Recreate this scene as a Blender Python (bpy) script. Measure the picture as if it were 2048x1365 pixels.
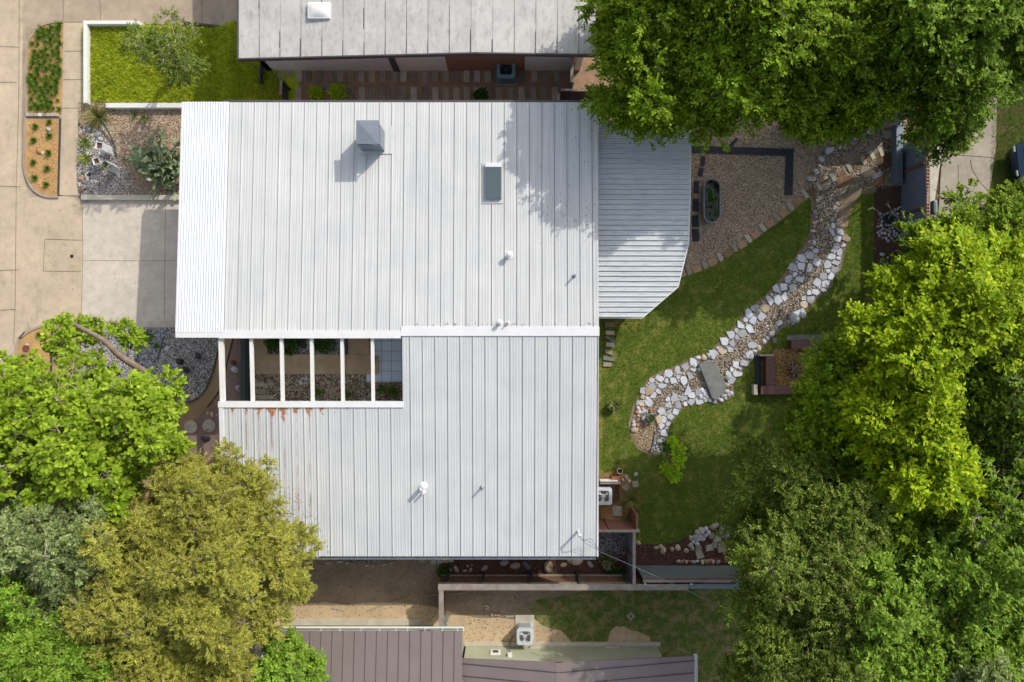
import bpy, bmesh, math, random
import numpy as np
from math import radians as R, sin, cos, pi
from mathutils import Vector, Matrix, noise as mnoise
random.seed(7); RNG = np.random.default_rng(11)
for o in list(bpy.data.objects): bpy.data.objects.remove(o)
SC = bpy.context.scene; C = SC.collection

# ---------------- camera, sky, sun, exposure ----------------
H = 34.0; F = 1360.0; CX, CY = 1024.0, 682.5
cam = bpy.data.cameras.new('camera'); cam.sensor_fit = 'HORIZONTAL'; cam.sensor_width = 36
cam.lens = 36 * F / 2048; cam.clip_start = 0.5; cam.clip_end = 2000
camo = bpy.data.objects.new('camera', cam); C.objects.link(camo); camo.location = (0, 0, H)
camo.rotation_euler = (0, 0, 0); SC.camera = camo
SUN_DX, SUN_DY = -0.98, -1.05                     # ground shift of a shadow per metre of height
SUN_EL = math.atan(1 / math.hypot(SUN_DX, SUN_DY))
to_sun = Vector((-SUN_DX, -SUN_DY, 1)).normalized()
sun = bpy.data.lights.new('sun', 'SUN'); sun.energy = 2.5; sun.angle = R(0.6); sun.color = (1.0, 0.94, 0.84)
suno = bpy.data.objects.new('sun', sun); C.objects.link(suno)
suno.rotation_euler = (-to_sun).to_track_quat('-Z', 'Y').to_euler(); suno.location = (20, 20, 40)
W = bpy.data.worlds.new('World'); SC.world = W; W.use_nodes = True
wn = W.node_tree.nodes; wn.clear()
sky = wn.new('ShaderNodeTexSky'); sky.sky_type = 'NISHITA'; sky.sun_disc = False
sky.sun_elevation = SUN_EL; sky.sun_rotation = math.atan2(to_sun.x, to_sun.y); sky.air_density = 1.0; sky.dust_density = 2.5; sky.ozone_density = 1.0
bg = wn.new('ShaderNodeBackground'); bg.inputs[1].default_value = 0.15
wo = wn.new('ShaderNodeOutputWorld')
hsv = wn.new('ShaderNodeHueSaturation'); hsv.inputs['Saturation'].default_value = 0.5; W.node_tree.links.new(sky.outputs[0], hsv.inputs['Color']); W.node_tree.links.new(hsv.outputs[0], bg.inputs[0]); W.node_tree.links.new(bg.outputs[0], wo.inputs[0])
SC.view_settings.view_transform = 'Standard'; SC.view_settings.look = 'None'
SC.view_settings.exposure = 0.44; SC.view_settings.gamma = 1.0
SC.cycles.max_bounces = 8; SC.cycles.diffuse_bounces = 4; SC.cycles.transmission_bounces = 6; SC.cycles.transparent_max_bounces = 8

# ---------------- pixel <-> place ----------------
def P(u, v, z=0.0):
    s = (H - z) / F
    return ((u - CX) * s, -(v - CY) * s, z)
def T(x):                                          # the street lies 0.9 m below the house floor
    t = min(1.0, max(0.0, (x + 15.4) / 1.8)); t = t * t * (3 - 2 * t)
    return -0.9 * (1 - t)
def G(u, v, dz=0.0):
    z = 0.0
    for _ in range(12): z = T(P(u, v, z)[0]) + dz
    return P(u, v, z)
def zp(ox, oy, s, pts): return [(ox + a / s, oy + b / s) for a, b in pts]
def smooth(pts, n=5, closed=True):
    out = []; m = len(pts)
    rng = range(m) if closed else range(m - 1)
    for i in rng:
        if closed: p0, p1, p2, p3 = pts[i-1], pts[i], pts[(i+1) % m], pts[(i+2) % m]
        else: p0, p1, p2, p3 = pts[max(i-1, 0)], pts[i], pts[i+1], pts[min(i+2, m-1)]
        for k in range(n):
            t = k / n
            out.append(tuple(0.5 * (2*b + (c-a)*t + (2*a-5*b+4*c-d)*t*t + (3*b-a-3*c+d)*t**3) for a, b, c, d in zip(p0, p1, p2, p3)))
    if not closed: out.append(tuple(pts[-1]))
    return out

# ---------------- objects ----------------
def tag(o, label=None, cat=None, group=None, kind=None):
    if label: o['label'] = label
    if cat: o['category'] = cat
    if group: o['group'] = group
    if kind: o['kind'] = kind
    return o
def thing(name, label, cat, loc=(0, 0, 0), rz=0.0, group=None):
    o = bpy.data.objects.new(name, None); C.objects.link(o); o.empty_display_size = 0.2
    o.location = loc; o.rotation_euler = (0, 0, rz)
    return tag(o, label, cat, group)
def link(name, me, mat, parent=None):
    o = bpy.data.objects.new(name, me); C.objects.link(o)
    if mat is not None: me.materials.append(mat)
    if parent is not None: o.parent = parent
    return o
def copy_tree(o, parent=None):
    c = o.copy(); C.objects.link(c)
    if parent is not None: c.parent = parent
    for ch in list(o.children): copy_tree(ch, c)
    return c
class MB:
    def __init__(s): s.v = []; s.f = []
    def add(s, vs, fs):
        b = len(s.v); s.v += [tuple(p) for p in vs]; s.f += [tuple(i + b for i in f) for f in fs]; return s
    def box(s, x0, x1, y0, y1, z0, z1, rz=0, c=None):
        vs = [(x, y, z) for z in (z0, z1) for x, y in ((x0, y0), (x1, y0), (x1, y1), (x0, y1))]
        if rz:
            cx, cy = c or ((x0+x1)/2, (y0+y1)/2); ca, sa = cos(rz), sin(rz)
            vs = [(cx + (x-cx)*ca - (y-cy)*sa, cy + (x-cx)*sa + (y-cy)*ca, z) for x, y, z in vs]
        return s.add(vs, [(3,2,1,0), (4,5,6,7), (0,1,5,4), (1,2,6,5), (2,3,7,6), (3,0,4,7)])
    def hexa(s, bot, top):                          # any 4-corner block
        return s.add(list(bot) + list(top), [(3,2,1,0), (4,5,6,7), (0,1,5,4), (1,2,6,5), (2,3,7,6), (3,0,4,7)])
    def prism(s, pts, z0, z1, taper=0.0):
        n = len(pts); cx = sum(p[0] for p in pts)/n; cy = sum(p[1] for p in pts)/n
        k = 1 - taper
        vs = [(p[0], p[1], z0) for p in pts] + [(cx+(p[0]-cx)*k, cy+(p[1]-cy)*k, z1) for p in pts]
        return s.add(vs, [tuple(range(n-1, -1, -1)), tuple(range(n, 2*n))] + [(i, (i+1) % n, n+(i+1) % n, n+i) for i in range(n)])
    def tube(s, pts, rad, n=8, cap=True):
        pts = [Vector(p) for p in pts]; m = len(pts)
        if not hasattr(rad, '__len__'): rad = [rad] * m
        b = len(s.v); up = Vector((0.13, 0.21, 1)).normalized()
        for i, p in enumerate(pts):
            d = (pts[min(i+1, m-1)] - pts[max(i-1, 0)]).normalized()
            a = d.cross(up)
            if a.length < 1e-3: a = d.cross(Vector((1, 0, 0)))
            a.normalize(); c = d.cross(a)
            for k in range(n):
                t = 2*pi*k/n; s.v.append(tuple(p + (a*cos(t) + c*sin(t)) * rad[i]))
        for i in range(m-1):
            for k in range(n):
                s.f.append((b+i*n+k, b+i*n+(k+1) % n, b+(i+1)*n+(k+1) % n, b+(i+1)*n+k))
        if cap:
            s.f.append(tuple(b+k for k in range(n-1, -1, -1))); s.f.append(tuple(b+(m-1)*n+k for k in range(n)))
        return s
    def lathe(s, prof, c=(0, 0), n=24):
        b = len(s.v)
        for r, z in prof:
            for k in range(n): t = 2*pi*k/n; s.v.append((c[0]+r*cos(t), c[1]+r*sin(t), z))
        for i in range(len(prof)-1):
            for k in range(n): s.f.append((b+i*n+k, b+i*n+(k+1) % n, b+(i+1)*n+(k+1) % n, b+(i+1)*n+k))
        s.f.append(tuple(b+k for k in range(n-1, -1, -1))); s.f.append(tuple(b+(len(prof)-1)*n+k for k in range(n)))
        return s
    def build(s, name, mat, parent=None, world=False, bevel=0, sm=False, origin=None):
        vs = s.v; off = Vector((0, 0, 0))
        if world and parent is not None:
            off = Vector(parent.location)
            if parent.parent is not None: off = off + Vector(parent.parent.location)
        elif origin == 'base':
            n = len(vs); off = Vector((sum(p[0] for p in vs)/n, sum(p[1] for p in vs)/n, min(p[2] for p in vs)))
        vs = [(p[0]-off.x, p[1]-off.y, p[2]-off.z) for p in vs]
        me = bpy.data.meshes.new(name); me.from_pydata(vs, [], s.f); me.validate(); me.update()
        o = link(name, me, mat, parent)
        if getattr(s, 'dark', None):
            me.materials.append(MATS['seam_and_shade'])
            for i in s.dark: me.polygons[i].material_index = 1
        if parent is None and origin == 'base': o.location = off
        if sm:
            for p in me.polygons: p.use_smooth = True
        if bevel:
            m = o.modifiers.new('bevel', 'BEVEL'); m.width = bevel; m.segments = 2; m.limit_method = 'ANGLE'
        return o
def sheet(name, px, mat, lift, kind='structure', curve=0, world_pts=None, hole=None):
    """a ground sheet with a pixel outline, draped on the terrain"""
    if world_pts is None:
        if curve: px = smooth(px, curve)
        pts = [G(u, v)[:2] for u, v in px]
    else: pts = world_pts
    bm = bmesh.new(); vs = [bm.verts.new((x, y, 0)) for x, y in pts]; bm.faces.new(vs)
    for x in [-15.4 + 0.2*k for k in range(10)]:
        bmesh.ops.bisect_plane(bm, geom=bm.verts[:] + bm.edges[:] + bm.faces[:], plane_co=(x, 0, 0), plane_no=(1, 0, 0))
    bmesh.ops.triangulate(bm, faces=bm.faces[:])
    for v in bm.verts: v.co.z = T(v.co.x) + lift
    bm.normal_update()
    if bm.faces and sum(f.normal.z * f.calc_area() for f in bm.faces) < 0: bmesh.ops.reverse_faces(bm, faces=bm.faces[:])
    me = bpy.data.meshes.new(name); bm.to_mesh(me); bm.free()
    o = link(name, me, mat); tag(o, kind=kind); return o
def raw_mesh(name, V, Fc, mat, parent=None, smoothf=False):
    """V (n,3) numpy, Fc (m,k) numpy with one k"""
    me = bpy.data.meshes.new(name); n, (m, k) = len(V), Fc.shape
    me.vertices.add(n); me.vertices.foreach_set('co', np.ascontiguousarray(V, dtype=np.float32).ravel())
    me.loops.add(m*k); me.loops.foreach_set('vertex_index', np.ascontiguousarray(Fc, dtype=np.int32).ravel())
    me.polygons.add(m); me.polygons.foreach_set('loop_start', np.arange(0, m*k, k, dtype=np.int32))
    try: me.polygons.foreach_set('loop_total', np.full(m, k, dtype=np.int32))
    except Exception: pass
    me.update(calc_edges=True)
    if smoothf: me.polygons.foreach_set('use_smooth', np.ones(m, dtype=bool))
    return link(name, me, mat, parent)
def inside(pts, poly):
    x, y = pts[:, 0], pts[:, 1]; c = np.zeros(len(pts), bool); n = len(poly)
    for i in range(n):
        x0, y0 = poly[i][:2]; x1, y1 = poly[i-1][:2]
        if y0 == y1: continue
        c ^= ((y0 > y) != (y1 > y)) & (x < (x1-x0)*(y-y0)/(y1-y0) + x0)
    return c
def sample_poly(poly, n, rng=RNG):
    a = np.array([p[:2] for p in poly]); lo, hi = a.min(0), a.max(0); out = np.zeros((0, 2))
    while len(out) < n:
        q = lo + rng.random((n*2, 2)) * (hi-lo); out = np.vstack([out, q[inside(q, poly)]])
    return out[:n]
def area(poly):
    a = np.array([p[:2] for p in poly]); x, y = a[:, 0], a[:, 1]
    return 0.5*abs(np.dot(x, np.roll(y, 1)) - np.dot(y, np.roll(x, 1)))
def Tn(x):
    t = np.clip((x + 15.4) / 1.8, 0, 1); t = t*t*(3-2*t); return -0.9*(1-t)

# ---------------- materials ----------------
def srgb(r, g, b): return tuple(((c/255)/12.92 if c/255 <= .04045 else ((c/255+.055)/1.055)**2.4) for c in (r, g, b)) + (1,)
MATS = {}
class NT:
    def __init__(s, name):
        s.m = bpy.data.materials.new(name); s.m.use_nodes = True; s.t = s.m.node_tree; s.n = s.t.nodes
        s.b = s.n['Principled BSDF']; s.out = s.n['Material Output']; s.g = None
    def N(s, t, **k):
        n = s.n.new(t)
        for a, b in k.items():
            if a.startswith('i_'): n.inputs[a[2:].replace('_', ' ')].default_value = b
            else: setattr(n, a, b)
        return n
    def L(s, a, b): s.t.links.new(a, b)
    def pos(s, scale=(1, 1, 1), obj=False):
        if obj: o = s.N('ShaderNodeTexCoord').outputs['Object']
        else:
            if s.g is None: s.g = s.N('ShaderNodeNewGeometry')
            o = s.g.outputs['Position']
        mp = s.N('ShaderNodeMapping'); mp.inputs['Scale'].default_value = scale; s.L(o, mp.inputs[0]); return mp.outputs[0]
    def noise(s, vec, scale, detail=4, rough=0.6):
        n = s.N('ShaderNodeTexNoise'); n.inputs['Scale'].default_value = scale; n.inputs['Detail'].default_value = detail; n.inputs['Roughness'].default_value = rough
        s.L(vec, n.inputs['Vector']); return n.outputs['Fac']
    def ramp(s, fac, stops, interp='LINEAR'):
        r = s.N('ShaderNodeValToRGB'); r.color_ramp.interpolation = interp; e = r.color_ramp.elements
        while len(e) < len(stops): e.new(0.5)
        for q, (p, c) in zip(e, stops): q.position = p; q.color = c if len(c) == 4 else tuple(c) + (1,)
        s.L(fac, r.inputs[0]); return r.outputs[0]
    def mix(s, fac, a, b, mode='MIX'):
        m = s.N('ShaderNodeMix', data_type='RGBA', blend_type=mode)
        for sock, val in ((m.inputs[0], fac), (m.inputs[6], a), (m.inputs[7], b)):
            if isinstance(val, (int, float)): sock.default_value = val
            elif isinstance(val, tuple): sock.default_value = val
            else: s.L(val, sock)
        return m.outputs[2]
    def math(s, op, a, b=0.0):
        m = s.N('ShaderNodeMath', operation=op)
        for i, val in enumerate((a, b)):
            if isinstance(val, (int, float)): m.inputs[i].default_value = val
            else: s.L(val, m.inputs[i])
        return m.outputs[0]
    def bump(s, h, strength=0.5, dist=0.02):
        b = s.N('ShaderNodeBump'); b.inputs['Strength'].default_value = strength; b.inputs['Distance'].default_value = dist
        s.L(h, b.inputs['Height']); s.L(b.outputs[0], s.b.inputs['Normal']); return b
    def col(s, c):
        if isinstance(c, tuple): s.b.inputs['Base Color'].default_value = c
        else: s.L(c, s.b.inputs['Base Color'])
    def rough(s, v): s.b.inputs['Roughness'].default_value = v
K3 = lambda c, k: tuple(min(1, x*k) for x in c[:3]) + (1,)
def basic(name, c, var=0.18, scale=3.0, rough=0.75, bump=0.3, metal=0.0, fine=40.0, stretch=(1, 1, 1), obj=False, dist=0.01, spec=None):
    if name in MATS: return MATS[name]
    t = NT(name); v = t.pos(stretch, obj)
    a = t.noise(v, scale, 5, 0.65); b = t.noise(v, fine, 3, 0.6)
    c1 = t.ramp(a, [(0.3, K3(c, 1-var)), (0.7, K3(c, 1+var))])
    c2 = t.ramp(b, [(0.25, K3((1, 1, 1), 1-var*0.8)), (0.75, (1, 1, 1, 1))])
    cc = t.mix(1.0, c1, c2, 'MULTIPLY')
    if name.startswith('stone') or name.startswith('paver'):
        oi = t.N('ShaderNodeObjectInfo'); cc = t.mix(1.0, cc, t.ramp(oi.outputs['Random'], [(0.0, (.62, .60, .58, 1)), (0.5, (.88, .88, .88, 1)), (1.0, (1.06, 1.05, 1.03, 1))]), 'MULTIPLY')
    t.col(cc); t.rough(rough); t.b.inputs['Metallic'].default_value = metal
    if spec is not None: t.b.inputs['Specular IOR Level'].default_value = spec
    if bump: t.bump(b, bump, dist)
    MATS[name] = t.m; return t.m
def concrete(name, c, stain=0.25, sc=0.35):
    t = NT(name); v = t.pos()
    a = t.noise(v, sc, 6, 0.7); b = t.noise(v, 2.2, 6, 0.7); d = t.noise(v, 45, 3, 0.7)
    x = t.ramp(a, [(0.32, K3(c, 1-stain)), (0.68, K3(c, 1.06))])
    st = t.noise(t.pos((1, .25, 1)), 0.9, 6, .75); x = t.mix(1.0, x, t.ramp(st, [(0.30, (.80, .78, .76, 1)), (0.45, (1, 1, 1, 1))]), 'MULTIPLY')
    y = t.ramp(b, [(0.3, (0.80, 0.79, 0.78, 1)), (0.62, (1, 1, 1, 1))]); w = t.ramp(d, [(0.3, (0.84, 0.84, 0.84, 1)), (0.7, (1.0, 1.0, 1.0, 1))])
    t.col(t.mix(1.0, t.mix(1.0, x, y, 'MULTIPLY'), w, 'MULTIPLY')); t.rough(0.9); t.bump(d, 0.25, 0.005)
    MATS[name] = t.m; return t.m
def speckle(name, cols, scale, base=None, bumpd=0.03, big=1.0):
    """pebbles or chips seen from above: voronoi cells with a colour each"""
    t = NT(name); v = t.pos()
    vo = t.N('ShaderNodeTexVoronoi'); vo.inputs['Scale'].default_value = scale; t.L(v, vo.inputs['Vector'])
    sp = t.N('ShaderNodeSeparateColor'); t.L(vo.outputs['Color'], sp.inputs[0])
    n = len(cols); x = t.ramp(sp.outputs[0], [(i/n, c) for i, c in enumerate(cols)], 'CONSTANT')
    e = t.ramp(vo.outputs['Distance'], [(0.0, (1, 1, 1, 1)), (0.55, (0.9, 0.9, 0.9, 1)), (0.9, (0.45, 0.42, 0.4, 1))])
    a = t.noise(v, 1.3, 5, 0.7); y = t.ramp(a, [(0.3, K3((1, 1, 1), 0.75)), (0.7, (1, 1, 1, 1))])
    t.col(t.mix(1.0, t.mix(1.0, x, e, 'MULTIPLY'), y, 'MULTIPLY')); t.rough(0.9)
    t.bump(t.math('MULTIPLY', vo.outputs['Distance'], -1.0), 0.9, bumpd)
    MATS[name] = t.m; return t.m
def island(name, cols, rough=0.85, var=0.0, trans=None, bump=0.0, sc=20, patch=0.0):
    """one tone per loose piece of a mesh"""
    t = NT(name); g = t.N('ShaderNodeNewGeometry'); r = g.outputs['Random Per Island']
    n = len(cols); x = t.ramp(r, [(i/max(1, n-1), c) for i, c in enumerate(cols)])
    v = t.pos(); a = t.noise(v, 0.45, 3, 0.6)
    if var: x = t.mix(1.0, x, t.ramp(a, [(0.3, K3((1, 1, 1), 1-var)), (0.7, (1, 1, 1, 1))]), 'MULTIPLY')
    if patch:
        b = t.noise(v, 1.25, 3, 0.7); x = t.mix(1.0, x, t.ramp(b, [(0.32, K3((1, 1, 1), 1-patch)), (0.50, (0.9, 0.9, 0.9, 1)), (0.68, (1.0, 1.0, 0.92, 1))]), 'MULTIPLY')
    t.col(x); t.rough(rough)
    if bump: t.bump(t.noise(v, sc, 4, 0.6), bump, 0.01)
    if trans:
        t.b.inputs['Specular IOR Level'].default_value = 0.12
        tr = t.N('ShaderNodeBsdfTranslucent'); mx = t.N('ShaderNodeMixShader'); mx.inputs[0].default_value = trans[0]
        t.L(t.mix(1.0, x, trans[1], 'MULTIPLY'), tr.inputs[0]); t.L(t.b.outputs[0], mx.inputs[1]); t.L(tr.outputs[0], mx.inputs[2]); t.L(mx.outputs[0], t.out.inputs[0])
    MATS[name] = t.m; return t.m
M = MATS
# ---------------- setting: ground, street, lawns, gravel ----------------
concrete('street_concrete', srgb(205, 186, 160), 0.16, 0.4)
concrete('old_concrete', srgb(186, 168, 146), 0.26, 0.5)
concrete('drive_concrete', srgb(214, 203, 188), 0.10, 0.5)
concrete('alley_concrete', srgb(176, 166, 150), 0.22, 0.6)
concrete('grey_concrete', srgb(150, 146, 140), 0.22, 1.2)
concrete('pale_concrete', srgb(206, 198, 180), 0.15, 1.2)
concrete('walk_concrete', srgb(192, 172, 142), 0.14, 1.0)
basic('soil', srgb(104, 86, 66), 0.35, 1.2, 0.95, 0.8, fine=18, dist=0.03)
basic('dark_joint', srgb(92, 82, 72), 0.2, 3, 0.95, 0.2)
def jag(px, n=4, amp=3.0, seed=3):
    r = random.Random(seed); return [(u+r.uniform(-amp, amp), v+r.uniform(-amp, amp)) for u, v in smooth(px, n)]
def lawn_mat(name, a, b, c, dry, thr=(0.55, 0.72)):
    t = NT(name); v = t.pos(); n1 = t.noise(v, 0.55, 6, 0.72); n2 = t.noise(v, 28, 4, 0.7); n3 = t.noise(v, 1.7, 6, 0.75)
    x = t.ramp(n2, [(0.28, a), (0.52, b), (0.75, c)])
    x = t.mix(t.ramp(n3, [(thr[0], (0, 0, 0, 1)), (thr[1], (1, 1, 1, 1))]), x, dry)
    t.col(t.mix(1.0, x, t.ramp(n1, [(0.3, (0.78, 0.82, 0.7, 1)), (0.7, (1.08, 1.05, 1, 1))]), 'MULTIPLY')); t.rough(0.95)
    t.b.inputs['Specular IOR Level'].default_value = 0.1; t.bump(n2, 0.9, 0.05); M[name] = t.m
lawn_mat('lawn_back', srgb(56, 76, 28), srgb(100, 122, 48), srgb(148, 162, 78), srgb(170, 162, 96), (0.5, 0.74))
lawn_mat('lawn_front', srgb(130, 156, 20), srgb(186, 204, 42), srgb(216, 222, 80), srgb(180, 184, 62), (0.6, 0.85))
lawn_mat('lawn_south', srgb(62, 82, 36), srgb(96, 116, 54), srgb(132, 146, 78), srgb(156, 140, 104), (0.45, 0.62))
lawn_mat('verge', srgb(44, 62, 24), srgb(72, 92, 38), srgb(96, 112, 54), srgb(104, 92, 66), (0.46, 0.62))
basic('mulch_orange', srgb(192, 152, 100), 0.22, 1.6, 0.95, 1.0, fine=26, dist=0.03)
basic('mulch_brown', srgb(160, 132, 108), 0.28, 1.8, 0.95, 1.0, fine=24, dist=0.03)
basic('mulch_red', srgb(96, 68, 58), 0.3, 2.0, 0.95, 1.0, fine=22, dist=0.03)
basic('dirt_dark', srgb(142, 126, 106), 0.25, 0.9, 0.95, 0.8, fine=20, dist=0.02)
basic('dirt_light', srgb(196, 172, 140), 0.16, 0.9, 0.95, 0.7, fine=20, dist=0.02)
basic('pink_granite', srgb(136, 112, 104), 0.2, 1.5, 0.95, 0.6, fine=60)
basic('tan_granite', srgb(158, 132, 98), 0.2, 1.5, 0.95, 0.6, fine=60)
basic('straw_chips', srgb(160, 126, 82), 0.4, 2.2, 0.95, 1.0, fine=18, dist=0.03)
speckle('gravel_white', [srgb(*c) for c in ((214, 214, 216), (176, 176, 178), (120, 112, 106), (232, 230, 226), (150, 140, 128), (92, 86, 82))], 17)
speckle('gravel_mixed', [srgb(*c) for c in ((174, 160, 142), (118, 102, 86), (206, 196, 180), (88, 76, 64), (146, 130, 110))], 15)
speckle('gravel_tan', [srgb(*c) for c in ((206, 180, 150), (176, 148, 118), (224, 204, 178), (142, 116, 92), (190, 164, 136))], 19)
speckle('gravel_blue', [srgb(*c) for c in ((170, 178, 196), (120, 126, 142), (206, 210, 220), (86, 88, 100))], 17)
speckle('gravel_grey', [srgb(*c) for c in ((140, 138, 136), (100, 98, 98), (170, 168, 166), (76, 74, 74))], 22)
speckle('chip_patio', [srgb(*c) for c in ((206, 184, 158), (170, 150, 128), (224, 206, 182), (132, 116, 98), (190, 168, 144))], 21)

def grid_ground():
    xs = [-400, -200, -100, -50] + [-30, -22, -18, -15.4] + [-15.4+0.15*k for k in range(1, 12)] + [-13.6, -10, 0, 10, 20, 30, 50, 100, 200, 400]
    xs = sorted(set(round(x, 3) for x in xs)); ys = [-400, -100, -40, -20, 0, 20, 40, 100, 400]
    m = MB(); vs = [(x, y, T(x)-0.03) for y in ys for x in xs]; n = len(xs)
    m.add(vs, [(j*n+i, j*n+i+1, (j+1)*n+i+1, (j+1)*n+i) for j in range(len(ys)-1) for i in range(n-1)])
    tag(m.build('ground', M['soil']), kind='structure')
grid_ground()
# street and paving, in sheets 4 mm above each other
sheet('street', [(-900, -700), (46, -700), (46, 46), (42, 330), (60, 400), (60, 640), (36, 690), (34, 1365), (34, 2100), (-900, 2100)], M['street_concrete'], 0.0)
sheet('pavement', [(46, -700), (483, -700), (483, 42), (168, 42), (166, 640), (104, 650), (104, 2100), (34, 2100), (36, 690), (60, 640), (60, 400), (42, 330), (46, 46)], M['old_concrete'], 0.004)
sheet('sidewalk', [(127, 45), (168, 45), (168, 205), (160, 392), (118, 392), (123, 230)], M['street_concrete'], 0.010)
sheet('apron', [(60, 396), (118, 390), (165, 398), (165, 648), (104, 652), (62, 664), (58, 640)], M['street_concrete'], 0.010)
sheet('driveway', [(165, 399), (420, 399), (420, 652), (163, 652)], M['drive_concrete'], 0.016)
def joint(name, segs, w=0.022, lift=0.020, mat='dark_joint'):
    m = MB()
    for pts in segs:
        q = [Vector(G(u, v)) for u, v in pts]
        for a, b in zip(q, q[1:]):
            d = (b-a); d.z = 0; d.normalize(); n = Vector((-d.y, d.x, 0))*w/2
            vs = [a-n, b-n, b+n, a+n]; m.add([(p.x, p.y, p.z+lift) for p in vs], [(0, 1, 2, 3)])
    return tag(m.build(name, M[mat]), kind='structure')
joint('pavement_joint', [[(128, 103), (166, 103)], [(126, 160), (166, 160)], [(125, 217), (163, 217)], [(118, 392), (160, 392)], [(127, 0), (127, 46)], [(128, 45), (166, 45)],
    [(39, 0), (38, 200), (33, 380), (31, 600), (28, 690)], [(0, 93), (38, 95)], [(0, 165), (33, 165)], [(0, 373), (42, 374)], [(0, 541), (36, 540)], [(0, 621), (32, 619)],
    [(165, 399), (166, 520), (163, 645)], [(166, 522), (358, 522)], [(331, 400), (329, 646)], [(90, 479), (165, 481)], [(90, 479), (87, 543)], [(87, 543), (163, 543)],
    [(200, 0), (202, 45)], [(404, 0), (404, 45)], [(118, 700), (140, 700)]], 0.018)
# planting strips between street and sidewalk
NB = [(58, 92), (66, 74), (77, 62), (92, 52), (110, 47), (126, 46), (124, 228), (54, 228), (55, 154)]
SB = [(54, 238), (121, 238), (117, 392), (95, 391), (78, 384), (65, 370), (54, 345), (52, 320)]
WB = [(38, 690), (48, 674), (66, 663), (88, 655), (105, 650), (103, 760), (101, 820), (40, 900), (30, 800)]
for b in (NB, SB, WB): sheet('mulch', b, M['mulch_orange'], 0.05)
def kerb(name, px, w=0.15, h=0.09, mat='old_concrete'):
    q = [Vector(G(u, v)) for u, v in px]; m = MB()
    for a, b in zip(q, q[1:]):
        d = (b-a); d.z = 0; l = d.length; d.normalize(); n = Vector((-d.y, d.x, 0))*w/2; a2 = a-d*0.002
        m.hexa([(p.x, p.y, p.z-0.05) for p in (a2-n, b-n, b+n, a2+n)], [(p.x, p.y, p.z+h) for p in (a2-n*.8, b-n*.8, b+n*.8, a2+n*.8)])
    return tag(m.build(name, M[mat]), kind='structure')
kerb('kerb', smooth([(54, 228), (53, 154), (56, 92), (66, 72), (78, 58), (96, 48), (127, 44)], 3, False))
kerb('kerb', smooth([(52, 236), (50, 320), (53, 350), (64, 374), (80, 388), (98, 394), (118, 394)], 3, False))
kerb('kerb', smooth([(30, 900), (31, 780), (36, 688), (48, 671), (66, 660), (88, 652), (106, 648)], 3, False))
sheet('front_lawn', [(168, 45), (480, 43), (480, 0), (600, 0), (600, 204), (168, 204)], M['lawn_front'], 0.05)
NG = [(158, 206), (420, 206), (420, 396), (160, 396)]
sheet('gravel_bed', NG, M['gravel_tan'], 0.06)
sheet('white_gravel', smooth([(160, 260), (200, 258), (232, 300), (238, 330), (262, 345), (250, 385), (200, 396), (160, 396)], 4), M['gravel_white'], 0.064)
# south-west garden
sheet('garden_bed', [(104, 652), (500, 652), (500, 1300), (104, 1300)], M['tan_granite'], 0.024)
sheet('driveway_curb', [(163, 643), (420, 643), (420, 655), (163, 655)], M['pale_concrete'], 0.03)
GW = [(150, 656), (437, 656), (437, 700), (424, 752), (410, 782), (392, 800), (370, 806), (330, 800), (250, 860), (150, 860)]
sheet('grey_gravel', GW, M['gravel_white'], 0.034)
sheet('white_gravel', [(225, 656), (335, 656), (330, 690), (318, 720), (310, 740), (250, 740), (225, 700)], M['gravel_blue'], 0.038)
sheet('garden_path', smooth([(470, 660), (462, 700), (452, 745), (440, 790), (420, 818), (400, 830), (360, 880), (350, 1000), (500, 1000), (500, 660)], 3), M['pink_granite'], 0.036)
# rear yard
sheet('back_lawn', [(1120, 600), (1120, 1085), (1273, 1086), (1300, 1088), (1352, 1086), (1377, 1072), (1414, 1052), (1451, 1042), (1560, 1020), (2050, 1300), (2050, 560), (1745, 620), (1748, 372), (1620, 385), (1560, 440), (1500, 482), (1445, 517), (1400, 541), (1340, 555), (1180, 560)], M['lawn_back'], 0.016)
PG = [(1150, 225), (1812, 225), (1812, 372), (1620, 392), (1560, 443), (1500, 484), (1445, 519), (1400, 543), (1360, 556), (1150, 600)]
sheet('gravel_patio', PG, M['chip_patio'], 0.022)
# south side and neighbours' ground
sheet('side_yard_dirt', [(480, 1090), (1262, 1090), (1262, 1168), (885, 1168), (880, 1262), (480, 1262)], M['dirt_dark'], 0.012)
sheet('neighbour_yard', [(885, 1170), (1460, 1170), (1460, 1380), (885, 1380)], M['dirt_dark'], 0.012)
sheet('bare_dirt', jag([(560, 1212), (700, 1208), (820, 1208), (960, 1235), (1060, 1240), (1130, 1250), (1135, 1296), (540, 1262)], 3), M['dirt_light'], 0.018)
NLAWN = jag([(1064, 1205), (1110, 1195), (1200, 1180), (1330, 1176), (1480, 1176), (1700, 1250), (1700, 1500), (1340, 1500), (1318, 1296), (1262, 1288), (1240, 1262), (1222, 1278), (1150, 1290), (1120, 1262), (1070, 1240)], 3)
sheet('neighbour_lawn', NLAWN, M['lawn_south'], 0.022)
RB = smooth([(1262, 1080), (1273, 1086), (1314, 1090), (1352, 1086), (1377, 1074), (1414, 1054), (1451, 1046), (1520, 1040), (1520, 1150), (1262, 1150)], 3)
sheet('mulch_bed', RB, M['mulch_red'], 0.028)
sheet('mulch_bed', [(880, 1118), (1255, 1112), (1255, 1150), (880, 1150)], M['mulch_red'], 0.020)
sheet('gravel_strip', [(1120, 1062), (1262, 1062), (1262, 1112), (1225, 1122), (1120, 1118)], M['gravel_grey'], 0.026)
sheet('gravel_strip', smooth([(600, 1108), (780, 1108), (775, 1120), (740, 1126), (700, 1124), (680, 1116)], 3), M['gravel_grey'], 0.026)
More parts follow.
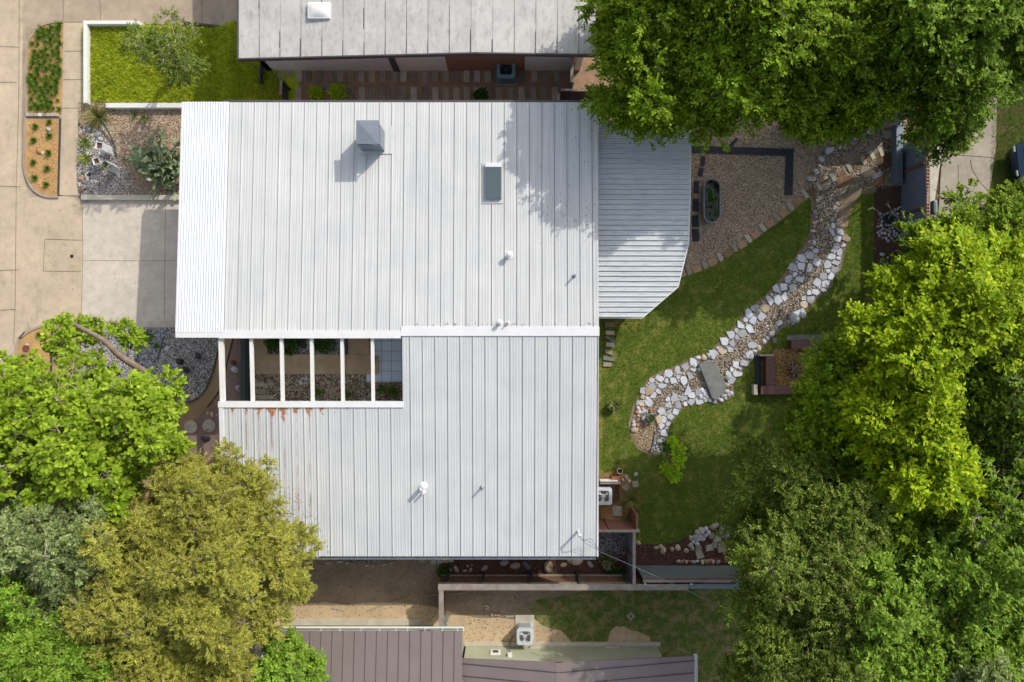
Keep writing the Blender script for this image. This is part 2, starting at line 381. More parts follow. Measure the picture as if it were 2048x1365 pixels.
sheet('side_mulch', [(520, 60), (1420, 60), (1420, 226), (520, 226)], M['mulch_brown'], 0.024)
# alley
sheet('alley_driveway', [(1905, -200), (2000, -200), (1992, 290), (1984, 350), (1972, 420), (1965, 900), (1850, 900), (1884, 300)], M['alley_concrete'], 0.012)
sheet('alley_curb', [(1884, 240), (1884, 300), (1866, 425), (1852, 640), (1836, 640), (1852, 425), (1866, 240)], M['pale_concrete'], 0.016)
joint('alley_joint', [[(1884, 307), (1930, 312), (1990, 316)], [(1868, 380), (1880, 382)], [(1916, 330), (1916, 375), (1926, 400), (1940, 424)], [(1940, 320), (1944, 340), (1960, 365), (1978, 385)]], 0.03, 0.018)
sheet('verge_grass', [(1992, -300), (2500, -300), (2500, 1500), (1960, 1500), (1972, 420)], M['verge'], 0.010)
sheet('rear_ground', [(1400, -300), (1910, -300), (1880, 225), (1400, 225)], M['verge'], 0.008)
sheet('mulch_bed', [(1752, 372), (1806, 372), (1806, 700), (1740, 700), (1752, 560)], M['mulch_red'], 0.026)

# ---------------- grass blades (uncountable) ----------------
def blades(name, poly_px, per_m2, ln, wd, mat, lift, lean=0.6, maxn=90000, skip=()):
    poly = [G(u, v)[:2] for u, v in poly_px]; n = min(maxn, int(area(poly)*per_m2)); p = sample_poly(poly, n)
    for s_ in skip: p = p[~(inside(p, [G(u, v)[:2] for u, v in s_]) & (RNG.random(len(p)) < .93))]
    n = len(p)
    z = Tn(p[:, 0]) + lift; th = RNG.random(n)*2*pi; L_ = ln*(0.5+RNG.random(n)); tw = RNG.random(n)*2*pi
    le = lean*(0.3+RNG.random(n)); d = np.c_[np.cos(th)*le, np.sin(th)*le, np.ones(n)]; d /= np.linalg.norm(d, axis=1)[:, None]
    s = np.c_[np.cos(tw), np.sin(tw), np.zeros(n)]*wd*(0.6+0.8*RNG.random(n))[:, None]*0.5
    b = np.c_[p, z]; V = np.empty((n, 3, 3)); V[:, 0] = b-s; V[:, 1] = b+s; V[:, 2] = b+d*L_[:, None]
    o = raw_mesh(name, V.reshape(-1, 3), np.arange(3*n).reshape(-1, 3), mat); return tag(o, kind='stuff')
GT = (0.35, (1.2, 1.15, 0.5, 1))
island('blade_bright', [srgb(112, 146, 22), srgb(194, 210, 50), srgb(238, 240, 110), srgb(156, 182, 38), srgb(216, 224, 68)], 0.8, 0.2, GT, patch=0.3)
island('blade_green', [srgb(56, 74, 26), srgb(108, 124, 48), srgb(164, 170, 84), srgb(78, 96, 34), srgb(134, 146, 64)], 0.85, 0.3, GT, patch=0.35)
blades('front_grass', [(171, 49), (478, 46), (480, 110), (520, 125), (570, 165), (570, 202), (171, 202)], 900, 0.24, 0.034, M['blade_bright'], 0.05, 1.3)
BL = [(1205, 600), (1285, 640), (1360, 575), (1400, 545), (1500, 486), (1625, 395), (1745, 375), (1745, 620), (1650, 680), (1640, 900), (1450, 1044), (1352, 1086), (1273, 1084), (1240, 1030), (1205, 950)]
CREEK = [(1735, 262), (1700, 284), (1658, 300), (1637, 330), (1620, 360), (1610, 380), (1628, 402), (1626, 445), (1622, 476), (1600, 508), (1572, 553), (1529, 600), (1505, 618), (1476, 653), (1453, 678), (1419, 711), (1397, 716), (1371, 728), (1303, 758), (1291, 775), (1284, 792), (1270, 815), (1262, 849), (1268, 870), (1277, 893), (1300, 906), (1326, 905), (1334, 846), (1348, 832), (1364, 811), (1385, 805), (1414, 799), (1435, 803), (1464, 790), (1460, 760), (1482, 738), (1505, 712), (1516, 697), (1540, 672), (1562, 652), (1590, 645), (1608, 618), (1630, 594), (1657, 572), (1662, 558), (1677, 538), (1681, 519), (1686, 495), (1693, 476), (1680, 458), (1676, 435), (1677, 404), (1700, 380), (1745, 366), (1790, 360), (1790, 262)]
sheet('creek_bed', CREEK, M['gravel_mixed'], 0.03)
def grow(px, d):
    out = []; n = len(px)
    for i in range(n):
        a, b = Vector(px[i-1]), Vector(px[(i+1) % n]); t_ = (b-a).normalized(); out.append((px[i][0]+t_.y*d*GS, px[i][1]-t_.x*d*GS))
    return out
GS = 1.0
_a = area(grow(CREEK, 5)); GS = 1.0 if _a > area(CREEK) else -1.0
CREEK_OUT = grow(CREEK, 5.5)
sheet('creek_margin', CREEK_OUT, M['dirt_dark'], 0.024)
DIRTP = jag([(1630, 386), (1690, 366), (1750, 360), (1758, 385), (1720, 392), (1700, 420), (1694, 455), (1676, 450), (1672, 400), (1640, 400)], 3)
sheet('dirt_patch', DIRTP, M['dirt_dark'], 0.020)
blades('lawn_grass', BL, 620, 0.07, 0.02, M['blade_green'], 0.016, 0.9, 150000, skip=(grow(CREEK, 3.0), DIRTP))
blades('neighbour_grass', grow(NLAWN, 9 if area(grow(NLAWN, 9)) > area(NLAWN) else -9), 45, 0.07, 0.022, M['blade_green'], 0.022, 0.9, 8000)
blades('neighbour_grass', NLAWN, 230, 0.06, 0.018, M['blade_green'], 0.022, 0.9, 40000)
blades('verge_grass_blades', [(1992, -50), (2120, -50), (2120, 500), (1976, 500)], 380, 0.10, 0.02, M['blade_green'], 0.01, 0.9, 20000)
# ---------------- the main house ----------------
def roof_mat(name, c, streak=0.12, rust=False, axis='y', weather=0.0, peel=None):
    t = NT(name); sx = (5.5, 0.10, 1) if axis == 'y' else (0.10, 5.5, 1)
    v = t.pos(sx); a = t.noise(v, 2.0, 5, 0.6); v2 = t.pos(); b = t.noise(v2, 0.5, 6, 0.65); d = t.noise(v2, 7, 6, 0.8)
    x = t.ramp(a, [(0.3, K3(c, 1-streak)), (0.7, K3(c, 1+streak*0.4))])
    x = t.mix(1.0, x, t.ramp(b, [(0.3, (0.87, 0.89, 0.92, 1)), (0.65, (1, 1, 1, 1))]), 'MULTIPLY')
    if weather:
        x = t.mix(t.math('MULTIPLY', t.ramp(t.noise(t.pos((0.5, 9, 1) if axis == 'x' else (9, .5, 1)), 2.2, 6, 0.75), [(0.52, (0, 0, 0, 1)), (0.66, (1, 1, 1, 1))]), weather), x, srgb(126, 134, 140))
    if peel:
        sp = t.N('ShaderNodeSeparateXYZ'); t.L(v2, sp.inputs[0])
        dy = t.math('SUBTRACT', peel, sp.outputs[1])                # metres below the flashing
        w = t.math('PINGPONG', t.math('ADD', sp.outputs[0], 13.03-0.28*0.0), 0.2825)
        near = t.math('MULTIPLY', w, 2.2)
        lim = t.math('SUBTRACT', t.math('MULTIPLY', t.noise(t.pos((3, 2.0, 1)), 1.9, 8, 0.78), 2.4), 0.62)
        xf = t.math('ABSOLUTE', t.math('ADD', sp.outputs[0], 10.4)); lim = t.math('SUBTRACT', lim, t.math('MULTIPLY', xf, 0.17))
        h = t.math('SUBTRACT', t.math('SUBTRACT', t.math('SUBTRACT', lim, near), dy), t.math('MULTIPLY', t.math('GREATER_THAN', dy, 0.0), 0.0)); h = t.math('MULTIPLY', h, t.math('GREATER_THAN', dy, 0.0))
        x = t.mix(t.ramp(h, [(0.0, (0, 0, 0, 1)), (0.03, (1, 1, 1, 1))]), x, t.ramp(t.noise(v2, 14, 4, .7), [(0.35, srgb(134, 88, 62)), (0.6, srgb(176, 124, 88)), (0.72, srgb(206, 190, 172))]))
        rn = t.ramp(t.noise(t.pos((4, .35, 1)), 1.5, 5, .7), [(0.46, (0, 0, 0, 1)), (0.56, (1, 1, 1, 1))])
        rm = t.math('MULTIPLY', t.math('MULTIPLY', t.math('LESS_THAN', w, 0.03), rn), t.math('MULTIPLY', t.math('LESS_THAN', sp.outputs[0], -9.0), t.math('LESS_THAN', sp.outputs[1], -3.2)))
        x = t.mix(t.math('MULTIPLY', rm, .7), x, srgb(140, 96, 74))
    dd = t.ramp(t.noise(v2, 3.2, 7, .85), [(0.27, (.80, .79, .77, 1)), (0.40, (1, 1, 1, 1))]); x = t.mix(1.0, x, dd, 'MULTIPLY')
    t.col(x); t.rough(0.5); t.b.inputs['Specular IOR Level'].default_value = 0.3; t.bump(d, 0.12, 0.01)
    M[name] = t.m; return t.m
roof_mat('roof_white', srgb(202, 203, 202), 0.14)
roof_mat('roof_grey_white', srgb(197, 199, 199), 0.10, peel=-2.96)
roof_mat('roof_new', srgb(222, 224, 230), 0.04)
roof_mat('roof_patio', srgb(204, 209, 211), 0.10, axis='x', weather=0.75)
basic('seam_and_shade', srgb(136, 138, 147), 0.1, 2, 0.6, 0.0)  # paints the shade beside the main roof seams; also colours patio lap lines
basic('white_metal', srgb(216, 217, 218), 0.05, 2, 0.45, 0.0)
basic('white_trim', srgb(222, 221, 217), 0.05, 2, 0.6, 0.05)
basic('dark_trim', srgb(74, 70, 74), 0.15, 2, 0.6, 0.05)
basic('galv', srgb(140, 148, 158), 0.15, 3, 0.4, 0.05, metal=0.3)
basic('slate_metal', srgb(120, 128, 140), 0.12, 1.5, 0.5, 0.05)
basic('skylight_glass', srgb(84, 98, 104), 0.12, 1.0, 0.5, 0.0, spec=0.2)
t = NT('brick'); br = t.N('ShaderNodeTexBrick'); br.inputs['Scale'].default_value = 4.5; v = t.pos()
cmb = t.N('ShaderNodeCombineXYZ'); sp = t.N('ShaderNodeSeparateXYZ'); t.L(v, sp.inputs[0]); t.L(t.math('ADD', sp.outputs[0], sp.outputs[1]), cmb.inputs[0]); t.L(sp.outputs[2], cmb.inputs[1]); t.L(cmb.outputs[0], br.inputs['Vector'])
br.inputs['Color1'].default_value = srgb(150, 92, 66); br.inputs['Color2'].default_value = srgb(126, 78, 60); br.inputs['Mortar'].default_value = srgb(170, 156, 140)
t.col(br.outputs[0]); t.rough(0.9); M['brick'] = t.m
Y_N, Y_RID, Y_S = 10.81, 0.42, -9.75; X_W, X_E, X_F = -12.80, 3.86, -14.88
def rz(y): return 3.8 - (y-0.4)*0.6/10.4 if y >= 0.4 else 3.8 - (0.4-y)*0.6/10.15
def ribbed(x0, x1, y0, y1, pitch, zf, kind='seam', phase=0.0, thick=0.03, lift=0.0):
    """panel roof with ribs along y: true rib profile"""
    prof = []; x = x0 + phase
    def add(a, h):
        if x0 <= a <= x1: prof.append((a, h))
    prof.append((x0, 0))
    k = math.floor((x0-x)/pitch)
    while x + k*pitch < x1 + pitch:
        c = x + k*pitch
        if kind == 'seam':
            for a, h in ((-0.046, 0), (-0.020, 0.001), (-0.015, 0.034), (0.012, 0.034), (0.017, 0), (pitch*.30-.035, 0), (pitch*.30-.015, 0.006), (pitch*.30+.015, 0.006), (pitch*.30+.035, 0), (pitch*.5-.035, 0), (pitch*.5-.015, 0.006), (pitch*.5+.015, 0.006), (pitch*.5+.035, 0), (pitch*.72-.035, 0), (pitch*.72-.015, 0.006), (pitch*.72+.015, 0.006), (pitch*.72+.035, 0)): add(c+a, h)
        elif kind == 'corr':
            for a, h in ((-pitch*.28, 0), (-pitch*.16, 0.045), (pitch*.16, 0.045), (pitch*.28, 0)): add(c+a, h)
        elif kind == 'brown':
            for a, h in ((-0.02, 0), (-0.014, 0.04), (0.014, 0.04), (0.02, 0)): add(c+a, h)
        k += 1
    prof.append((x1, 0)); m = MB(); n = len(prof); m.dark = [j*(n-1)+i for j in range(2) for i in range(n-1) if kind == 'seam' and prof[i+1][1] == 0.001] + [j*(n-1)+i for j in range(2) for i in range(n-1) if kind == 'seam' and prof[i][1] == 0.001]  # west faces of each seam coloured darker, painting its shade into the metal
    ys = [y0, (y0+y1)/2, y1]
    top = [(a, y, zf(y) + h + lift) for y in ys for a, h in prof]
    m.add(top, [(j*n+i, j*n+i+1, (j+1)*n+i+1, (j+1)*n+i) for j in range(2) for i in range(n-1)])
    m.add([(x0, y0, zf(y0)+lift), (x1, y0, zf(y0)+lift), (x1, y0, zf(y0)-thick), (x0, y0, zf(y0)-thick)], [(3, 2, 1, 0)])
    m.add([(x0, y1, zf(y1)+lift), (x1, y1, zf(y1)+lift), (x1, y1, zf(y1)-thick), (x0, y1, zf(y1)-thick)], [(0, 1, 2, 3)])
    m.add([(x0, y0, zf(y0)-thick), (x1, y0, zf(y0)-thick), (x1, y1, zf(y1)-thick), (x0, y1, zf(y1)-thick)], [(3, 2, 1, 0)])
    for x in (x0, x1): m.add([(x, y0, zf(y0)-thick), (x, y1, zf(y1)-thick), (x, y1, zf(y1)+lift), (x, y0, zf(y0)+lift)], [(0, 1, 2, 3)])
    return m
house = thing('metal_roof_house', 'long low house under white ribbed metal roofs around an open-beamed courtyard', 'house', (-4, 0, 0))
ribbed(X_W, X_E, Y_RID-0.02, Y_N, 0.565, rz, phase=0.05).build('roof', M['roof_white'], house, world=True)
ribbed(X_F, X_W-0.003, Y_RID-0.02, Y_N, 0.118, rz, 'corr', lift=0.05).build('carport_roof', M['roof_new'], house, world=True)
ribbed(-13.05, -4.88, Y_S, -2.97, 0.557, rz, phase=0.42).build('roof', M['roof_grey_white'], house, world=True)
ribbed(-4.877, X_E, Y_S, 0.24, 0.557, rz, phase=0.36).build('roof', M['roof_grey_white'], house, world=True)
def slope_box(x0, x1, y0, y1, dz0, dz1):
    return MB().hexa([(x0, y0, rz(y0)+dz0), (x1, y0, rz(y0)+dz0), (x1, y1, rz(y1)+dz0), (x0, y1, rz(y1)+dz0)], [(x0, y0, rz(y0)+dz1), (x1, y0, rz(y0)+dz1), (x1, y1, rz(y1)+dz1), (x0, y1, rz(y1)+dz1)])
slope_box(-4.93, X_E+.02, 0.22, 0.64, -0.02, 0.055).build('ridge_flashing', M['white_metal'], house, world=True, bevel=.01)
MB().box(-13.0, -4.935, 0.12, 0.46, 3.55, 3.86).build('fascia', M['white_metal'], house, world=True)
MB().box(X_F-.03, -13.003, 0.15, 0.42, 3.60, 3.875).build('fascia', M['white_metal'], house, world=True)
MB().box(-13.12, -4.85, -2.965, -2.70, 3.35, 3.66).build('fascia', M['white_metal'], house, world=True)
MB().box(X_F-.02, X_W-.3, Y_N-.05, Y_N+.02, 3.0, 3.24).build('gutter', M['dark_trim'], house, world=True)
MB().box(X_W-.3, X_E+.03, Y_N, Y_N+.12, 3.02, 3.16).build('gutter', M['dark_trim'], house, world=True)
g = MB(); g.box(-13.07, X_E-.06, Y_S-.13, Y_S-.005, 3.05, 3.07); g.box(-13.07, X_E-.06, Y_S-.15, Y_S-.13, 3.05, 3.17); g.build('gutter', M['galv'], house, world=True)
slope_box(X_E-.02, X_E+.05, Y_S, Y_N, -0.12, 0.05).build('edge_trim', M['white_metal'], house, world=True)
slope_box(X_F-.04, X_F+.02, Y_RID, Y_N, -0.12, 0.08).build('edge_trim', M['white_metal'], house, world=True)
slope_box(-13.09, -12.9, Y_S, -2.97, -0.12, 0.042).build('edge_trim', M['white_metal'], house, world=True)
for u0 in (438.5, 499, 559.5, 620, 681, 742):       # white rafters over the courtyard
    x = P(u0+2, 665, 3.75)[0]; slope_box(x-.065 if u0 > 440 else x-.10, x+.065 if u0 > 440 else x+.10, -2.70, 0.12, -0.24, -0.06).build('beam', M['white_trim'], house, world=True)
# walls under the roofs
def wall(x0, x1, y0, y1, z0, z1, mat='brick', name='wall'): return MB().box(x0, x1, y0, y1, z0, z1).build(name, M[mat], house, world=True)
basic('stucco', srgb(196, 190, 180), 0.08, 2, 0.9, 0.2)
wall(-13.0, 3.45, 10.2, 10.4, -1, 3.0); wall(3.25, 3.45, -9.3, 10.2, -1, 3.1); wall(-12.6, 3.25, -9.4, -9.2, -1, 3.05)
wall(-12.6, -12.4, -9.2, -3.1, -1, 3.2); wall(-12.4, -4.7, -3.3, -3.1, -1, 3.4, 'stucco'); wall(-4.7, -4.5, -3.1, 0.7, -1, 3.5, 'stucco'); wall(-13.0, -4.7, 0.72, 0.9, -1, 3.55, 'stucco'); wall(-13.0, -12.8, 0.9, 10.2, -1, 3.0, 'stucco')
for x, y in ((-14.7, 10.4), (-14.7, 0.6)): MB().box(x-.09, x+.09, y-.09, y+.09, -1, rz(y)-.05).build('post', M['white_trim'], house, world=True)
for k in range(2):
    y0 = 1.6+k*4.3; gd = MB().box(-13.06, -13.0, y0, y0+3.7, -0.9, 1.5).build('garage_door', M['white_trim'], house, world=True)
wn_ = MB().box(3.45, 3.5, 2, 4.4, 0.9, 2.2).build('window', M['skylight_glass'], house, world=True)
# chimney with its sheet-metal cap
ch = MB(); cx0, cy0, _ = P(715, 303, 3.55); cx1, cy1, _ = P(768, 262, 3.5)
hc = 0.80
ch.box(cx0+.18, cx1, cy0+.05, cy1, 3.35, 3.55+hc); cho = ch.build('chimney', M['slate_metal'], house, world=True)
px0, py0, _ = P(712, 288, 4.72); px1, py1, _ = P(757, 240.5, 4.72)
cp = MB(); cp.box(px0, px1, py0, py1, 4.66, 4.69); cp.hexa([(px0, py0, 4.69), (px1, py0, 4.69), (px1, py1, 4.69), (px0, py1, 4.69)], [((px0+px1)/2-.03, (py0+py1)/2-.03, 4.75), ((px0+px1)/2+.03, (py0+py1)/2-.03, 4.75), ((px0+px1)/2+.03, (py0+py1)/2+.03, 4.75), ((px0+px1)/2-.03, (py0+py1)/2+.03, 4.75)])
cpo = cp.build('chimney_cap', M['slate_metal'], cho); 
for v_ in cpo.data.vertices: v_.co -= Vector(house.location)
for a in (px0+.20, px1-.06):
    for b in (py0+.08, py1-.06): MB().box(a, a+.04, b, b+.04, 4.34, 4.66).build('cap_post', M['slate_metal'], cho, world=True)
fl = P(712, 303, 3.6); fl2 = P(785, 250, 3.5)
slope_box(fl[0]-.02, fl2[0], fl[1]-.05, fl2[1], 0.036, 0.042).build('flashing', M['roof_white'], house, world=True)
# skylight
a = P(971, 398, 3.55); b = P(1003, 327, 3.5)
so = slope_box(a[0], b[0], a[1], b[1], 0.0, 0.20).build('skylight', M['slate_metal'], house, world=True)
slope_box(a[0]-.01, b[0]+.01, b[1]-.18, b[1]+.01, 0.0, 0.213).build('skylight_head', M['white_metal'], so, world=True)
go = slope_box(a[0]+.02, b[0]-.02, a[1]+.03, b[1]-.19, 0.20, 0.215).build('glass', M['skylight_glass'], so)
for v_ in go.data.vertices: v_.co -= Vector(house.location)
slope_box(a[0]-.16, b[0]+.07, a[1]-.2, b[1]+.06, 0.010, 0.040).build('flashing', M['roof_white'], house, world=True)
def vent(u, v, r, h, cap=0.0, name='vent_pipe', mat='white_metal'):
    z0 = rz(P(u, v, 3.5)[1]); x, y, _ = P(u, v, z0)
    m = MB().lathe([(r*2.2, z0), (r*2.1, z0+.035), (r, z0+.06), (r, z0+h), (r*.7, z0+h), (r*.65, z0+h-.05)], (x, y), 20)
    if cap: m.lathe([(cap*.8, z0+h-.03), (cap, z0+h), (cap*.9, z0+h+.06), (cap*.3, z0+h+.10)], (x, y), 20)
    return m.build(name, M[mat], house, world=True, sm=False)
vent(1018, 511, 0.09, 0.32, 0.14); vent(1148, 553, 0.04, 0.42, 0, mat='galv'); vent(1000, 646, 0.07, 0.30, 0.10); vent(1016, 646, 0.035, 0.34)
vent(847, 972, 0.09, 0.62, 0); vent(848, 984, 0.045, 0.42); vent(964, 975, 0.045, 0.42, mat='galv')
# patio cover on the east side: ribs run east-west
def patio_roof():
    z = 2.72; pts = [(1197, 242), (1382, 242), (1380, 400), (1377, 487), (1356, 574), (1284, 636), (1197, 636)]
    poly = [P(u, v, z)[:2] for u, v in pts]; x0 = X_E + .055
    y_top = poly[0][1]; y_bot = poly[-1][1]
    def xr(y):                                          # right edge at y
        e = poly[1:-1]
        for (xa, ya), (xb, yb) in zip(e, e[1:]):
            if yb <= y <= ya: return xa + (xb-xa)*(y-ya)/(yb-ya)
        return e[-1][0] if y < e[-1][1] else e[0][0]
    prof = []; pitch = 0.235; y = y_top
    prof.append((y_top, 0)); k = 0
    while y_top - k*pitch - .05 > y_bot:
        c = y_top - 0.08 - k*pitch; hh = 0.05
        for a, h in ((0.028, 0), (0.016, hh), (-0.016, hh), (-0.022, 0), (-0.045, 0.001), (-pitch*.5+.02, 0), (-pitch*.5, .009), (-pitch*.5-.02, 0)):
            if y_bot < c+a < y_top: prof.append((c+a, h))
        k += 1
    for q in poly[1:-1]: prof.append((q[1], 0))
    prof.append((y_bot, 0)); prof = sorted(prof, reverse=True); m = MB()
    tp = []
    for yy, h in prof: tp += [(x0, yy, z+.05+h), (xr(yy), yy, z+h)]
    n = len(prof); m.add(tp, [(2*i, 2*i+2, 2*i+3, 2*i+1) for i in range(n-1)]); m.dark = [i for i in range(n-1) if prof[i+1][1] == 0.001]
    low = [(a, b, c-.06) for a, b, c in tp]; m.add(low, [(2*i+1, 2*i+3, 2*i+2, 2*i) for i in range(n-1)])
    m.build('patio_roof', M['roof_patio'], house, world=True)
    e = MB(); pp = [(poly[0][0], poly[0][1])] + poly[1:-1] + [poly[-1]]
    for (xa, ya), (xb, yb) in zip(pp, pp[1:]):
        d = Vector((xb-xa, yb-ya, 0)); d.normalize(); nn = Vector((-d.y, d.x, 0))*.03
        e.hexa([(xa-nn.x, ya-nn.y, z-.14), (xb-nn.x, yb-nn.y, z-.14), (xb+nn.x, yb+nn.y, z-.14), (xa+nn.x, ya+nn.y, z-.14)], [(xa-nn.x, ya-nn.y, z+.012), (xb-nn.x, yb-nn.y, z+.012), (xb+nn.x, yb+nn.y, z+.012), (xa+nn.x, ya+nn.y, z+.012)])
    e.build('patio_edge_trim', M['white_metal'], house, world=True)
    for u, v in ((1368, 256), (1366, 380), (1362, 480), (1280, 622)):
        x, y, _ = P(u, v, z); MB().box(x-.06, x+.06, y-.06, y+.06, 0, z-.07).build('patio_post', M['white_trim'], house, world=True)
patio_roof()
# electric mast and service wire
def mast():
    x, y, _ = P(1156, 1062, 3.25); z = 3.2; th = thing('service_mast', 'white electric service mast with curling cables near the southeast roof corner', 'electric mast', (x, y, z-.15))
    MB().lathe([(.13, .1), (.12, .19), (.05, .22), (.05, .85), (.06, .87), (.08, .95), (.02, 1.02)], n=16).build('pipe', M['white_metal'], th)
    for s in range(3):
        pts = [(0, 0, .95), (.10+.03*s, -.18, .9+.05*s), (.3+.1*s, -.42+.1*s, .7), (.65, -.62+.12*s, .65), (.95, -.75, .95)]
        MB().tube(smooth(pts, 5, False), 0.009, 5).build('cable', M['dark_trim'], th)
    return (x, y, z+.8)
mx_, my_, mz_ = mast()
def wire(name, label, a, b, sag, r=.012, mat='white_metal', cat='wire'):
    pts = [Vector(a).lerp(Vector(b), t/24) + Vector((0, 0, -sag*4*(t/24)*(1-t/24))) for t in range(25)]
    o = MB().tube(pts, r, 6).build(name, M[mat], origin='base'); return tag(o, label, cat)
e_ = P(1500, 1240, 6.0)
wire('service_wire', 'pale thin overhead wire running from the roof mast out over the fence', (mx_+.95, my_-.75, mz_-.05), e_, .15, .007, 'galv')

# ---------------- north neighbour ----------------
t = NT('membrane'); v = t.pos(); a = t.noise(v, 0.8, 6, 0.7); b = t.noise(t.pos((1, .35, 1)), 4.5, 7, 0.8); d = t.noise(v, 30, 3)
c = t.ramp(a, [(0.3, srgb(168, 167, 165)), (0.7, srgb(196, 194, 190))]); c = t.mix(1.0, c, t.ramp(b, [(0.30, (0.62, 0.62, 0.63, 1)), (0.50, (1, 1, 1, 1))]), 'MULTIPLY')
t.col(c); t.rough(0.8); t.bump(b, 0.4, 0.02); M['membrane'] = t.m
basic('seam_dark', srgb(96, 94, 96), 0.4, 6, 0.8, 0.1)
nh = thing('flat_roof_house', 'neighbour house with pale weathered membrane roof, dark seams and a brick side wall', 'house', (-4, 16, 0))
nx0, nx1, nxr = P(483, 0, 3.0)[0]-.1, 3.75, -1.6
def nz(x): return 3.05 + (x-nx0)/(nxr-nx0)*0.65 if x < nxr else 3.70 - (x-nxr)/(nx1-nxr)*0.2
def nroof():
    m = MB(); xs = [nx0, nxr, nx1]; y0, y1 = 12.87, 26
    m.add([(x, y, nz(x)) for y in (y0, y1) for x in xs] + [(x, y, nz(x)-.14) for y in (y0, y1) for x in xs], [(0, 1, 4, 3), (1, 2, 5, 4), (6, 9, 10, 7), (7, 10, 11, 8)])
    m.build('roof', M['membrane'], nh, world=True)
    f = MB()
    for a, b in ((nx0, nxr), (nxr, nx1)):
        f.hexa([(a, y0-.06, nz(a)-.24), (b, y0-.06, nz(b)-.24), (b, y0, nz(b)-.24), (a, y0, nz(a)-.24)], [(a, y0-.06, nz(a)+.02), (b, y0-.06, nz(b)+.02), (b, y0, nz(b)+.02), (a, y0, nz(a)+.02)])
    f.box(nx0-.08, nx0, y0-.06, y1, nz(nx0)-.24, nz(nx0)+.02); f.build('fascia', M['dark_trim'], nh, world=True)
    x = nx0 + .96; i = 0
    rr = random.Random(5)
    while x < nx1-.2:
        s = MB(); y = y0+.01
        while y < y1-.5:
            l = rr.uniform(.4, 1.3); w = rr.choice((.008, .012, .02, .03, .05)) if rr.random() < .8 else .004
            if y < y0+.5: w = rr.uniform(.03, .07)
            w2 = w*rr.uniform(.3, 1)
            s.add([(x-w, y, nz(x-w)+.006), (x+.006, y, nz(x)+.006), (x+.006, y+l, nz(x)+.006), (x-w2, y+l, nz(x-w2)+.006)], [(0, 1, 2, 3)]); y += l
        s.build('seam', M['seam_dark'], nh, world=True); x += .965; i += 1
    a = P(615, 37, 3.4); b = P(660, 4, 3.4); z = nz(a[0])
    sl = MB(); sl.box(a[0], b[0], a[1], b[1], z-.05, z+.16); so = sl.build('skylight', M['white_metal'], nh, world=True, bevel=.02)
    dm = MB(); n = 8; vs = [(a[0]+.05+(b[0]-a[0]-.1)*i/n, a[1]+.05+(b[1]-a[1]-.1)*j/n, z+.162+.12*sin(pi*i/n)**.6*sin(pi*j/n)**.6) for j in range(n+1) for i in range(n+1)]
    dm.add(vs, [(j*(n+1)+i, j*(n+1)+i+1, (j+1)*(n+1)+i+1, (j+1)*(n+1)+i) for j in range(n) for i in range(n)])
    do = dm.build('dome', M['white_trim'], so, sm=True)
    for v_ in do.data.vertices: v_.co -= Vector(nh.location)
nroof()
basic('grey_siding', srgb(206, 208, 208), 0.1, 2, 0.8, 0.1)
for x0, x1, mt in ((-12.2, -5.9, 'grey_siding'), (-5.6, -3.2, 'white_trim'), (-3.18, .6, 'brick'), (.62, 3.4, 'white_trim')):
    MB().box(x0, x1, 13.5, 13.7, 0, 2.9).build('wall', M[mt], nh, world=True)
MB().box(-5.9, -5.6, 13.45, 13.7, 0, 2.9).build('door', M['dark_trim'], nh, world=True)
MB().box(nx0+.5, -12.2, 13.5, 26, 0, 2.8).build('wall', M['brick'], nh, world=True); MB().box(3.2, 3.4, 13.7, 26, 0, 2.9).build('wall', M['brick'], nh, world=True)
a = P(575, 137, .25); b = P(790, 124, .25); MB().box(a[0], b[0], a[1], b[1]+.1, 0, .25).build('ledge', M['grey_concrete'], nh, world=True, bevel=.02)

# ---------------- south neighbour, brown metal roof ----------------
basic('brown_metal', srgb(123, 112, 109), 0.07, 1.2, 0.5, 0.05, fine=60)
basic('seam_brown', srgb(74, 62, 66), 0.07, 1.2, 0.5, 0.0)
basic('sage_wall', srgb(168, 170, 146), 0.1, 1.5, 0.85, 0.1)
sh = thing('brown_roof_house', 'neighbour house with brown standing seam metal roofs and sage green walls', 'house', (0, -16, 0))
ye = -13.22
def bz(y): return 3.0 + (ye-y)*0.11
m = ribbed(P(500, 1300, 3)[0], -2.26, -21, ye, 0.505, bz, 'brown', phase=.25); m.build('roof', M['brown_metal'], sh, world=True)
sm_ = MB(); x = P(500, 1300, 3)[0]+.25
while x < -2.3: sm_.hexa([(x-.022, -21, bz(-21)+.001), (x-.006, -21, bz(-21)+.001), (x-.006, ye, bz(ye)+.001), (x-.022, ye, bz(ye)+.001)], [(x-.022, -21, bz(-21)+.03), (x-.018, -21, bz(-21)+.034), (x-.018, ye, bz(ye)+.034), (x-.022, ye, bz(ye)+.03)]); x += .505
sm_.build('seam_and_shade', M['seam_brown'], sh, world=True)
gm = MB(); gx0 = P(560, 1262, 3)[0]
gm.box(gx0, -2.24, ye+.12, ye+.14, 2.86, 2.99); gm.box(gx0, -2.24, ye, ye+.12, 2.86, 2.875); gm.box(-2.24, -2.2, ye, ye+.14, 2.86, 2.99)
go = gm.build('gutter', M['white_trim'], sh, world=True)
hm = MB()
for u in (642, 680, 722, 759, 792, 815, 850, 885, 915): x = P(u, 1262, 3)[0]; hm.box(x-.015, x+.015, ye, ye+.13, 2.985, 3.0)
h_ = hm.build('gutter_hanger', M['white_trim'], go)
for v_ in h_.data.vertices: v_.co -= Vector(sh.location)
